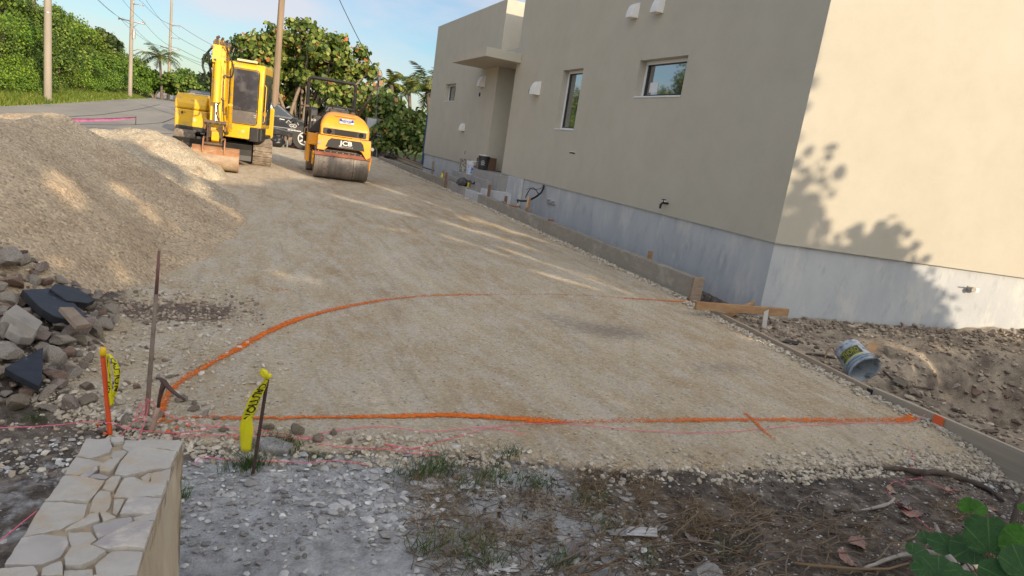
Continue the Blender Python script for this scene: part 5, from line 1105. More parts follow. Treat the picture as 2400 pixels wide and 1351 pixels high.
# hood
def loft(name,secs,m,parent,bevel=0):
    mb=MB(); k=len(secs[0]); mb.add([p for s in secs for p in s],[tuple(range(k))[::-1],tuple(range(k*(len(secs)-1),k*len(secs)))]+[(i*k+j,i*k+(j+1)%k,(i+1)*k+(j+1)%k,(i+1)*k+j) for i in range(len(secs)-1) for j in range(k)])
    return mb.build(name,m,parent,smooth=True,bevel=bevel)
def sec(y,w_,zt_,zb=1.015,rd=.16,lean=0):
    P=[(-w_,y,zb),(w_,y,zb)]; n=7
    for k in range(n+1): a=rad(90*k/n); P.append((w_-rd+rd*math.cos(a),y+lean*(1),zt_-rd+rd*math.sin(a)))
    for k in range(n+1): a=rad(90+90*k/n); P.append((-w_+rd+rd*math.cos(a),y+lean,zt_-rd+rd*math.sin(a)))
    return P
hd=loft('hood',[sec(-1.36,.50,1.20,rd=.05),sec(-1.352,.54,1.225,rd=.07),sec(-1.30,.565,1.32,rd=.14),sec(-1.18,.56,1.42,rd=.20),sec(-.95,.54,1.51,rd=.24),sec(-.6,.50,1.56,rd=.26),sec(-.2,.47,1.57,rd=.26)],OP,T)
mb=MB(); mb.prism(rrect(-.50,.49,1.035,1.175,.03),-1.372,-1.35,'y'); gr=mb.build('front_grille',BP,T,bevel=.006)
mb=MB()
for x in (-.36,.37): mb.lathe([(.055,0),(.05,.02),(.038,.02),(.03,.0),(.001,.0)],16,Matrix.Translation((x,-1.374,1.105))@Matrix.Rotation(rad(90),4,'X'))
mb.build('headlight',mat('dark_lens',(.01,.01,.012),.2,bm=0),gr,smooth=True)
mb=MB(); mb.prism([(-.22,1.05),(.26,1.05),(.28,1.165),(-.24,1.165)],-1.380,-1.371,'y'); mb.build('grille_mesh',mat('grille_dark',(.012,.012,.012),.7,bm=.6,bsc=80),gr)
mb=MB(); mb.box((.0,-1.10,1.487),(.48,.05,.02),rx=.32); mb.build('hood_rib',OP,hd,bevel=.008)
# sticker on the sloping nose
nx_,ny_,nz_=0,-math.sin(.86),math.cos(.86)
up_=Vector((0,math.cos(.83),math.sin(.83))); c0=Vector((0.02,-1.262,1.362))+Vector((0,-.018,.014))
mb=MB(); 
def stk(z0,z1,x0,x1,lift): return [tuple(c0+Vector((x,0,0))+up_*z+Vector((0,-.75,.66))*lift) for x,z in ((x0,z0),(x1,z0),(x1,z1),(x0,z1))]
mb.add(stk(-.075,.075,-.165,.165,.0)+stk(-.075,.075,-.165,.165,-.012),[(0,1,2,3),(4,7,6,5),(0,4,5,1),(1,5,6,2),(2,6,7,3),(3,7,4,0)]); sk=mb.build('sticker',mat('white_sticker',(.72,.70,.66),.4,bm=0),T)
mb=MB(); mb.add(stk(-.02,.070,-.16,.16,.0015),[(0,1,2,3)]); mb.build('blue_band',mat('sticker_blue',(.03,.06,.30),.4,bm=0),sk)
fr_=lambda z: frame(c0+up_*z+Vector((0,-.75,.66))*.003,(1,0,0),up_)
textobj('lettering','MASSIVE',.062,WTX,sk,fr_(.046),.0003,bold=.002)
textobj('lettering','EQUIPMENT',.036,WTX,sk,fr_(.002),.0003)
textobj('lettering','949-7400',.050,mat('dark_blue_ink',(.05,.05,.12),.5,bm=0),sk,fr_(-.047),.0003,bold=.001)
# operator station and roll bar
mb=MB(); mb.bb(-.72,-.50,-.5,.15,1.02,1.42); mb.prism([(-.45,1.0),(.15,1.0),(.15,1.5),(-.1,1.62),(-.42,1.55)],-.78,-.60,'x'); o=mb.build('side_console',BP,T,bevel=.03)
textobj('logo','JCB',.07,WTX,o,frame((-.69,-.502,1.30),(1,0,0),(0,0,1)),.001)
mb=MB(); mb.bb(-.78,-.58,-.62,.1,.72,1.0); mb.bb(-.80,-.72,-.5,.3,.3,1.0); mb.build('side_panel',OP,T,bevel=.012)
mb=MB(); mb.bb(-.46,.30,.05,.5,1.1,1.45); mb.box((-.08,.52,1.52),(.62,.14,.36),rx=-.15); mb.box((-.08,-.14,1.53),(.5,.12,.22)); mb.build('seat',BP,T,bevel=.03)
mb=MB(); mb.tube([(-.38+.0,-.02,1.60),(-.36,-.10,1.68),(-.1,-.14,1.71),(.25,-.12,1.69),(.34,-.04,1.60)],.014,6)
cs=[(-.08+.17*math.cos(k*math.pi/8),-.05+.15*math.sin(k*math.pi/8),1.66+.05*math.sin(k*math.pi/8)) for k in range(17)]; mb.tube(cs,.014,6); mb.build('steering_wheel',BP,T,smooth='all')
mb=MB(); rx0,rx1=-.84,.30
mb.tube([(rx0,.22,.75),(rx0,.22,2.24),(rx0+.02,.22,2.29),(rx0+.07,.22,2.32),(rx1-.07,.22,2.32),(rx1-.02,.22,2.29),(rx1,.22,2.24),(rx1,.22,.9)],.045,4); 
mb.build('roll_bar',BP,T,bevel=.006)
mb=MB(); mb.box((rx0,.17,1.62),(.11,.03,.05)); mb.box((rx1,.17,1.60),(.11,.03,.05)); mb.build('roll_bar_hinge',DK,T)
mb=MB(); mb.tube([(-.82,-.55,.92),(-.88,-.58,.96),(-.88,-.58,1.08),(-.82,-.55,1.12)],.015,6); mb.build('lifting_loop',DK,T,smooth='all')
for x in (-.56,.66):
    mb=MB(); mb.tube([(x,-1.30,.82),(x,-1.36,.82)],.04,12); mb.build('work_lamp',mat('lamp_lens',(.35,.34,.32),.3,bm=0) if 'lamp_lens' not in bpy.data.materials else bpy.data.materials['lamp_lens'],T,smooth=True)
# ---------------------------------------------------------------- black SUV behind
TO=Vector((.3,27.2,.30)); T=thing('parked_car','black estate car with a white company logo on its door, parked under the big tree','car',TO)
CB=mat('black_car_paint',(.018,.022,.03),.22,(.022,.026,.034),3,bm=0,coat=.6,dirt=(.08,.08,.085),dsc=2,dlo=.5,dhi=.8)
pr=[(-2.3,.40),(-2.35,.95),(-2.25,1.12),(-2.0,1.58),(.75,1.62),(1.08,1.55),(1.72,1.10),(2.62,.97),(2.9,.80),(2.95,.40)]
def carloft():
    secs=[]
    for y,f_,dz in ((0,.93,0),(.10,1.0,0),(1.70,1.0,0),(1.8,.93,0)):
        s=[]
        for x,z in pr:
            zz=.7+(z-.7)*(.985 if f_<1 else 1); ty=y
            if z>1.0: ty=y+(.14 if y<.9 else -.14)*((z-1.0)/.6)
            s.append((.3+(x-.3)*(.985 if f_<1 else 1),ty,zz))
        secs.append(s)
    return secs
sc_=carloft(); mb=MB(); k=len(pr); mb.add([p for s in sc_ for p in s],[tuple(range(k)),tuple(range(3*k,4*k))[::-1]]+[(i*k+j,(i+1)*k+j,(i+1)*k+(j+1)%k,i*k+(j+1)%k) for i in range(3) for j in range(k)]); body=mb.build('body',CB,T,bevel=.04,seg=3)
CG2=mat('car_glass',(.03,.045,.06),.08,bm=0)
def sidepoly(P,name,m,off=.006,parent=None):
    mb=MB(); vs=[]
    for x,z in P:
        y=.0+(.14*((z-1.0)/.6) if z>1.0 else 0); vs.append((x,y-off,z))
    mb.add(vs,[tuple(range(len(P)))]); return mb.build(name,m,parent or T)
sidepoly([(1.52,1.14),(.98,1.50),(.35,1.55),(.32,1.12)],'window',CG2)
sidepoly([(.24,1.12),(.26,1.55),(-.75,1.54),(-.80,1.10)],'window',CG2)
sidepoly([(-.9,1.10),(-.85,1.53),(-1.8,1.50),(-2.05,1.12)],'window',CG2)
sidepoly([(.68,1.45),(.92,1.42),(.94,1.13),(.66,1.14)],'paper_sheet',WHT,.02) if False else None
sidepoly([(.60,1.50),(.80,1.47),(.90,1.13),(.62,1.13)],'paper_sheet',WHT,.02)
sidepoly([(-.2,.72),(1.75,.72),(1.75,.69),(-.2,.69)],'trim_strip',mat('grey_trim',(.25,.25,.26),.4,bm=0),.012)
sidepoly([(1.10,1.03),(1.28,1.02),(1.28,.99),(1.10,1.0)],'door_handle',mat('silver_handle',(.6,.6,.6),.3,bm=0),.02)
mb=MB(); mb.box((1.66,-.1,1.06),(.22,.16,.15)); mb.build('mirror',CB,T,bevel=.03)
for x in (2.05,-1.45):
    mb=MB(); mb.lathe([(.36,-.11),(.40,-.09),(.40,.09),(.36,.11),(.25,.11),(.25,-.11)],32,Matrix.Translation((x,.10,.40))@Matrix.Rotation(rad(90),4,'X')); wh=mb.build('wheel',mat('tyre_rubber',(.02,.02,.02),.85,bm=.2) if 'tyre_rubber' not in bpy.data.materials else bpy.data.materials['tyre_rubber'],T,smooth=True)
    mb=MB(); MM=Matrix.Translation((x,-.02,.40))@Matrix.Rotation(rad(90),4,'X'); mb.lathe([(.25,0),(.25,.02),(.21,.02),(.21,0)],28,MM); mb.lathe([(.001,.02),(.06,.02),(.06,0)],16,MM)
    for q in range(5):
        a=q*2*math.pi/5; mb.bar((x+.05*math.cos(a),-.03,.40+.05*math.sin(a)),(x+.22*math.cos(a),-.03,.40+.22*math.sin(a)),.06,.02,up=(0,1,0))
    mb.build('rim',mat('alloy_rim',(.6,.6,.6),.35,bm=0) if 'alloy_rim' not in bpy.data.materials else bpy.data.materials['alloy_rim'],wh)
    mb=MB(); mb.lathe([(.44,0),(.47,.01),(.44,.02)],32,Matrix.Translation((x,-.0,.42))@Matrix.Rotation(rad(90),4,'X')); 
    mb2=MB(); mb2.lathe([(.001,0),(.45,0),(.45,.01),(.001,.01)],32,Matrix.Translation((x,-.004,.43))@Matrix.Rotation(rad(90),4,'X')); mb2.build('wheel_arch',INK,T)
lg=sidepoly([(0,0),(0.001,0),(0.001,.001)],'logo',WTX,.02)
mb=MB()
def zig(P): 
    for a,b3 in zip(P[:-1],P[1:]): mb.bar((a[0],-.022,a[1]),(b3[0],-.022,b3[1]),.004,.013,up=(0,0,1) if abs(a[0]-b3[0])>abs(a[1]-b3[1]) else (1,0,0))
zig([(1.34,.90),(1.42,1.02),(1.50,.93),(1.58,1.04),(1.66,.94),(1.72,1.0),(1.80,.88)])
mb.build('mountain_mark',WTX,lg)
textobj('lettering','GD',.17,WTX,lg,frame((1.60,-.022,.82),(1,0,0),(0,0,1)),.001,sx=1.1)
mb=MB()
for k in range(9): mb.bb(1.42+k*.055,1.42+k*.055+.04,-.024,-.020,.64,.675)
mb.build('small_lettering',WTX,lg)
# things beside the car
GALV=mat('galvanised_post',(.30,.32,.34),.5,(.24,.26,.28),8,metal=.3)
for px_,y0,y1,r_,lb in ((657,344,289,.035,'leftmost grey pipe post in front of the black car'),(663.5,345,291,.03,'second grey pipe post, just right of the leftmost one'),(672.5,346,306,.03,'shorter dark grey post, third from the left before the car'),(684,347,320,.022,'shortest thin post in front of the car wheel')):
    f=at(px_,y0,.27); tp=f+np.array([0,0,(y0-y1)/1550*26]); mb=MB(); mb.tube([(0,0,-.1),(0,0,tp[2]-f[2])],r_,10); mb.tube([(0,0,tp[2]-f[2]),(0,0,tp[2]-f[2]+.02)],r_*1.25,10); tag(mb.build('pipe_post',GALV,smooth=True,loc=tuple(f)),lb,'post')
v,f=rock_shape(901,4,5,.25,.8,.95,(.36,.3,.24)); 
o=fast('rubbish_bag',v,f,mat('black_bag_plastic',(.015,.016,.02),.35,bm=.5,bsc=6,bd=.05),smooth=True); p=at(643,344,.27); o.location=(p[0],p[1],p[2]+.17); tag(o,'black rubbish bag slumped between the excavator track and the grey posts','bag')
p=at(698,349,.27); mb=MB(); mb.lathe([(.30,0),(.24,.12),(.16,.28),(.05,.36)],9); o=mb.build('red_tarp',mat('dull_red_tarp',(.22,.06,.05),.8,(.16,.14,.13),7,bm=.5,bsc=6,bd=.04),smooth='all',loc=tuple(p)); o.scale=(1.2,.7,.9); tag(o,'crumpled dull red and grey sheet by the car wheel','tarpaulin')
p=at(583,322,.27); mb=MB(); mb.box((0,0,.12),(.5,.3,.22)); o=mb.build('cement_sack',mat('white_sack',(.5,.46,.42),.8,(.45,.2,.15),4),bevel=.05,seg=3,loc=tuple(p)); tag(o,'white sack with red print seen under the excavator cab','sack')
# ---------------------------------------------------------------- buckets on the steps
def bucket(loc,r0,r1,h,m,label,rim=None,lid=None,name='bucket',handle=True):
    T=thing(name,label,'bucket',loc,random.uniform(0,1)); mb=MB(); t_=.006
    mb.lathe([(.001,0),(r0,0),(r0+.002,.004),(r1,h),(r1-t_,h),(r0-t_,.01),(.001,.01)],32); o=mb.build('pail',m,T,smooth=True)
    mb=MB(); 
    for z in (h-.01,h-.05,h-.085): mb.lathe([(r1-.005,z-.008),(r1+.012,z-.006),(r1+.012,z),(r1-.005,z+.002)],32)
    mb.build('rim',rim or m,T,smooth=True)
    if lid: mb=MB(); mb.lathe([(.001,h+.008),(r1+.008,h+.006),(r1+.012,h-.02)],32); mb.build('lid',lid,T,smooth=True)
    if handle:
        mb=MB(); mb.tube([(math.cos(a)*(r1+.012),.03*math.sin(a)-.02,h-.06-.17*math.sin(a)) for a in np.linspace(0,math.pi,13)],.004,5); mb.build('handle',mat('wire',(.3,.3,.3),.4,metal=.8,bm=0) if 'wire' not in bpy.data.materials else bpy.data.materials['wire'],T,smooth='all')
    return T
WPL=mat('white_pail_plastic',(.66,.68,.70),.45,(.6,.62,.65),5,dirt=(.4,.4,.4),dsc=6,dlo=.6,dhi=.75)
p=atx(1103,410,5.97); B1=bucket((5.84,atx(1103,410,5.84)[1],.673),.125,.148,.36,WPL,'white paint pail with a blue and red label on the second step')
def bandlabel(T,r_,z0,z1,a0,a1,m,name='label'):
    mb=MB(); n=16; vs=[];
    for k in range(n+1):
        a=a0+(a1-a0)*k/n
        for z,rr in ((z0,r_(z0)),(z1,r_(z1))): vs.append((rr*math.cos(a),rr*math.sin(a),z))
    mb.add(vs,[(2*k,2*k+2,2*k+3,2*k+1) for k in range(n)]); o=mb.build(name,m,T,smooth='all'); return o
B1.rotation_euler=(0,0,0); R1=lambda z:.1265+.023*z/.36+.0015
bandlabel(B1,R1,.03,.25,rad(195),rad(300),mat('blue_label',(.05,.16,.42),.4,(.45,.55,.68),16,bm=0,lo=.42,hi=.55))
bandlabel(B1,lambda z:R1(z)+.0008,.13,.245,rad(275),rad(300),mat('red_label',(.45,.05,.06),.4,(.6,.4,.45),20,bm=0)); bandlabel(B1,lambda z:R1(z)+.0008,.19,.22,rad(200),rad(262),mat('pink_label',(.5,.2,.45),.4,(.7,.6,.7),20,bm=0))
p=atx(1137,401,6.25); B2=bucket((5.975,16.70,.858),.135,.155,.38,mat('black_pail_plastic',(.03,.032,.036),.4,(.05,.052,.056),6),'black pail with white rim and a round white emblem on the top landing',rim=None,lid=WPL)
B2.rotation_euler=(0,0,0)
mb=MB(); a0=rad(243); R2=.149
def cyl(a,z): return (R2*math.cos(a),R2*math.sin(a),z)
mb.tube([cyl(a0+.33*math.cos(q),.19+.05*math.sin(q)) for q in np.linspace(0,2*math.pi,17)],.004,5); mb.tube([cyl(a0+.12*math.cos(q),.19+.02*math.sin(q)) for q in np.linspace(0,2*math.pi,9)],.006,5)
mb.tube([cyl(a0-.38,.13),cyl(a0,.128),cyl(a0+.42,.13)],.003,4); mb.build('emblem',WTX,B2,smooth='all')
p=atx(1084,403,6.0); B3=bucket((5.93,18.12,.673),.13,.15,.36,mat('splattered_pail',(.42,.40,.36),.8,(.14,.13,.11),22,bm=.6,bsc=50,lo=.45,hi=.55),'pail caked with speckled mortar left of the white pail',handle=False)
mb=MB(); mb.box((0,0,.17),(.30,.05,.33)); p=atx(1146,400,6.42); o=mb.build('cardboard_box',mat('brown_cardboard',(.13,.075,.045),.85,(.10,.055,.035),4),loc=(6.14,16.62,.862),bevel=.004); tag(o,'dark brown board leaning behind the black pail on the landing','box')
mb=MB(); mb.box((0,0,.14),(.05,.42,.10)); p=atx(1108,378,6.5); o=mb.build('cardboard_box',bpy.data.materials['brown_cardboard'],loc=(6.04,p[1]-.9,1.12) if False else (6.06,17.25,.95)); tag(o,'dark brown box corner showing above the white pail','box')
# black tool bag
v,f=rock_shape(905,4,4,.2,.8,.95,(.16,.30,.11)); o=fast('tool_bag',v,f,mat('bag_canvas',(.05,.052,.056),.8,(.12,.12,.125),9,bm=.5,bsc=12,bd=.02),smooth=True); p=atx(1094,438,5.46); T=thing('tool_bag','black and grey bag with a drooping strap on the lowest step','bag',(5.42,16.5,.40)); o.parent=T; o.name='bag_body'; o.location=(0,0,.09)
mb=MB(); q=[Vector(atx(1000+x/10.,360+y/9.23,5.42))-T.location for x,y in [(700,700),(690,650),(740,600),(830,595),(900,590),(910,570),(960,600),(1020,600),(1060,650),(1110,655),(1120,620)]]; mb.tube([tuple(a) for a in q],.022,7); mb.build('strap',BLKP,T,smooth='all')
# pail lying by the form board
c0=Vector(at(2040,868,-.02)); c0.z=Z(c0.x,c0.y)
T=thing('bucket','battered white and blue paint pail lying on its side behind the form board','bucket',tuple(c0))
axd=Vector((-.13,-.84,-.36)).normalized()
tip=Vector(at(2027,868,.07))-c0
zz=axd; xx=zz.cross(Vector((0,0,1))).normalized(); yy=zz.cross(xx)
h=.30; MT=Matrix(((xx.x,yy.x,zz.x,tip.x-zz.x*h),(xx.y,yy.y,zz.y,tip.y-zz.y*h),(xx.z,yy.z,zz.z,tip.z-zz.z*h),(0,0,0,1)))
PB=mat('scuffed_blue_pail',(.44,.47,.50),.55,(.25,.33,.43),9,bm=.2,dirt=(.10,.11,.13),dsc=11,dlo=.50,dhi=.62)
mb=MB(); r0,r1=.118,.140; mb.lathe([(.001,0),(r0-.02,0),(r0,.012),(r1,h),(r1-.004,h),(r0-.006,.016),(.001,.016)],40,MT); mb.build('pail',PB,T,smooth=True)
mb=MB()
for z,e in ((h,.012),(h-.035,.010),(h-.06,.010)): mb.lathe([(r1-.006,z-.008),(r1+e,z-.006),(r1+e,z),(r1-.006,z)],40,MT)
mb.build('rim',PB,T,smooth=True)
def pm(a,z,dr=.0012):
    r_=r0+(r1-r0)*z/h+dr; return MT@Vector((r_*math.cos(a),r_*math.sin(a),z))
# which angle faces the camera/up
best=max(np.linspace(0,2*math.pi,72),key=lambda a:((pm(a,.15)+c0-Vector(CP)).normalized().dot(-(MT.to_3x3()@Vector((math.cos(a),math.sin(a),0))))))
def patch(a0,a1,z0,z1,dr,name,m):
    mb=MB(); n=14;vs=[]
    for k in range(n+1):
        a=a0+(a1-a0)*k/n; vs+= [tuple(pm(a,z0,dr)),tuple(pm(a,z1,dr))]
    mb.add(vs,[(2*k,2*k+2,2*k+3,2*k+1) for k in range(n)]); return mb.build(name,m,T,smooth='all')
patch(best-.75,best+.85,.10,.20,.0012,'label',mat('pail_label',(.20,.22,.03),.6,(.05,.055,.04),12,bm=0,lo=.45,hi=.55)); patch(best-.7,best+.8,.205,.213,.0016,'label_stripe',YEL)
def onpail(c): return pm(best+(-c.x)/.30*1.3,.152-c.y*.0+ -c.y,.0022) 
o=textobj('lettering','THORO',.075,mat('label_yellow',(.55,.55,.05),.6,bm=0),T,onpail,.0002,bold=.002)
# ---------------------------------------------------------------- vegetation helpers
def atD(px_,py_,D): return CP+ray(px_,py_)*(D/FPX)
def polys(C,Nn,size,k,rg,asp=1.,cup=.0):
    n=len(C); Nn=Nn/np.linalg.norm(Nn,axis=1)[:,None]; a=rg.normal(size=(n,3)); u=np.cross(Nn,a); u/=np.linalg.norm(u,axis=1)[:,None]; v=np.cross(Nn,u)
    t=np.arange(k)*2*np.pi/k; V=C[:,None,:]+size[:,None,None]*(u[:,None,:]*np.cos(t)[None,:,None]*asp+v[:,None,:]*np.sin(t)[None,:,None])
    if cup: V+=Nn[:,None,:]*(size[:,None,None]*cup*(np.cos(2*t)[None,:,None]))
    return V.reshape(-1,3),np.arange(n*k).reshape(n,k)
def crown_shoots(lobes,n,leaf,rg,per=9,L_=.42,inner=.25,k=7,up_=.55,asp=1.):
    C=[];Nn=[];Sx=[];tips=[]
    wts=np.array([l[1]**2 for l in lobes]);wts/=wts.sum()
    for q in range(n):
        c,r_=lobes[rg.choice(len(lobes),p=wts)]; d=rg.normal(size=3); d/=np.linalg.norm(d); 
        if d[2]<-.35: d[2]*=-.5
        u=rg.uniform(.80,1.12) if rg.uniform()>inner else rg.uniform(.35,.8)
        u*=.86+.28*vn(d[0]*3+c[0],d[1]*3+d[2]*2.3,7)
        p=c+d*r_*u*np.array([1,1,.92]); ax=d*.6+np.array([0,0,up_])+rg.normal(size=3)*.22; ax/=np.linalg.norm(ax); tips.append(p)
        m_=rg.randint(per-3,per+3); a0=rg.uniform(0,6.28)
        e1=np.cross(ax,[.3,.5,.8]); e1/=np.linalg.norm(e1); e2=np.cross(ax,e1)
        for j in range(m_):
            f=j/m_; ang=a0+j*2.5; rdl=e1*math.cos(ang)+e2*math.sin(ang); sz=leaf*rg.uniform(.72,1.2)*(1-.35*f)
            C.append(p+ax*L_*(f-.4)*rg.uniform(.8,1.2)+rdl*leaf*rg.uniform(.7,1.4)); Nn.append(rdl*.55+ax*.55+rg.normal(size=3)*.35); Sx.append(sz)
    return np.array(C),np.array(Nn),np.array(Sx),np.array(tips)
def limbs(base_,lobes,tips,rg,r0,nb,twigs,m,parent,stems=3,spread=.5):
    mb=MB()
    for s in range(stems):
        b0=base_+np.array([rg.normal()*spread,rg.normal()*spread*.5,-.1])
        for c,r_ in lobes[s::stems]:
            mid=b0*.45+c*.55+rg.normal(size=3)*.25; pts=[]
            for f in np.linspace(0,1,8): pts.append((1-f)**2*b0+2*f*(1-f)*(mid+np.array([0,0,-.2]))+f*f*c+rg.normal(size=3)*.035)
            mb.tube([tuple(p) for p in pts],list(np.linspace(r0,r0*.35,8)),7)
    idx=rg.choice(len(tips),min(twigs,len(tips)),replace=False)
    for i in idx:
        t_=tips[i]; c,r_=min(lobes,key=lambda l:np.linalg.norm(l[0]-t_)); s=c+(t_-c)*rg.uniform(-.3,.3)+np.array([0,0,-r_*.25]); mid=(s+t_)/2+rg.normal(size=3)*.18
        mb.tube([tuple((1-f)**2*s+2*f*(1-f)*mid+f*f*t_) for f in np.linspace(0,1,5)],list(np.linspace(r0*.28,r0*.08,5)),4)
    mb.f=mb.f
    o=mb.build('trunk',m,parent,smooth='all',fix=False); return o
LGRAPE=island('seagrape_leaves',[(0,(.03,.06,.015)),(.25,(.07,.12,.022)),(.55,(.13,.19,.035)),(.80,(.21,.26,.06)),(.955,(.30,.33,.11)),(.985,(.40,.16,.06)),(1,(.42,.20,.09))],.5,.22)
LDARK=island('dark_seagrape_leaves',[(0,(.012,.025,.010)),(.5,(.03,.06,.016)),(.9,(.08,.12,.03)),(1,(.16,.2,.06))],.45,.15)
LBUSH=island('bush_leaves',[(0,(.03,.06,.012)),(.4,(.075,.14,.018)),(.75,(.14,.22,.03)),(1,(.24,.31,.06))],.6,.25)
LBUSH2=island('bright_bush_leaves',[(0,(.04,.09,.015)),(.4,(.10,.20,.02)),(.75,(.17,.29,.03)),(1,(.27,.38,.06))],.6,.25)
LDRY=island('dry_brush_leaves',[(0,(.07,.055,.03)),(.45,(.15,.125,.055)),(.75,(.20,.17,.08)),(1,(.13,.17,.05))],.8,.1)
BARK=mat('pale_bark',(.27,.20,.145),.9,(.19,.145,.105),8,bm=.6,bsc=20); BARKD=mat('grey_bark',(.16,.13,.105),.9,(.10,.08,.065),8,bm=.5)
def tree(name,label,cat,foot,lobes,n,leaf,seed,m,group=None,r0=.09,per=9,k=7,twigs=120,stems=3,L_=.42,inner=.25,spread=.5,bark=None):
    rg=np.random.RandomState(seed); foot=np.array(foot,float); T=thing(name,label,cat,tuple(foot),0,group)
    C,Nn,Sx,tips=crown_shoots(lobes,n,leaf,rg,per,L_,inner,k)
    kz=C[:,2]>zt(C[:,0],C[:,1],False)+.05; C,Nn,Sx=C[kz],Nn[kz],Sx[kz]
    V,Fc=polys(C-foot,Nn,Sx,k,rg,cup=.12); fast('crown',V,Fc,m,T)
    lb=[(c-foot,r_) for c,r_ in lobes]; limbs(np.zeros(3),lb,tips-foot,rg,r0,0,twigs,bark or BARK,T,stems,spread); return T
def lobepx(L_,D,dj=1.2,seed=0):
    rg=np.random.RandomState(seed); o=[]
    for px_,py_,r_ in L_:
        d=D+rg.uniform(-dj,dj); o.append((atD(px_,py_,d),r_*d/FPX))
    return o
def foot(px_,D):
    p=atD(px_,400,D); s=D/(p[:2]@FH[:2]); p=p*1.; x,y=p[0],p[1]; return np.array([x,y,Z(x,y)])
# big seagrape tree behind the machines
tree('seagrape_tree','big round-leaved seagrape tree behind the roller and the black car','tree',foot(735,31),lobepx([(640,76,15),(690,60,16),(718,62,15),(745,80,16),(578,106,18),(592,92,13),(800,98,16),(846,130,17),(872,165,14),(765,100,18),(715,105,46),(655,118,45),(612,130,42),(690,160,60),(775,135,50),(825,180,48),(745,190,60),(640,185,55),(600,215,50),(800,235,55),(860,235,40),(700,240,55)],31,1.3,1),1150,.125,11,LGRAPE,r0=.10,twigs=170,stems=4,spread=1.1)
tree('seagrape_tree','lower half of seagrape thicket between the black car and the meter board','tree',foot(800,32.5),lobepx([(660,290,40),(720,290,45),(780,290,50),(840,300,42),(870,265,40),(625,265,40)],32.5,1.0,2),420,.12,12,LGRAPE,r0=.06,twigs=150,stems=5,spread=1.6)
tree('seagrape_tree','yellow-green seagrape bush between the meter board and the house','tree',foot(930,29),lobepx([(905,250,34),(930,290,40),(900,310,34),(965,325,36),(975,290,28),(935,335,30),(990,340,26),(905,345,22)],29,.8,3),560,.12,13,LGRAPE,r0=.05,twigs=90,stems=3,spread=.8)
tree('dark_tree','dark leafy tree rising behind the excavator boom','tree',foot(525,40),lobepx([(492,150,18),(486,200,24),(490,250,30),(502,290,30),(545,122,20),(555,100,14),(505,190,26),(540,160,30),(560,205,40),(520,240,40),(580,150,22),(560,260,40)],40,1.2,4),420,.13,14,LDARK,r0=.08,twigs=60)
tree('green_tree','bushy green tree beyond the road, behind the white fence','tree',foot(430,72),lobepx([(405,192,22),(435,188,24),(462,200,22),(420,212,22),(450,218,22),(480,215,20)],72,2,5),560,.2,15,LBUSH,r0=.1,per=8,k=5,twigs=30)
tree('green_tree','sprawling green bushes under the solitary palm, left of the farthest utility pole','tree',foot(352,74),lobepx([(318,172,26),(338,180,24),(360,192,24),(382,203,22),(400,212,16),(345,205,22)],74,2,9),560,.19,19,LBUSH2,r0=.08,per=8,k=5,twigs=30)
tree('green_tree','small tree with a rounded dark crown on the far bank top','tree',foot(235,62),lobepx([(216,90,14),(236,86,15),(254,96,14),(270,108,13),(205,98,10)],62,.8,6),230,.2,16,LDARK,r0=.07,per=8,k=5,twigs=20)
# bank shrubs : five shared shrubs copied over the bank
def shrub(seed,m,leaf,lob,n,k=4):
    rg=np.random.RandomState(seed); T=thing('shrub','x','shrub',(0,0,0),0,'shrubs covering the roadside bank')
    C,Nn,Sx,tips=crown_shoots(lob,n,leaf,rg,10,.34,.2,k,.4); kz=C[:,2]>-.1
    V,Fc=polys(C[kz],Nn[kz],Sx[kz],k,rg,asp=.62); fast('crown',V,Fc,m,T); limbs(np.zeros(3),lob,tips,rg,.035,0,40,BARKD,T,3,.25); return T
A3=np.array
protos=[shrub(1,LBUSH,.085,[(A3([0,0,.9]),.8),(A3([.8,.2,.7]),.6),(A3([-.8,-.1,.75]),.65),(A3([.1,-.3,1.5]),.5)],300),
 shrub(2,LBUSH2,.075,[(A3([0,0,.8]),.75),(A3([.7,.2,.9]),.5),(A3([-.6,-.2,.6]),.6)],300),
 shrub(3,LBUSH,.07,[(A3([0,0,1.1]),.7),(A3([.4,.3,1.7]),.5),(A3([-.5,-.2,.6]),.7),(A3([.6,-.2,.6]),.55)],290),
 shrub(4,LDRY,.055,[(A3([0,0,.8]),.8),(A3([.8,.1,.6]),.6),(A3([-.7,.1,.9]),.55)],200),
 shrub(5,LBUSH2,.06,[(A3([0,0,.6]),.7),(A3([.9,.0,.5]),.6),(A3([-.8,.2,.5]),.55),(A3([.2,.3,1.0]),.5)],330)]
labs=['broad mid-green shrub among the others on the roadside bank','bright yellow-green shrub among the others on the roadside bank','tall green shrub among the others on the roadside bank','brownish dry shrub on the crest of the roadside bank','low bright green shrub at the foot of the roadside bank']
rgs=np.random.RandomState(8); first=[True]*5; spots=[]
y=17.
while y<96:
    nrow=6
    for r_ in range(nrow):
        x=-10.3-r_*1.5+rgs.uniform(-.7,.7); yy=y+rgs.uniform(-.8,.8)
        if r_>=3: k=rgs.choice([3,2,3,3,0])
        elif r_==0: k=rgs.choice([4,1,4,2])
        else: k=rgs.choice([0,1,2,0,1])
        spots.append((x,yy,int(k),rgs.uniform(.7,1.7)**1.0*(1 if y<50 else 1.3)*((1.35 if y<40 else 1.) if r_>=3 else (.62 if r_==0 else .9))))
    y+=1.9 if y<45 else 3.2
for x,yy,k,s in spots:
    zz=Z(x,yy)-.1; rz=rgs.uniform(0,6.28)
    if first[k]:
        o=protos[k]; first[k]=False; o.location=(x,yy,zz); o.rotation_euler=(0,0,rz); o.scale=(s,s,s); o['label']=labs[k]
    else: dup(protos[k],(x,yy,zz),rz,labs[k],(s,s,s*rgs.uniform(.8,1.35)))
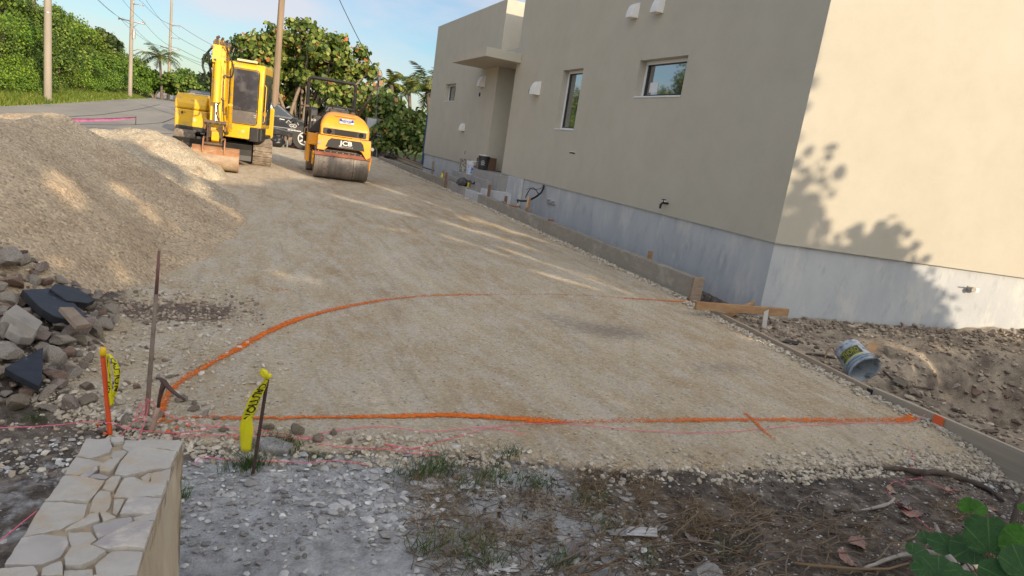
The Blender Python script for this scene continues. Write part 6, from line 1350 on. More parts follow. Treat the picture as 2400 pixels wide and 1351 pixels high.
# verge grass
def blades(name,P,Lh,wd,m,seed,lean=.5,seg=3,flat=0.,curl=.6):
    rg=np.random.RandomState(seed); n=len(P); a=rg.uniform(0,2*np.pi,n); d=np.stack([np.cos(a),np.sin(a),np.zeros(n)],1); sd=np.stack([-np.sin(a),np.cos(a),np.zeros(n)],1)
    up_=np.array([0,0,1.]); V=[]
    cu=rg.normal(0,curl,n)[:,None]
    for k in range(seg+1):
        f=k/seg; hh=Lh[:,None]*(f*(1-flat)+flat*.15*np.sin(f*3.0)); ll=Lh[:,None]*lean*(f**1.6 if not flat else f)*rg.uniform(.7,1.3,n)[:,None] if k else 0*Lh[:,None]
        c=P+up_*hh+d*ll+sd*cu*Lh[:,None]*f*f*.5; w_=wd[:,None]*(1-f)**.7*.5 if k<seg else wd[:,None]*.04; V.append(c-sd*w_);V.append(c+sd*w_)
    V=np.stack(V,1).reshape(-1,3); b_=np.arange(n)[:,None]*(2*seg+2); Fc=np.concatenate([np.concatenate([b_+2*k,b_+2*k+1,b_+2*k+3,b_+2*k+2],1) for k in range(seg)])
    return fast(name,V,Fc,m,smooth=True)
GRN=island('grass_blades',[(0,(.05,.10,.015)),(.5,(.12,.20,.025)),(.85,(.22,.28,.05)),(1,(.32,.27,.10))],.6,.25)
rg=np.random.RandomState(3); n=42000; yy=16+(rg.uniform(0,1,n)**1.6)*60; xx=pl(far,yy)-.05-np.abs(rg.normal(0,1.35,n)); P=np.stack([xx,yy,zt(xx,yy,False)-.02],1)
tag(blades('verge_grass',P,rg.uniform(.10,.42,n)*(.5+.5*sst(0,.8,pl(far,yy)-xx)),rg.uniform(.02,.045,n),GRN,5),kind='stuff')
# palms
PALM=island('palm_leaflets',[(0,(.04,.08,.02)),(.5,(.10,.15,.03)),(.85,(.22,.22,.05)),(1,(.38,.30,.08))],.5,.2)
def palm(label,px_,D,py_c,L_,seed,nf=15,yel=False):
    rg=np.random.RandomState(seed); f=foot(px_,D); c=atD(px_,py_c,D); T=thing('palm_tree',label,'palm',tuple(f)); c=np.array([c[0],c[1],c[2]])-f
    mb=MB(); mb.tube([(0,0,-.2),(c[0]*.3,c[1]*.3,c[2]*.4),(c[0]*.7,c[1]*.7,c[2]*.75),tuple(c)],[.17,.13,.12,.14],8); mb.build('trunk',BARKD,T,smooth='all')
    V=[];Fc=[]
    for k in range(nf):
        a=k*2.4+rg.uniform(-.2,.2); el=rg.uniform(-.1,1.25); l=L_*rg.uniform(.8,1.1); d=np.array([math.cos(a)*math.cos(el),math.sin(a)*math.cos(el),math.sin(el)])
        pts=[]; p=c.copy(); v=d.copy()
        for s in range(13): pts.append(p.copy()); p=p+v*l/12; v=v+np.array([0,0,-.11-.03*s/3]); v/=np.linalg.norm(v)
        for s in range(1,13):
            t_=pts[s]-pts[s-1]; t_/=np.linalg.norm(t_); sd=np.cross(t_,[0,0,1.]); sd/=np.linalg.norm(sd)+1e-6
            for sub in (0,.5):
                pb=pts[s-1]+(pts[s]-pts[s-1])*sub
                for sg in (-1,1):
                    ll=l*.24*math.sin(math.pi*min(1,(s+sub)/13*.9+.12))+.05; tip=pb+sd*sg*ll*.8+t_*ll*.5+np.array([0,0,-ll*.45*rg.uniform(.5,1.3)]); o=len(V)
                    V+= [pb-t_*.03,pb+t_*.05,tip]; V.append((pb+tip)/2+t_*.05); Fc.append((o,o+1,o+3,o+2))
            o=len(V); V+=[pts[s-1]+sd*.02,pts[s-1]-sd*.02,pts[s]-sd*.02,pts[s]+sd*.02]; Fc.append((o,o+1,o+2,o+3))
    fast('fronds',np.array(V),np.array(Fc),PALM,T); return T
palm('solitary coconut palm far beyond the road, between the two smaller utility poles',374,72,134,3.0,1,16)
palm('palm crown just right of the meter post top',917,42,196,1.7,2,14)
palm('dark palm right of the meter post, second palm from the house',958,44,213,2.0,3,15)
palm('yellowing palm half hidden by the house edge',1003,36,215,2.3,4,17)
palm('small distant palm top above the tree behind the white fence',442,95,190,2.2,5,12)
# ---------------------------------------------------------------- poles and wires
CPOLE=mat('concrete_pole',(.34,.295,.235),.85,(.28,.245,.20),3,bm=.2,stretch=(1,1,.2)); WPOLE=mat('wooden_pole',(.30,.215,.14),.85,(.20,.145,.10),4,bm=.4,stretch=(3,3,.15))
def pole(label,px_,D,r0,r1,h,m,topx=None,name='utility_pole'):
    f=foot(px_,D); T=thing(name,label,'utility pole',tuple(f)); mb=MB(); mb.tube([(0,0,-.5),(0,0,0),(0,0,h*.5),(0,0,h)],[r0,r0,(r0+r1)/2,r1],18); mb.build('post',m,T,smooth=True); return T,f
T1,f1=pole('thick pale concrete utility pole nearest, at the far left',112,32,.165,.13,12,CPOLE)
mb=MB(); mb.tube([(0,0,4.0),(0,0,4.05)],.165,18); mb.build('band',mat('steel_band',(.5,.5,.5),.4,metal=.5),T1,smooth=True)
T2,f2=pole('middle utility pole with cross-arm and insulators above the bank',300,58,.17,.12,10.4,CPOLE)
T3,f3=pole('farthest slim utility pole with side brackets beyond the palm',388,80,.19,.12,12.2,CPOLE)
T4,f4=pole('tall brown wooden pole rising behind the excavator cab',633,25.5,.125,.10,10,WPOLE)
STL=mat('bracket_steel',(.42,.42,.42),.5,metal=.4); INS=mat('insulator',(.5,.48,.46),.4)
rd=np.array([math.cos(HEAD),-math.sin(HEAD),0])
def hgt(px_,py_,D): return atD(px_,py_,D)[2]
def arms(T,f,D,side,cross,px_):
    A_=[]
    for py_,ln in side:
        z=hgt(px_,py_,D)-f[2]; e=rd*ln; mb=MB(); mb.tube([(0,0,z),(e[0]*.5,e[1]*.5,z+.03),(e[0],e[1],z)],.035,6); mb.tube([(e[0],e[1],z-.05),(e[0],e[1],z+.14)],.05,8); mb.tube([(.14*rd[0],.14*rd[1],z-.05),(.14*rd[0],.14*rd[1],z+.32)],.07,8); mb.build('bracket',STL,T,smooth='all'); A_.append(np.array([f[0]+e[0],f[1]+e[1],f[2]+z+.15]))
    for py_,ln in cross:
        z=hgt(px_,py_,D)-f[2]; a=rd*-ln;b3=rd*ln; mb=MB(); mb.bar((a[0],a[1],z+.12),(b3[0],b3[1],z-.05),.09,.11); mb.tube([(0,0,z-.55),(b3[0]*.6,b3[1]*.6,z)],.025,5); 
        for q in (-1,-.7,.85,1): 
            e=rd*ln*q; mb.tube([(e[0],e[1],z),(e[0],e[1],z+.22)],.05,7); A_.append(np.array([f[0]+e[0],f[1]+e[1],f[2]+z+.22]))
        mb.build('cross_arm',STL,T,smooth='all')
    return A_
A2=arms(T2,f2,58,[(19,.95)],[(58,1.1)],306); 
mb=MB(); z=hgt(305,85,58)-f2[2]; mb.tube([(.2*rd[0],.2*rd[1],z-.35),(.2*rd[0],.2*rd[1],z+.35)],.14,10); mb.build('transformer',STL,T2,smooth=True)
mb=MB(); z=hgt(302,118,58)-f2[2]; mb.tube([(0,0,z-.2),tuple(rd*.6+np.array([0,0,z+.05])),tuple(rd*1.3+np.array([0,0,z]))],.03,6); mb.build('lamp_arm',STL,T2,smooth='all')
A3_=arms(T3,f3,80,[(66,1.0),(93,1.0)],[(118,1.1)],391)
WIRE=mat('dark_wire',(.03,.03,.035),.6,bm=0)
def wire(p,q,sag,r_,label,n=26):
    p=np.array(p,float);q=np.array(q,float); c=p.copy(); mb=MB(); mb.tube([tuple(p*(1-f)+q*f-c-np.array([0,0,sag*4*f*(1-f)])) for f in np.linspace(0,1,n)],r_,4); o=mb.build('overhead_wire',WIRE,smooth='all',loc=tuple(c)); tag(o,label,'wire',None if 'single' in label else 'power lines strung between the poles')
ends=[(505,118,112,95),(505,128,118,95)]
N1=[f1+np.array([0,0,9.2])+rd*.7,f1+np.array([0,0,8.2])-rd*1.0,f1+np.array([0,0,8.2])+rd*1.0,f1+np.array([0,0,7.2])-rd*.1,f1+np.array([0,0,8.9])-rd*.3]
N2=[A2[0],A2[1],A2[3],f2+np.array([0,0,6.0]),f2+np.array([0,0,9.6])]
N3=[A3_[0],A3_[2],A3_[4],f3+np.array([0,0,5.6]),A3_[1]]
far4=foot(560,135); N4=[far4+np.array([0,0,h_])+rd*o for h_,o in ((9.6,1),(7,-1),(7,1),(6,0),(8.4,1))]
for k in range(5):
    wire(N1[k],N2[k],.5,.013,'power line running from the nearest concrete pole to the middle pole'); wire(N2[k],N3[k],.5,.016,'power line running from the middle pole to the farthest pole'); wire(N3[k],N4[k],.7,.022,'power line running from the farthest pole off behind the excavator')
b0=f1+(f1-f2)*.9
for k in range(4): wire(b0+N1[k]-f1,N1[k],.5,.013,'power line entering the picture at the top left above the bank')
# service drop to the meter post
mt=atD(887,176,28.5)
wire(f4+np.array([0,0,9.3]),mt,.35,.014,'single service wire dropping from the wooden pole to the meter post')
# ---------------------------------------------------------------- meter post
fm=foot(876,28.5); T=thing('meter_post','electric meter board with grey boxes and a tall mast, behind the roller on the right','meter post',tuple(fm))
LG_=mat('grey_steel_box',(.38,.41,.42),.45,(.33,.36,.37),4,bm=.05); PK=mat('weathered_planks',(.20,.165,.14),.9,(.13,.105,.09),4,stretch=(6,1,.3),bm=.4)
def ml(px_,py_,D=28.5): return atD(px_,py_,D)-fm
def boxpx(x0,y0,x1,y1,D,th,name,m,bev=.008,parent=None):
    a=ml(x0,y0,D);b3=ml(x1,y1,D); c=(a+b3)/2; w_=abs((b3-a)@rd); h=abs(b3[2]-a[2]); mb=MB(); mb.box(tuple(c),(w_,th,h),rz=-HEAD); return mb.build(name,m,parent or T,bevel=bev)
boxpx(860,275,897,372,28.6,.06,'plank_board',PK); boxpx(863,277,879,318,28.4,.12,'switch_box',LG_); mtb=boxpx(880,302,893,321,28.35,.12,'meter_box',LG_)
c=ml(886,312,28.25); mb=MB(); MM=Matrix.Translation(tuple(c))@Matrix.Rotation(-HEAD,4,'Z')@Matrix.Rotation(rad(90),4,'X'); mb.lathe([(.001,.05),(.055,.05),(.065,0),(.001,0)],16,MM); mb.build('meter_dial',mat('meter_glass',(.45,.47,.48),.15,(.2,.2,.2),20,bm=0),mtb,smooth=True)
mb=MB(); mb.tube([tuple(ml(875,372)),tuple(ml(879,300)),tuple(ml(884,240)),tuple(ml(888,192))],.045,9); mb.tube([tuple(ml(888,192)),tuple(ml(889,178))],.075,8); mb.build('mast',mat('dark_conduit',(.07,.07,.075),.5,(.10,.10,.105),7),T,smooth='all')
mb=MB(); mb.tube([tuple(ml(889,178)),tuple(ml(890,168))],.07,8); mb.box(tuple(ml(893,196,28.4)),(.14,.1,.22),rz=-.3); mb.build('timber_cap',WNEW,T)
mb=MB(); mb.tube([tuple(ml(a,b3)) for a,b3 in ((884,180),(878,172),(884,163),(893,166),(896,176),(888,184),(880,182),(876,175))],.012,5); mb.build('wire_loop',WIRE,T,smooth='all')
mb=MB(); mb.tube([tuple(ml(886,321)),tuple(ml(884,345)),tuple(ml(882,374))],.03,7); mb.build('conduit',LG_,T,smooth='all')
mb=MB(); a=atD(892,190,29);b3=atD(832,285,30.5); c=(a+b3)/2; mb.bar(tuple(a-c),tuple(b3-c),.11,.11); o=mb.build('timber_prop',WPOLE,loc=tuple(c)); tag(o,'slanted timber prop leaning against the meter mast','timber')
# low pale form fence behind the kerb
a=np.array([6.5,36,.4]);b3=np.array([6.5,24.6,.3]); c=((a+b3)/2); c[2]=0
PLY=mat('pale_plywood',(.52,.44,.30),.8,(.44,.36,.24),3)
T=thing('form_fence','low pale plywood form along the bushes beyond the kerb, left of the toilet','low fence',tuple(c))
mb=MB(); mb.bar((a[0]-c[0],a[1]-c[1],.26),(b3[0]-c[0],b3[1]-c[1],.16),.04,.38); mb.build('panel',PLY,T); mb=MB(); mb.bar((a[0]-c[0],a[1]-c[1]-.01,.475),(b3[0]-c[0],b3[1]-c[1]-.01,.375),.08,.05); mb.build('rail',WOLD,T)
mb=MB(); q=a*.45+b3*.55; mb.bb(q[0]-c[0]-.06,q[0]-c[0]+.02,q[1]-c[1]-.1,q[1]-c[1]-.02,.0,.62); mb.build('post',WOLD,T)
# portable toilet
p=at(986,398,.22); T=thing('portable_toilet','dark blue portable toilet peeking out behind the far corner of the house','toilet',(p[0]+.83,p[1]+.6,.2))
BL=mat('blue_toilet_plastic',(.02,.075,.20),.5,(.015,.06,.17),5,bm=.05); mb=MB(); mb.bb(-.55,.55,-.55,.55,.1,2.05); bd_=mb.build('cabin',BL,T,bevel=.03); mb=MB(); mb.prism([(-.58,2.05),(.58,2.05),(.30,2.28),(-.30,2.28)],-.58,.58,'y'); mb.build('roof',BL,T,bevel=.02)
mb=MB(); mb.bb(-.6,.6,-.6,.6,0,.1); mb.build('base',BP,T,bevel=.01)
mb=MB(); mb.bb(-.57,-.55,-.40,.40,.15,1.98); d_=mb.build('door',BL,T,bevel=.01); mb=MB()
for k in range(4): mb.bb(-.556,-.55,-.45,-.15,1.62+.07*k,1.66+.07*k)
for k in range(3): mb.box((-.38+.0,-.553,1.75-.12*k),(.1,.004,.06))
mb.build('marking',WTX,bd_)
# white fence and sign beyond the road
fw=foot(400,88); fe=foot(432,80); c=(fw+fe)/2; mb=MB(); a=fw-c;b3=fe-c; mb.bar((a[0],a[1],.75),(b3[0],b3[1],.45),.12,1.5); o=mb.build('white_fence',mat('white_fence_paint',(.70,.69,.66),.7,(.45,.52,.56),5),loc=tuple(c)); tag(o,'white boundary fence across the road beside the farthest utility pole','fence')
fs=foot(424,78); T=thing('street_sign','small green street name sign on a post across the road','sign',tuple(fs)); mb=MB(); mb.tube([(0,0,0),(0,0,2.2)],.03,6); mb.build('post',LG_,T); mb=MB(); mb.box((0,0,2.3),(.42,.03,.16),rz=-HEAD); mb.build('plate',mat('sign_green',(.03,.22,.18),.4,bm=0),T)
# magenta barrier tape by the road edge
pa=on(318,293);  pb=on(-40,300); zt_a=aty(318,275,pa[1])[2]
T=thing('barrier_tape','magenta barrier tape with a dark red cord strung along the street edge','barrier tape',tuple(pa))
mb=MB(); mb.tube([(0,0,-.1),(0,0,zt_a-pa[2]+.03)],.014,6); mb.build('stake',RUST,T,smooth='all')
def tp_(px_,py_,f): 
    D=21+(17.0-21)*f; return atD(px_,py_,D)-pa
Lp=[(318,276,284-6),(262,279,284),(205,280,285),(120,279,288),(45,278,289),(0,279,292),(-60,279,296)]
vs=[];
for i,(x,y0,y1) in enumerate(Lp): f=i/6; vs+= [tuple(tp_(x,y0,f)),tuple(tp_(x,y1,f))]
mb=MB(); mb.add(vs,[(2*k,2*k+1,2*k+3,2*k+2) for k in range(6)]); mb.build('tape',mat('magenta_tape',(.30,.05,.17),.6,(.38,.14,.29),6,bm=.1),T,smooth='all')
mb=MB(); mb.tube([tuple(tp_(x,y0-.6,i/6)) for i,(x,y0,y1) in enumerate(Lp)],.013,5); mb.build('cord',mat('dark_red_cord',(.13,.015,.03),.6),T,smooth='all')
# ---------------------------------------------------------------- seagrape trees behind the photographer: they shade the drive
TE=math.tan(SUN_EL); Lh=np.array([LX,LY]); Ph=np.array([LY,-LX])
HS_=[-9,-4,0,.7,1.5,3,4.3,5.5,6.7,7.2,7.4,7.6,7.9,8.25,8.8,9.25,9.6]; HH=[3.4,3.6,3.9,4.4,4.75,4.25,4.55,5.2,5.8,5.4,3.8,3.6,3.0,2.5,2.2,1.6,.9]
GAPS=[([(5.38,4.44),(5.69,4.09),(6.06,3.79)],.07),([(6.38,3.55),(6.62,3.16),(6.81,2.7)],.07),([(6.17,2.75),(6.19,2.43),(6.28,2.17),(6.16,1.91)],.075),([(5.63,3.11),(5.77,2.63)],.03),([(5.6,2.24),(5.9,1.87)],.05),([(6.1,1.26),(6.15,1.16)],.03),([(2.21,2.24),(2.51,2.12)],.03),([(4.83,3.24),(5.19,3.09)],.03),([(5.6,3.0),(5.7,2.84)],.03)]
def SH(P): return (P[0]*LY-P[1]*LX,P[2]+TE*(P[0]*LX+P[1]*LY))
GAPS+=[([SH(at(x,y,z)) for x,y,z in q],w_) for q,w_ in [([(140,435,.62),(165,475,.5)],.10),([(365,500,.28),(390,530,.2)],.07),([(285,425,.62),(300,435,.6)],.07),([(440,470,.12),(545,515,.05)],.08),([(390,335,.55),(460,450,.2)],.13),([(340,480,.4),(350,500,.36)],.03),([(130,580,.45),(140,590,.42)],.03),([(300,625,.25),(312,640,.2)],.02),([(385,410,.45),(420,450,.3)],.05)]]
def gapped(s,h,pad):
    for L_,w_ in GAPS:
        for (a,b_),(c,d) in zip(L_[:-1],L_[1:]):
            l2=(c-a)**2+(d-b_)**2+1e-9; u=min(1,max(0,((s-a)*(c-a)+(h-b_)*(d-b_))/l2))
            if (s-a-u*(c-a))**2+(h-b_-u*(d-b_))**2<(w_+.022+pad)**2: return True
    return False
def shade_tree(s0,s1,t0,t1,n,seed,label,leaf=.10,npc=7):
    rg=np.random.RandomState(seed); C=[];Nn=[];Sx=[];tips=[]; sc_=(s0+s1)/2
    xy=Lh*((t0+t1)/2)+Ph*sc_; f=np.array([xy[0],xy[1],Z(*xy)-.05]); T=thing('seagrape_tree',label,'tree',tuple(f))
    k=0
    while k<n:
        s=rg.uniform(s0,s1); top=np.interp(s,HS_,HH); h=rg.uniform(0,1)**.8*top
        if rg.uniform()<.0: continue
        hole=vn(s*1.35,h*1.15,seed+40)*.65+vn(s*3.1,h*2.6,seed+41)*.35
        if hole>.76 and h>1.6 and s<7.3: continue
        if s>7.3 and hole>.47+.16*(1-h/top): continue
        k+=1; t_=rg.uniform(t0,t1); z=h-t_*TE
        if z<.15: continue
        xy=Lh*t_+Ph*s; p=np.array([xy[0],xy[1],z]); tips.append(p)
        for j in range(npc if s<7.2 else 13):
            pj=p+rg.normal(size=3)*.13
            if gapped(pj[0]*LY-pj[1]*LX,pj[2]+TE*(pj[0]*LX+pj[1]*LY),.055): continue
            C.append(pj); Nn.append(rg.normal(size=3)+np.array([0,-.4,.4])); Sx.append((leaf if s<7.2 else .068)*rg.uniform(.7,1.2))
    C=np.array(C); V,Fc=polys(C-f,np.array(Nn),np.array(Sx),7,rg,cup=.1); fast('crown',V,Fc,LGRAPE,T)
    tips=np.array(tips); lb=[(tips[rg.randint(len(tips))]-f,1.) for _ in range(9)]; limbs(np.zeros(3),lb,tips-f,rg,.08,0,60,BARK,T,3,.4)
shade_tree(-5,-1.2,-7.5,-4.5,1150,21,'seagrape tree behind the photographer, far left of the row')
shade_tree(-1.2,1.9,-7,-4.2,1150,22,'seagrape tree behind the photographer, left of centre in the row')
shade_tree(1.9,4.9,-7.5,-4.5,1250,23,'seagrape tree behind the photographer, in the middle of the row')
shade_tree(4.9,7.62,-7.5,-4.0,1500,24,'tall seagrape tree behind the photographer, right of centre in the row')
shade_tree(7.6,9.7,-5.5,-3.4,520,25,'low seagrape bush behind the photographer, right end of the row')
# ---------------------------------------------------------------- foreground litter and plants
def inpix(n,poly,rg,w=None):
    xs=[p[0] for p in poly];ys=[p[1] for p in poly]; o=[]
    while len(o)<n:
        x=rg.uniform(min(xs),max(xs));y=rg.uniform(min(ys),max(ys))
        if inpoly(x,y,poly) and (w is None or rg.uniform()<w(x,y)): o.append((x,y))
    return o
def gpts(L_):
    P=np.array([at(x,y,-.07) for x,y in L_]); P[:,2]=zt(P[:,0],P[:,1])-.004; return P
rg=np.random.RandomState(12)
DRY=island('dry_grass_straw',[(0,(.07,.045,.025)),(.4,(.18,.115,.06)),(.75,(.30,.20,.10)),(1,(.46,.37,.22))],.8,.1)
GRF=island('foreground_green_grass',[(0,(.02,.05,.012)),(.5,(.05,.11,.02)),(.9,(.10,.18,.03)),(1,(.2,.2,.06))],.6,.2)
A_=inpix(1900,[(920,1120),(1060,1090),(1230,1110),(1330,1190),(1500,1230),(1560,1290),(1420,1310),(1200,1290),(1050,1310),(940,1240),(960,1170)],rg,lambda x,y:vn(x/55.,y/28.,3)>.42)
A_+=inpix(1200,[(1300,1120),(1500,1090),(1750,1140),(1800,1230),(1600,1260),(1400,1210)],rg,lambda x,y:vn(x/60.,y/25.,4)>.52)
A_+=inpix(1500,[(960,1351),(1000,1280),(1300,1290),(1700,1230),(2250,1190),(2400,1200),(2400,1420),(960,1420)],rg,lambda x,y:vn(x/70.,y/30.,5)>.5)
A_+=inpix(260,[(2180,1180),(2330,1210),(2330,1250),(2180,1215)],rg)
P=gpts(A_); n=len(P); tag(blades('dry_grass',P,rg.uniform(.05,.15,n),rg.uniform(.0018,.0036,n),DRY,6,lean=1.1,seg=5,flat=.84,curl=1.2),kind='stuff')
def tuft(c,n,sp,L0,L1,seed,lean=.5):
    r=np.random.RandomState(seed); p=at(c[0],c[1],-.07); q=np.stack([p[0]+r.normal(0,sp,n),p[1]+r.normal(0,sp*.6,n),np.zeros(n)],1); q[:,2]=zt(q[:,0],q[:,1])-.005; return q,r.uniform(L0,L1,n)
Q=[];LL=[]
for c,n_,sp,l0,l1 in [((578,1105),230,.045,.03,.10),((640,1068),150,.05,.03,.08),((668,1072),90,.04,.03,.07),((75,1008),60,.03,.02,.05),((425,1175),50,.012,.03,.07),((745,1090),60,.03,.02,.05),((975,1120),160,.07,.03,.08),((1030,1110),160,.07,.03,.10),((1160,1130),130,.07,.03,.09),((1250,1150),120,.07,.03,.09),((1100,1150),90,.08,.03,.09),((1190,1090),60,.04,.03,.08),((1130,1335),70,.05,.05,.12),((1080,1300),60,.05,.04,.10),((1310,1345),60,.04,.04,.09),((1500,1335),40,.04,.04,.08),((1000,1310),50,.04,.05,.12),((1430,1250),70,.06,.03,.07),((1380,1190),70,.06,.03,.07),((1700,1310),50,.05,.04,.09)]:
    a,b3=tuft(c,n_,sp,l0,l1,int(c[0])); Q.append(a);LL.append(b3)
Q=np.concatenate(Q);LL=np.concatenate(LL); tag(blades('green_grass',Q,LL,np.full(len(Q),.0036),GRF,7,lean=.8,seg=4,curl=.8),kind='stuff')
# twig litter
mb=MB(); A_=inpix(750,[(940,1180),(1300,1130),(1800,1140),(2300,1130),(2400,1180),(2400,1400),(960,1400)],rg)
for (x,y) in A_:
    p=at(x,y,-.07); l=rg.uniform(.03,.16); a=rg.uniform(-.6,.6)+(0 if rg.uniform()<.6 else 1.4); z=Z(p[0],p[1])+.006; d=np.array([math.cos(a),math.sin(a),0])
    mb.tube([tuple(np.array([p[0],p[1],z])+d*l*f+np.array([0,0,rg.uniform(0,.012)])+np.array([-d[1],d[0],0])*rg.normal()*.008) for f in (0,.35,.7,1)],[.0022,.002,.0016,.0008],4)
tag(mb.build('twig_litter',mat('dark_twig',(.07,.05,.04),.9,(.16,.12,.09),12),smooth='all',fix=False),kind='stuff')
mb=MB(); A_=inpix(95,[(1350,1260),(1800,1200),(2200,1280),(2250,1400),(1200,1400)],rg)
for (x,y) in A_:
    p=at(x,y,-.07); l=rg.uniform(.15,.42); a=rg.uniform(-.5,.5); z=Z(p[0],p[1])+.01; d=np.array([math.cos(a),math.sin(a),0]); h=rg.uniform(.01,.09)
    mb.tube([tuple(np.array([p[0],p[1],z])+d*l*f+np.array([0,0,h*math.sin(f*2.6)])+np.array([-d[1],d[0],0])*rg.normal()*.012) for f in np.linspace(0,1,7)],list(np.linspace(.004,.0015,7)),5)
tag(mb.build('dry_brushwood',mat('brush_stem',(.11,.07,.045),.9,(.22,.17,.12),12),smooth='all',fix=False),kind='stuff')
# sticks and branches
def stick(pix,rs,m,label,name='dead_branch',dz=.02,cat='branch',extra=()):
    P=[on(p[0],p[1],p[2] if len(p)>2 else dz) for p in pix]; c=P[0]; T=thing(name,label,cat,tuple(c)) if extra else None
    def cr(P,rs):
        Q=[];R=[];n=len(P)
        for k in range((n-1)*4+1):
            f_=k/4;i=min(int(f_),n-2);u=f_-i;p0,p1,p2,p3=P[max(i-1,0)],P[i],P[i+1],P[min(i+2,n-1)]
            Q.append(.5*((2*p1)+(-p0+p2)*u+(2*p0-5*p1+4*p2-p3)*u*u+(-p0+3*p1-3*p2+p3)*u**3)-c+rgk.normal(size=3)*.0012); R.append(np.interp(f_,range(n),rs)*(1+.10*rgk.normal()))
        return Q,R
    mb=MB(); Q,R=cr(P,rs); mb.tube([tuple(q) for q in Q],R,8)
    for ep,er in extra: Q,R=cr([on(p[0],p[1],p[2] if len(p)>2 else dz) for p in ep],er); mb.tube([tuple(q) for q in Q],R,8)
    if T: mb.build('limb',m,T,smooth='all',fix=False)
    else: o=mb.build(name,m,smooth='all',fix=False,loc=tuple(c)); tag(o,label,cat)
DRK=mat('dark_rotten_wood',(.045,.032,.026),.9,(.09,.065,.05),14,bm=.7,bsc=40); PAW=mat('bleached_driftwood',(.36,.33,.29),.85,(.26,.23,.20),14,bm=.6,bsc=40,dirt=(.09,.075,.065),dsc=22,dlo=.58,dhi=.66)
stick([(2068,1098),(2110,1100),(2160,1108),(2200,1108),(2260,1125),(2320,1150),(2350,1175)],[.006,.018,.022,.02,.02,.016,.01],DRK,'long dark rotten branch lying below the end of the wide form board',dz=.015)
stick([(2018,1196),(2060,1188),(2085,1180),(2096,1168)],[.005,.009,.009,.007],PAW,'short bent grey stick on the soil left of the dead seagrape leaves')
stick([(1958,1198),(1995,1192)],[.009,.010],DRK,'stubby dark stick end left of the bent grey stick')
stick([(2262,1400,.05),(2248,1345,.07),(2225,1310,.10),(2208,1275,.13),(2198,1245,.16),(2193,1232,.17)],[.028,.022,.017,.013,.010,.008],PAW,'forked bleached branch rising by the seagrape seedling, bottom right corner',extra=[([(2248,1345,.07),(2215,1305,.09),(2180,1295,.09),(2150,1280,.10),(2141,1268,.12)],[.016,.013,.011,.008,.006]),([(2240,1340,.06),(2190,1310,.06),(2130,1300,.05),(2080,1312,.04),(2025,1332,.03)],[.016,.014,.011,.010,.007]),([(2255,1345,.07),(2275,1328,.09),(2310,1330,.09),(2335,1318,.11)],[.018,.016,.014,.008]),([(2290,1351,.08),(2318,1338,.1)],[.008,.004])])
stick([(2366,1262,.05),(2375,1220,.12),(2388,1180,.17),(2398,1160,.2)],[.012,.015,.012,.007],DRK,'dark upright stick at the right edge above the seagrape leaves')
stick([(1860,1320,.03),(1950,1330,.02),(2060,1335,.03),(2130,1320,.04)],[.006,.007,.006,.004],mat('yellow_brown_stem',(.22,.15,.08),.85),'thin yellow-brown stem lying along the bottom edge')
stick([(1130,1330,.01),(1150,1300,.01),(1172,1276,.015)],[.0035,.004,.003],RL,'thin white splinter standing out of the litter, bottom centre',name='splinter',cat='stick')
stick([(2070,870,.02),(2110,900,.03),(2180,912,.03),(2210,920,.02)],[.010,.014,.012,.006],DRK,'dark root behind the form board right of the lying pail')
stick([(1880,830,.0),(1920,832,.02),(1950,838,.02)],[.012,.014,.010],DRK,'dark root left of the lying pail')
stick([(1930,850,.05),(1940,822,.10),(1952,815,.10),(1958,832,.06)],[.006,.009,.008,.004],mat('orange_brown_root',(.25,.15,.08),.85,(.10,.06,.04),14),'curled orange-brown root beside the lying pail')
# planks etc on the right
def flatpiece(pix,dz,th,m,name,label,cat): slab(name,pix,dz,th,m,label,cat,bevel=.002)
flatpiece([(2038,803),(2060,806),(2044,838),(2020,828)],.05,.03,WNEW,'wood_offcut','orange-brown board stub standing behind the lying pail','board')
flatpiece([(2090,892),(2105,884),(2132,896),(2122,908)],.05,.003,BLKP,'plastic_scrap','square black plastic scrap right of the lying pail','scrap')
flatpiece([(2128,912),(2140,908),(2144,918),(2134,924)],.03,.003,BLKP,'plastic_scrap','tiny black plastic scrap below the square one','scrap')
flatpiece([(1832,800),(1850,796),(1874,802),(1870,808)],.02,.01,BLKP,'plastic_scrap','flat black scrap strip between the lath stake and the pail','scrap')
flatpiece([(1422,1243),(1460,1238),(1470,1240),(1468,1256),(1430,1253)],.02,.004,mat('pale_grey_shard',(.30,.29,.29),.8),'shard','grey folded end of the corrugated shard','shard')
mb=MB(); c=on(1505,1247,.02)
e1=(on(1540,1256,.02)-on(1468,1252,.02)); e2=on(1500,1236,.02)-on(1500,1256,.02); vs=[];K_=16
for j in range(2):
    for k in range(K_+1): vs.append(tuple(e1*(j-.5)+e2*(k/K_-.5)+np.array([0,0,.006*math.sin(k/K_*math.pi*5)])))
mb.add(vs,[(k,k+1,K_+2+k,K_+1+k) for k in range(K_)]); o=mb.build('corrugated_shard',mat('white_corrugated',(.55,.56,.58),.5,(.40,.40,.42),8),smooth='all',loc=tuple(c)); o.modifiers.new('t','SOLIDIFY').thickness=.003; tag(o,'white corrugated plastic shard lying in the dry grass','shard')
rock(on(1642,1345,.02),.095,RL,2,'large pale rough rock at the bottom edge, right of centre')
rock(on(1140,1292,.01),.028,RL,0,'small heart-shaped white stone near the bottom edge')
rock(on(1245,1195,.005),.022,RL,3,'white stone in the dry grass beside the black scrap')
rock(on(1210,1272,.01),.03,RG,5,'grey stone among dry grass below the white stone')
rock(on(2085,825,.03),.085,RP,4,'pale rough boulder just right of the lying pail')
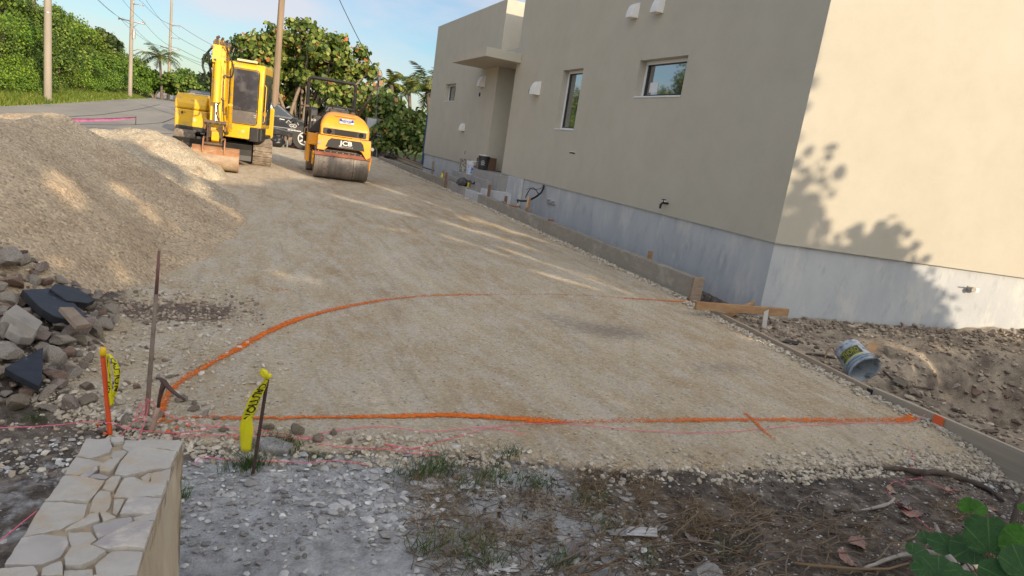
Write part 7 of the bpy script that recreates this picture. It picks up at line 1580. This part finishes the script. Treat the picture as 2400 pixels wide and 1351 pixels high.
for i,(x,y,r_) in enumerate([(2115,850,.035),(2135,842,.03),(2150,858,.04),(2240,905,.05),(2290,920,.07),(2330,960,.06),(2240,960,.05),(2360,930,.06),(2385,990,.06),(2300,890,.05),(2190,880,.035),(2170,925,.03),(2265,1000,.05),(2350,1035,.045)]):
    rock(on(x,y,r_*.35),r_,[RG,RB,RM][i%3],i%6,'%s rock on the slope of the pit beyond the wide form board'%['grey','brown','mauve'][i%3],'rocks around the pit')
# stones heaped along the house plinth
WD=np.array([.951,-.309,0]);WN=np.array([-.309,-.951,0]); C0=np.array([6.1,6.2,0]); used2=[]
n=0
while n<78:
    u=rgk.uniform(.35,4.6); d=abs(rgk.normal(0,.20))+.04; q=C0+WD*u+WN*d; r_=rgk.uniform(.02,.06)*(1.15 if u>2 else .85)*(1-.3*min(d,1)); 
    if any((q[0]-a)**2+(q[1]-b3)**2<((r_+c3)*.7)**2 for a,b3,c3 in used2): n+=.2; continue
    used2.append((q[0],q[1],r_)); m_=[RP,RG,RP,RB][rgk.randint(4)]; rock((q[0],q[1],Z(q[0],q[1])+r_*.4),r_,m_,rgk.randint(6),'%s stone in the row heaped against the house plinth'%{'grey_rock':'grey','brown_rock':'brown','pale_rock':'pale'}[m_.name],'stones heaped along the plinth'); n+=1
# dead leaves
def leafmesh(name,m,r_=1.,curl=.35,seed=0,notch=True):
    rq=np.random.RandomState(seed); R_=7;K=28; vs=[(0,0,0)];fs=[]
    for i in range(1,R_+1):
        for k in range(K):
            a=2*math.pi*k/K; rr=i/R_*(1+.05*math.sin(3*a+seed))*(1-(.34*math.exp(-((a-math.pi*1.5)/.28)**2) if notch else 0)); x=rr*math.cos(a);y=rr*math.sin(a)*.92
            z=curl*(x*x*.8-.25*y*y)+.04*math.sin(a*7+seed)*rr*rr+.06*rq.normal()*rr*rr*(curl>.2); vs.append((x,y,z))
    for k in range(K): fs.append((0,1+(k+1)%K,1+k))
    for i in range(R_-1):
        for k in range(K): a=1+i*K+k;b_=1+i*K+(k+1)%K; fs.append((a,b_,b_+K,a+K))
    mb=MB(); mb.add(vs,fs); o=mb.build(name,m,smooth='all',fix=False); me=o.data; bpy.data.objects.remove(o); return me
def leafmat(name,a,b_,vein,k=.5,tr=.2):
    m,t,b=newmat(name); c=N(t,'ShaderNodeTexCoord'); sx=N(t,'ShaderNodeSeparateXYZ'); t.links.new(c.outputs['Object'],sx.inputs[0])
    ad=N(t,'ShaderNodeMath',operation='ADD'); t.links.new(sx.outputs[1],ad.inputs[0]); ad.inputs[1].default_value=.62
    an=N(t,'ShaderNodeMath',operation='ARCTAN2'); t.links.new(sx.outputs[0],an.inputs[0]); t.links.new(ad.outputs[0],an.inputs[1])
    mu=N(t,'ShaderNodeMath',operation='MULTIPLY'); t.links.new(an.outputs[0],mu.inputs[0]); mu.inputs[1].default_value=8.5; co=N(t,'ShaderNodeMath',operation='COSINE'); t.links.new(mu.outputs[0],co.inputs[0])
    r=ramp(t,[(.955,0),(.995,1)]); t.links.new(co.outputs[0],r.inputs[0])
    r2=ramp(t,[(.35,a),(.65,b_)]); t.links.new(noise(t,c.outputs['Object'],3,7,.65),r2.inputs[0]); mk=N(t,'ShaderNodeMath',operation='MULTIPLY'); t.links.new(r.outputs[0],mk.inputs[0]); mk.inputs[1].default_value=k
    cc=mixc(t,mk.outputs[0],r2.outputs[0],vein); t.links.new(cc,b.inputs['Base Color']); b.inputs['Roughness'].default_value=.5; bump(t,b,noise(t,c.outputs['Object'],9,6,.6),.4,.06)
    if tr:
        tt=N(t,'ShaderNodeBsdfTranslucent'); t.links.new(cc,tt.inputs[0]); ms=N(t,'ShaderNodeMixShader'); ms.inputs[0].default_value=tr; o=[n for n in t.nodes if n.type=='OUTPUT_MATERIAL'][0]; t.links.new(b.outputs[0],ms.inputs[1]); t.links.new(tt.outputs[0],ms.inputs[2]); t.links.new(ms.outputs[0],o.inputs[0])
    return m
DL=[leafmesh('dead_leaf',leafmat('pinkish_dead_leaf',(.36,.20,.16),(.24,.13,.11),(.45,.30,.24),.6,0),curl=.35,seed=1),leafmesh('dead_leaf',leafmat('grey_dead_leaf',(.24,.21,.20),(.15,.13,.13),(.34,.31,.30),.6,0),curl=.42,seed=2),leafmesh('dead_leaf',leafmat('tan_dead_leaf',(.40,.28,.20),(.28,.18,.12),(.5,.38,.28),.6,0),curl=.5,seed=3)]
for i,(x,y,r_,k,lb) in enumerate([(2120,1190,.045,0,'pinkish dead leaf by the bent grey stick'),(2135,1205,.05,0,'broad pinkish dead leaf crossed by the pink string'),(2125,1222,.02,2,'tiny orange dead leaf under the pinkish ones'),(2090,1150,.035,2,'pale tan dead leaf near the pink string loops'),(2118,1180,.04,1,'grey dead leaf above the pinkish ones'),(2010,1275,.06,0,'large torn mauve dead leaf lower right'),(1985,1310,.05,0,'salmon dead leaf beneath the large mauve one'),(1060,1285,.05,1,'grey curled dead leaf at the bottom centre'),(1370,1298,.035,1,'round grey dead leaf near the bottom edge'),(1340,1292,.04,1,'folded grey dead leaf left of the round one'),(1400,1245,.03,1,'thin grey dead leaf in the dry grass'),(1620,1262,.04,1,'grey dead leaf right of the corrugated shard'),(1175,1075,.018,2,'small yellow dead leaf at the pad edge'),(1820,1230,.03,1,'grey dead leaf on bare soil'),(2225,1150,.03,2,'tan dead leaf beside the rotten branch'),(1730,1290,.03,2,'brown dead leaf among brushwood'),(1330,1170,.022,1,'small grey dead leaf among the dry grass'),(2330,1195,.035,0,'dead leaf behind the seagrape seedling')]):
    o=bpy.data.objects.new('dead_leaf',DL[k]); COL.objects.link(o); o.location=on(x,y,.012); o.scale=(r_,r_*.8,r_*.8); o.rotation_euler=(rgk.uniform(-.35,.35),rgk.uniform(-.35,.35),rgk.uniform(0,6.28)); tag(o,lb,'dead leaf')
# living seagrape seedling
LG1=leafmesh('leaf',leafmat('fresh_seagrape_leaf',(.022,.085,.016),(.035,.12,.02),(.14,.26,.06),.55,.2),curl=.16,seed=4); LG2=leafmesh('leaf',leafmat('light_seagrape_leaf',(.06,.20,.02),(.09,.26,.03),(.22,.38,.08),.4,.3),curl=.22,seed=5)
bp_=on(2330,1395,.0); T=thing('seagrape_seedling','young seagrape plant with large round green leaves in the bottom right corner','plant',tuple(bp_))
def lf(px_,py_,D,rp,me,tl,rz,tx=0):
    p=atD(px_,py_,D); o=bpy.data.objects.new('leaf',me); COL.objects.link(o); o.parent=T; o.location=tuple(p-bp_); r_=rp*D/FPX; o.scale=(r_,r_,r_)
    cd_=-Vector(ray(px_,py_)).normalized(); q=(cd_+Vector((tx,0,tl))).to_track_quat('Z','Y'); o.rotation_mode='QUATERNION'; from mathutils import Quaternion; o.rotation_quaternion=q@Quaternion((0,0,1),rz)
    mb=MB(); m1=(p-bp_)*.5+np.array([0,0,.03]); mb.tube([(0,0,-.02),tuple(m1),tuple(p-bp_+ray(px_,py_)/np.linalg.norm(ray(px_,py_))*.012)],[.004,.003,.0015],5); mb.build('stem',bpy.data.materials['yellow_brown_stem'],T,smooth='all')
for a in [(2318,1262,2.15,50,LG1,.2,.3),(2268,1186,2.5,20,LG2,.1,.9),(2293,1192,2.48,19,LG2,.2,-.8,.3),(2290,1232,2.3,26,LG1,.5,2.2),(2330,1232,2.35,24,LG1,.6,.2),(2385,1268,2.1,40,LG2,.1,1.2,-.5),(2392,1320,2.0,46,LG1,.3,.4,.4),(2265,1290,2.2,38,LG1,.9,2.6),(2205,1275,2.25,30,LG1,1.1,1.6),(2170,1262,2.3,20,LG1,1.2,.6),(2150,1295,2.2,26,LG1,1.4,-.6),(2200,1330,2.1,36,LG1,1.3,.2),(2160,1335,2.1,24,LG1,1.2,2.2),(2340,1350,2.0,44,LG1,.8,1.5),(2250,1350,2.0,34,LG1,1.0,3.0),(2396,1190,2.3,10,LG2,.3,0)]: lf(*a)
# hidden seat for the tilted pail and extra chips and flakes of the foreground
rock(tuple(Vector(at(1985,848,.0))+Vector((.02,.0,.0))),.09,RB,4,'brown rock hidden under the raised bottom of the lying pail')
FLK=stonemat('marl_flakes',[(0,(.22,.21,.20)),(.5,(.42,.41,.40)),(1,(.58,.575,.565))])
P,s=scat(1500,-.1,2.0,1.4,3.1,lambda x,y:(1-pad_mask(x,y))*(fbm(x*2.1,y*2.1,181)>.50)*(1-.7*sst(1.2,1.9,x)),.014,.045,2.4,.1); tag(pebbles('marl_flakes',P,s,FLK,15,sub=2,flat=.32),kind='stuff')
DCH=stonemat('dark_litter_bits',[(0,(.03,.025,.02)),(.6,(.09,.07,.055)),(1,(.20,.16,.13))])
P,s=scat(5200,.9,5.0,1.25,2.8,lambda x,y:(1-pad_mask(x,y))*(fbm(x*3.1,y*3.1,191)>.45),.003,.018,2.6,.2); tag(pebbles('dark_litter_bits',P,s,DCH,16,flat=.4),kind='stuff')
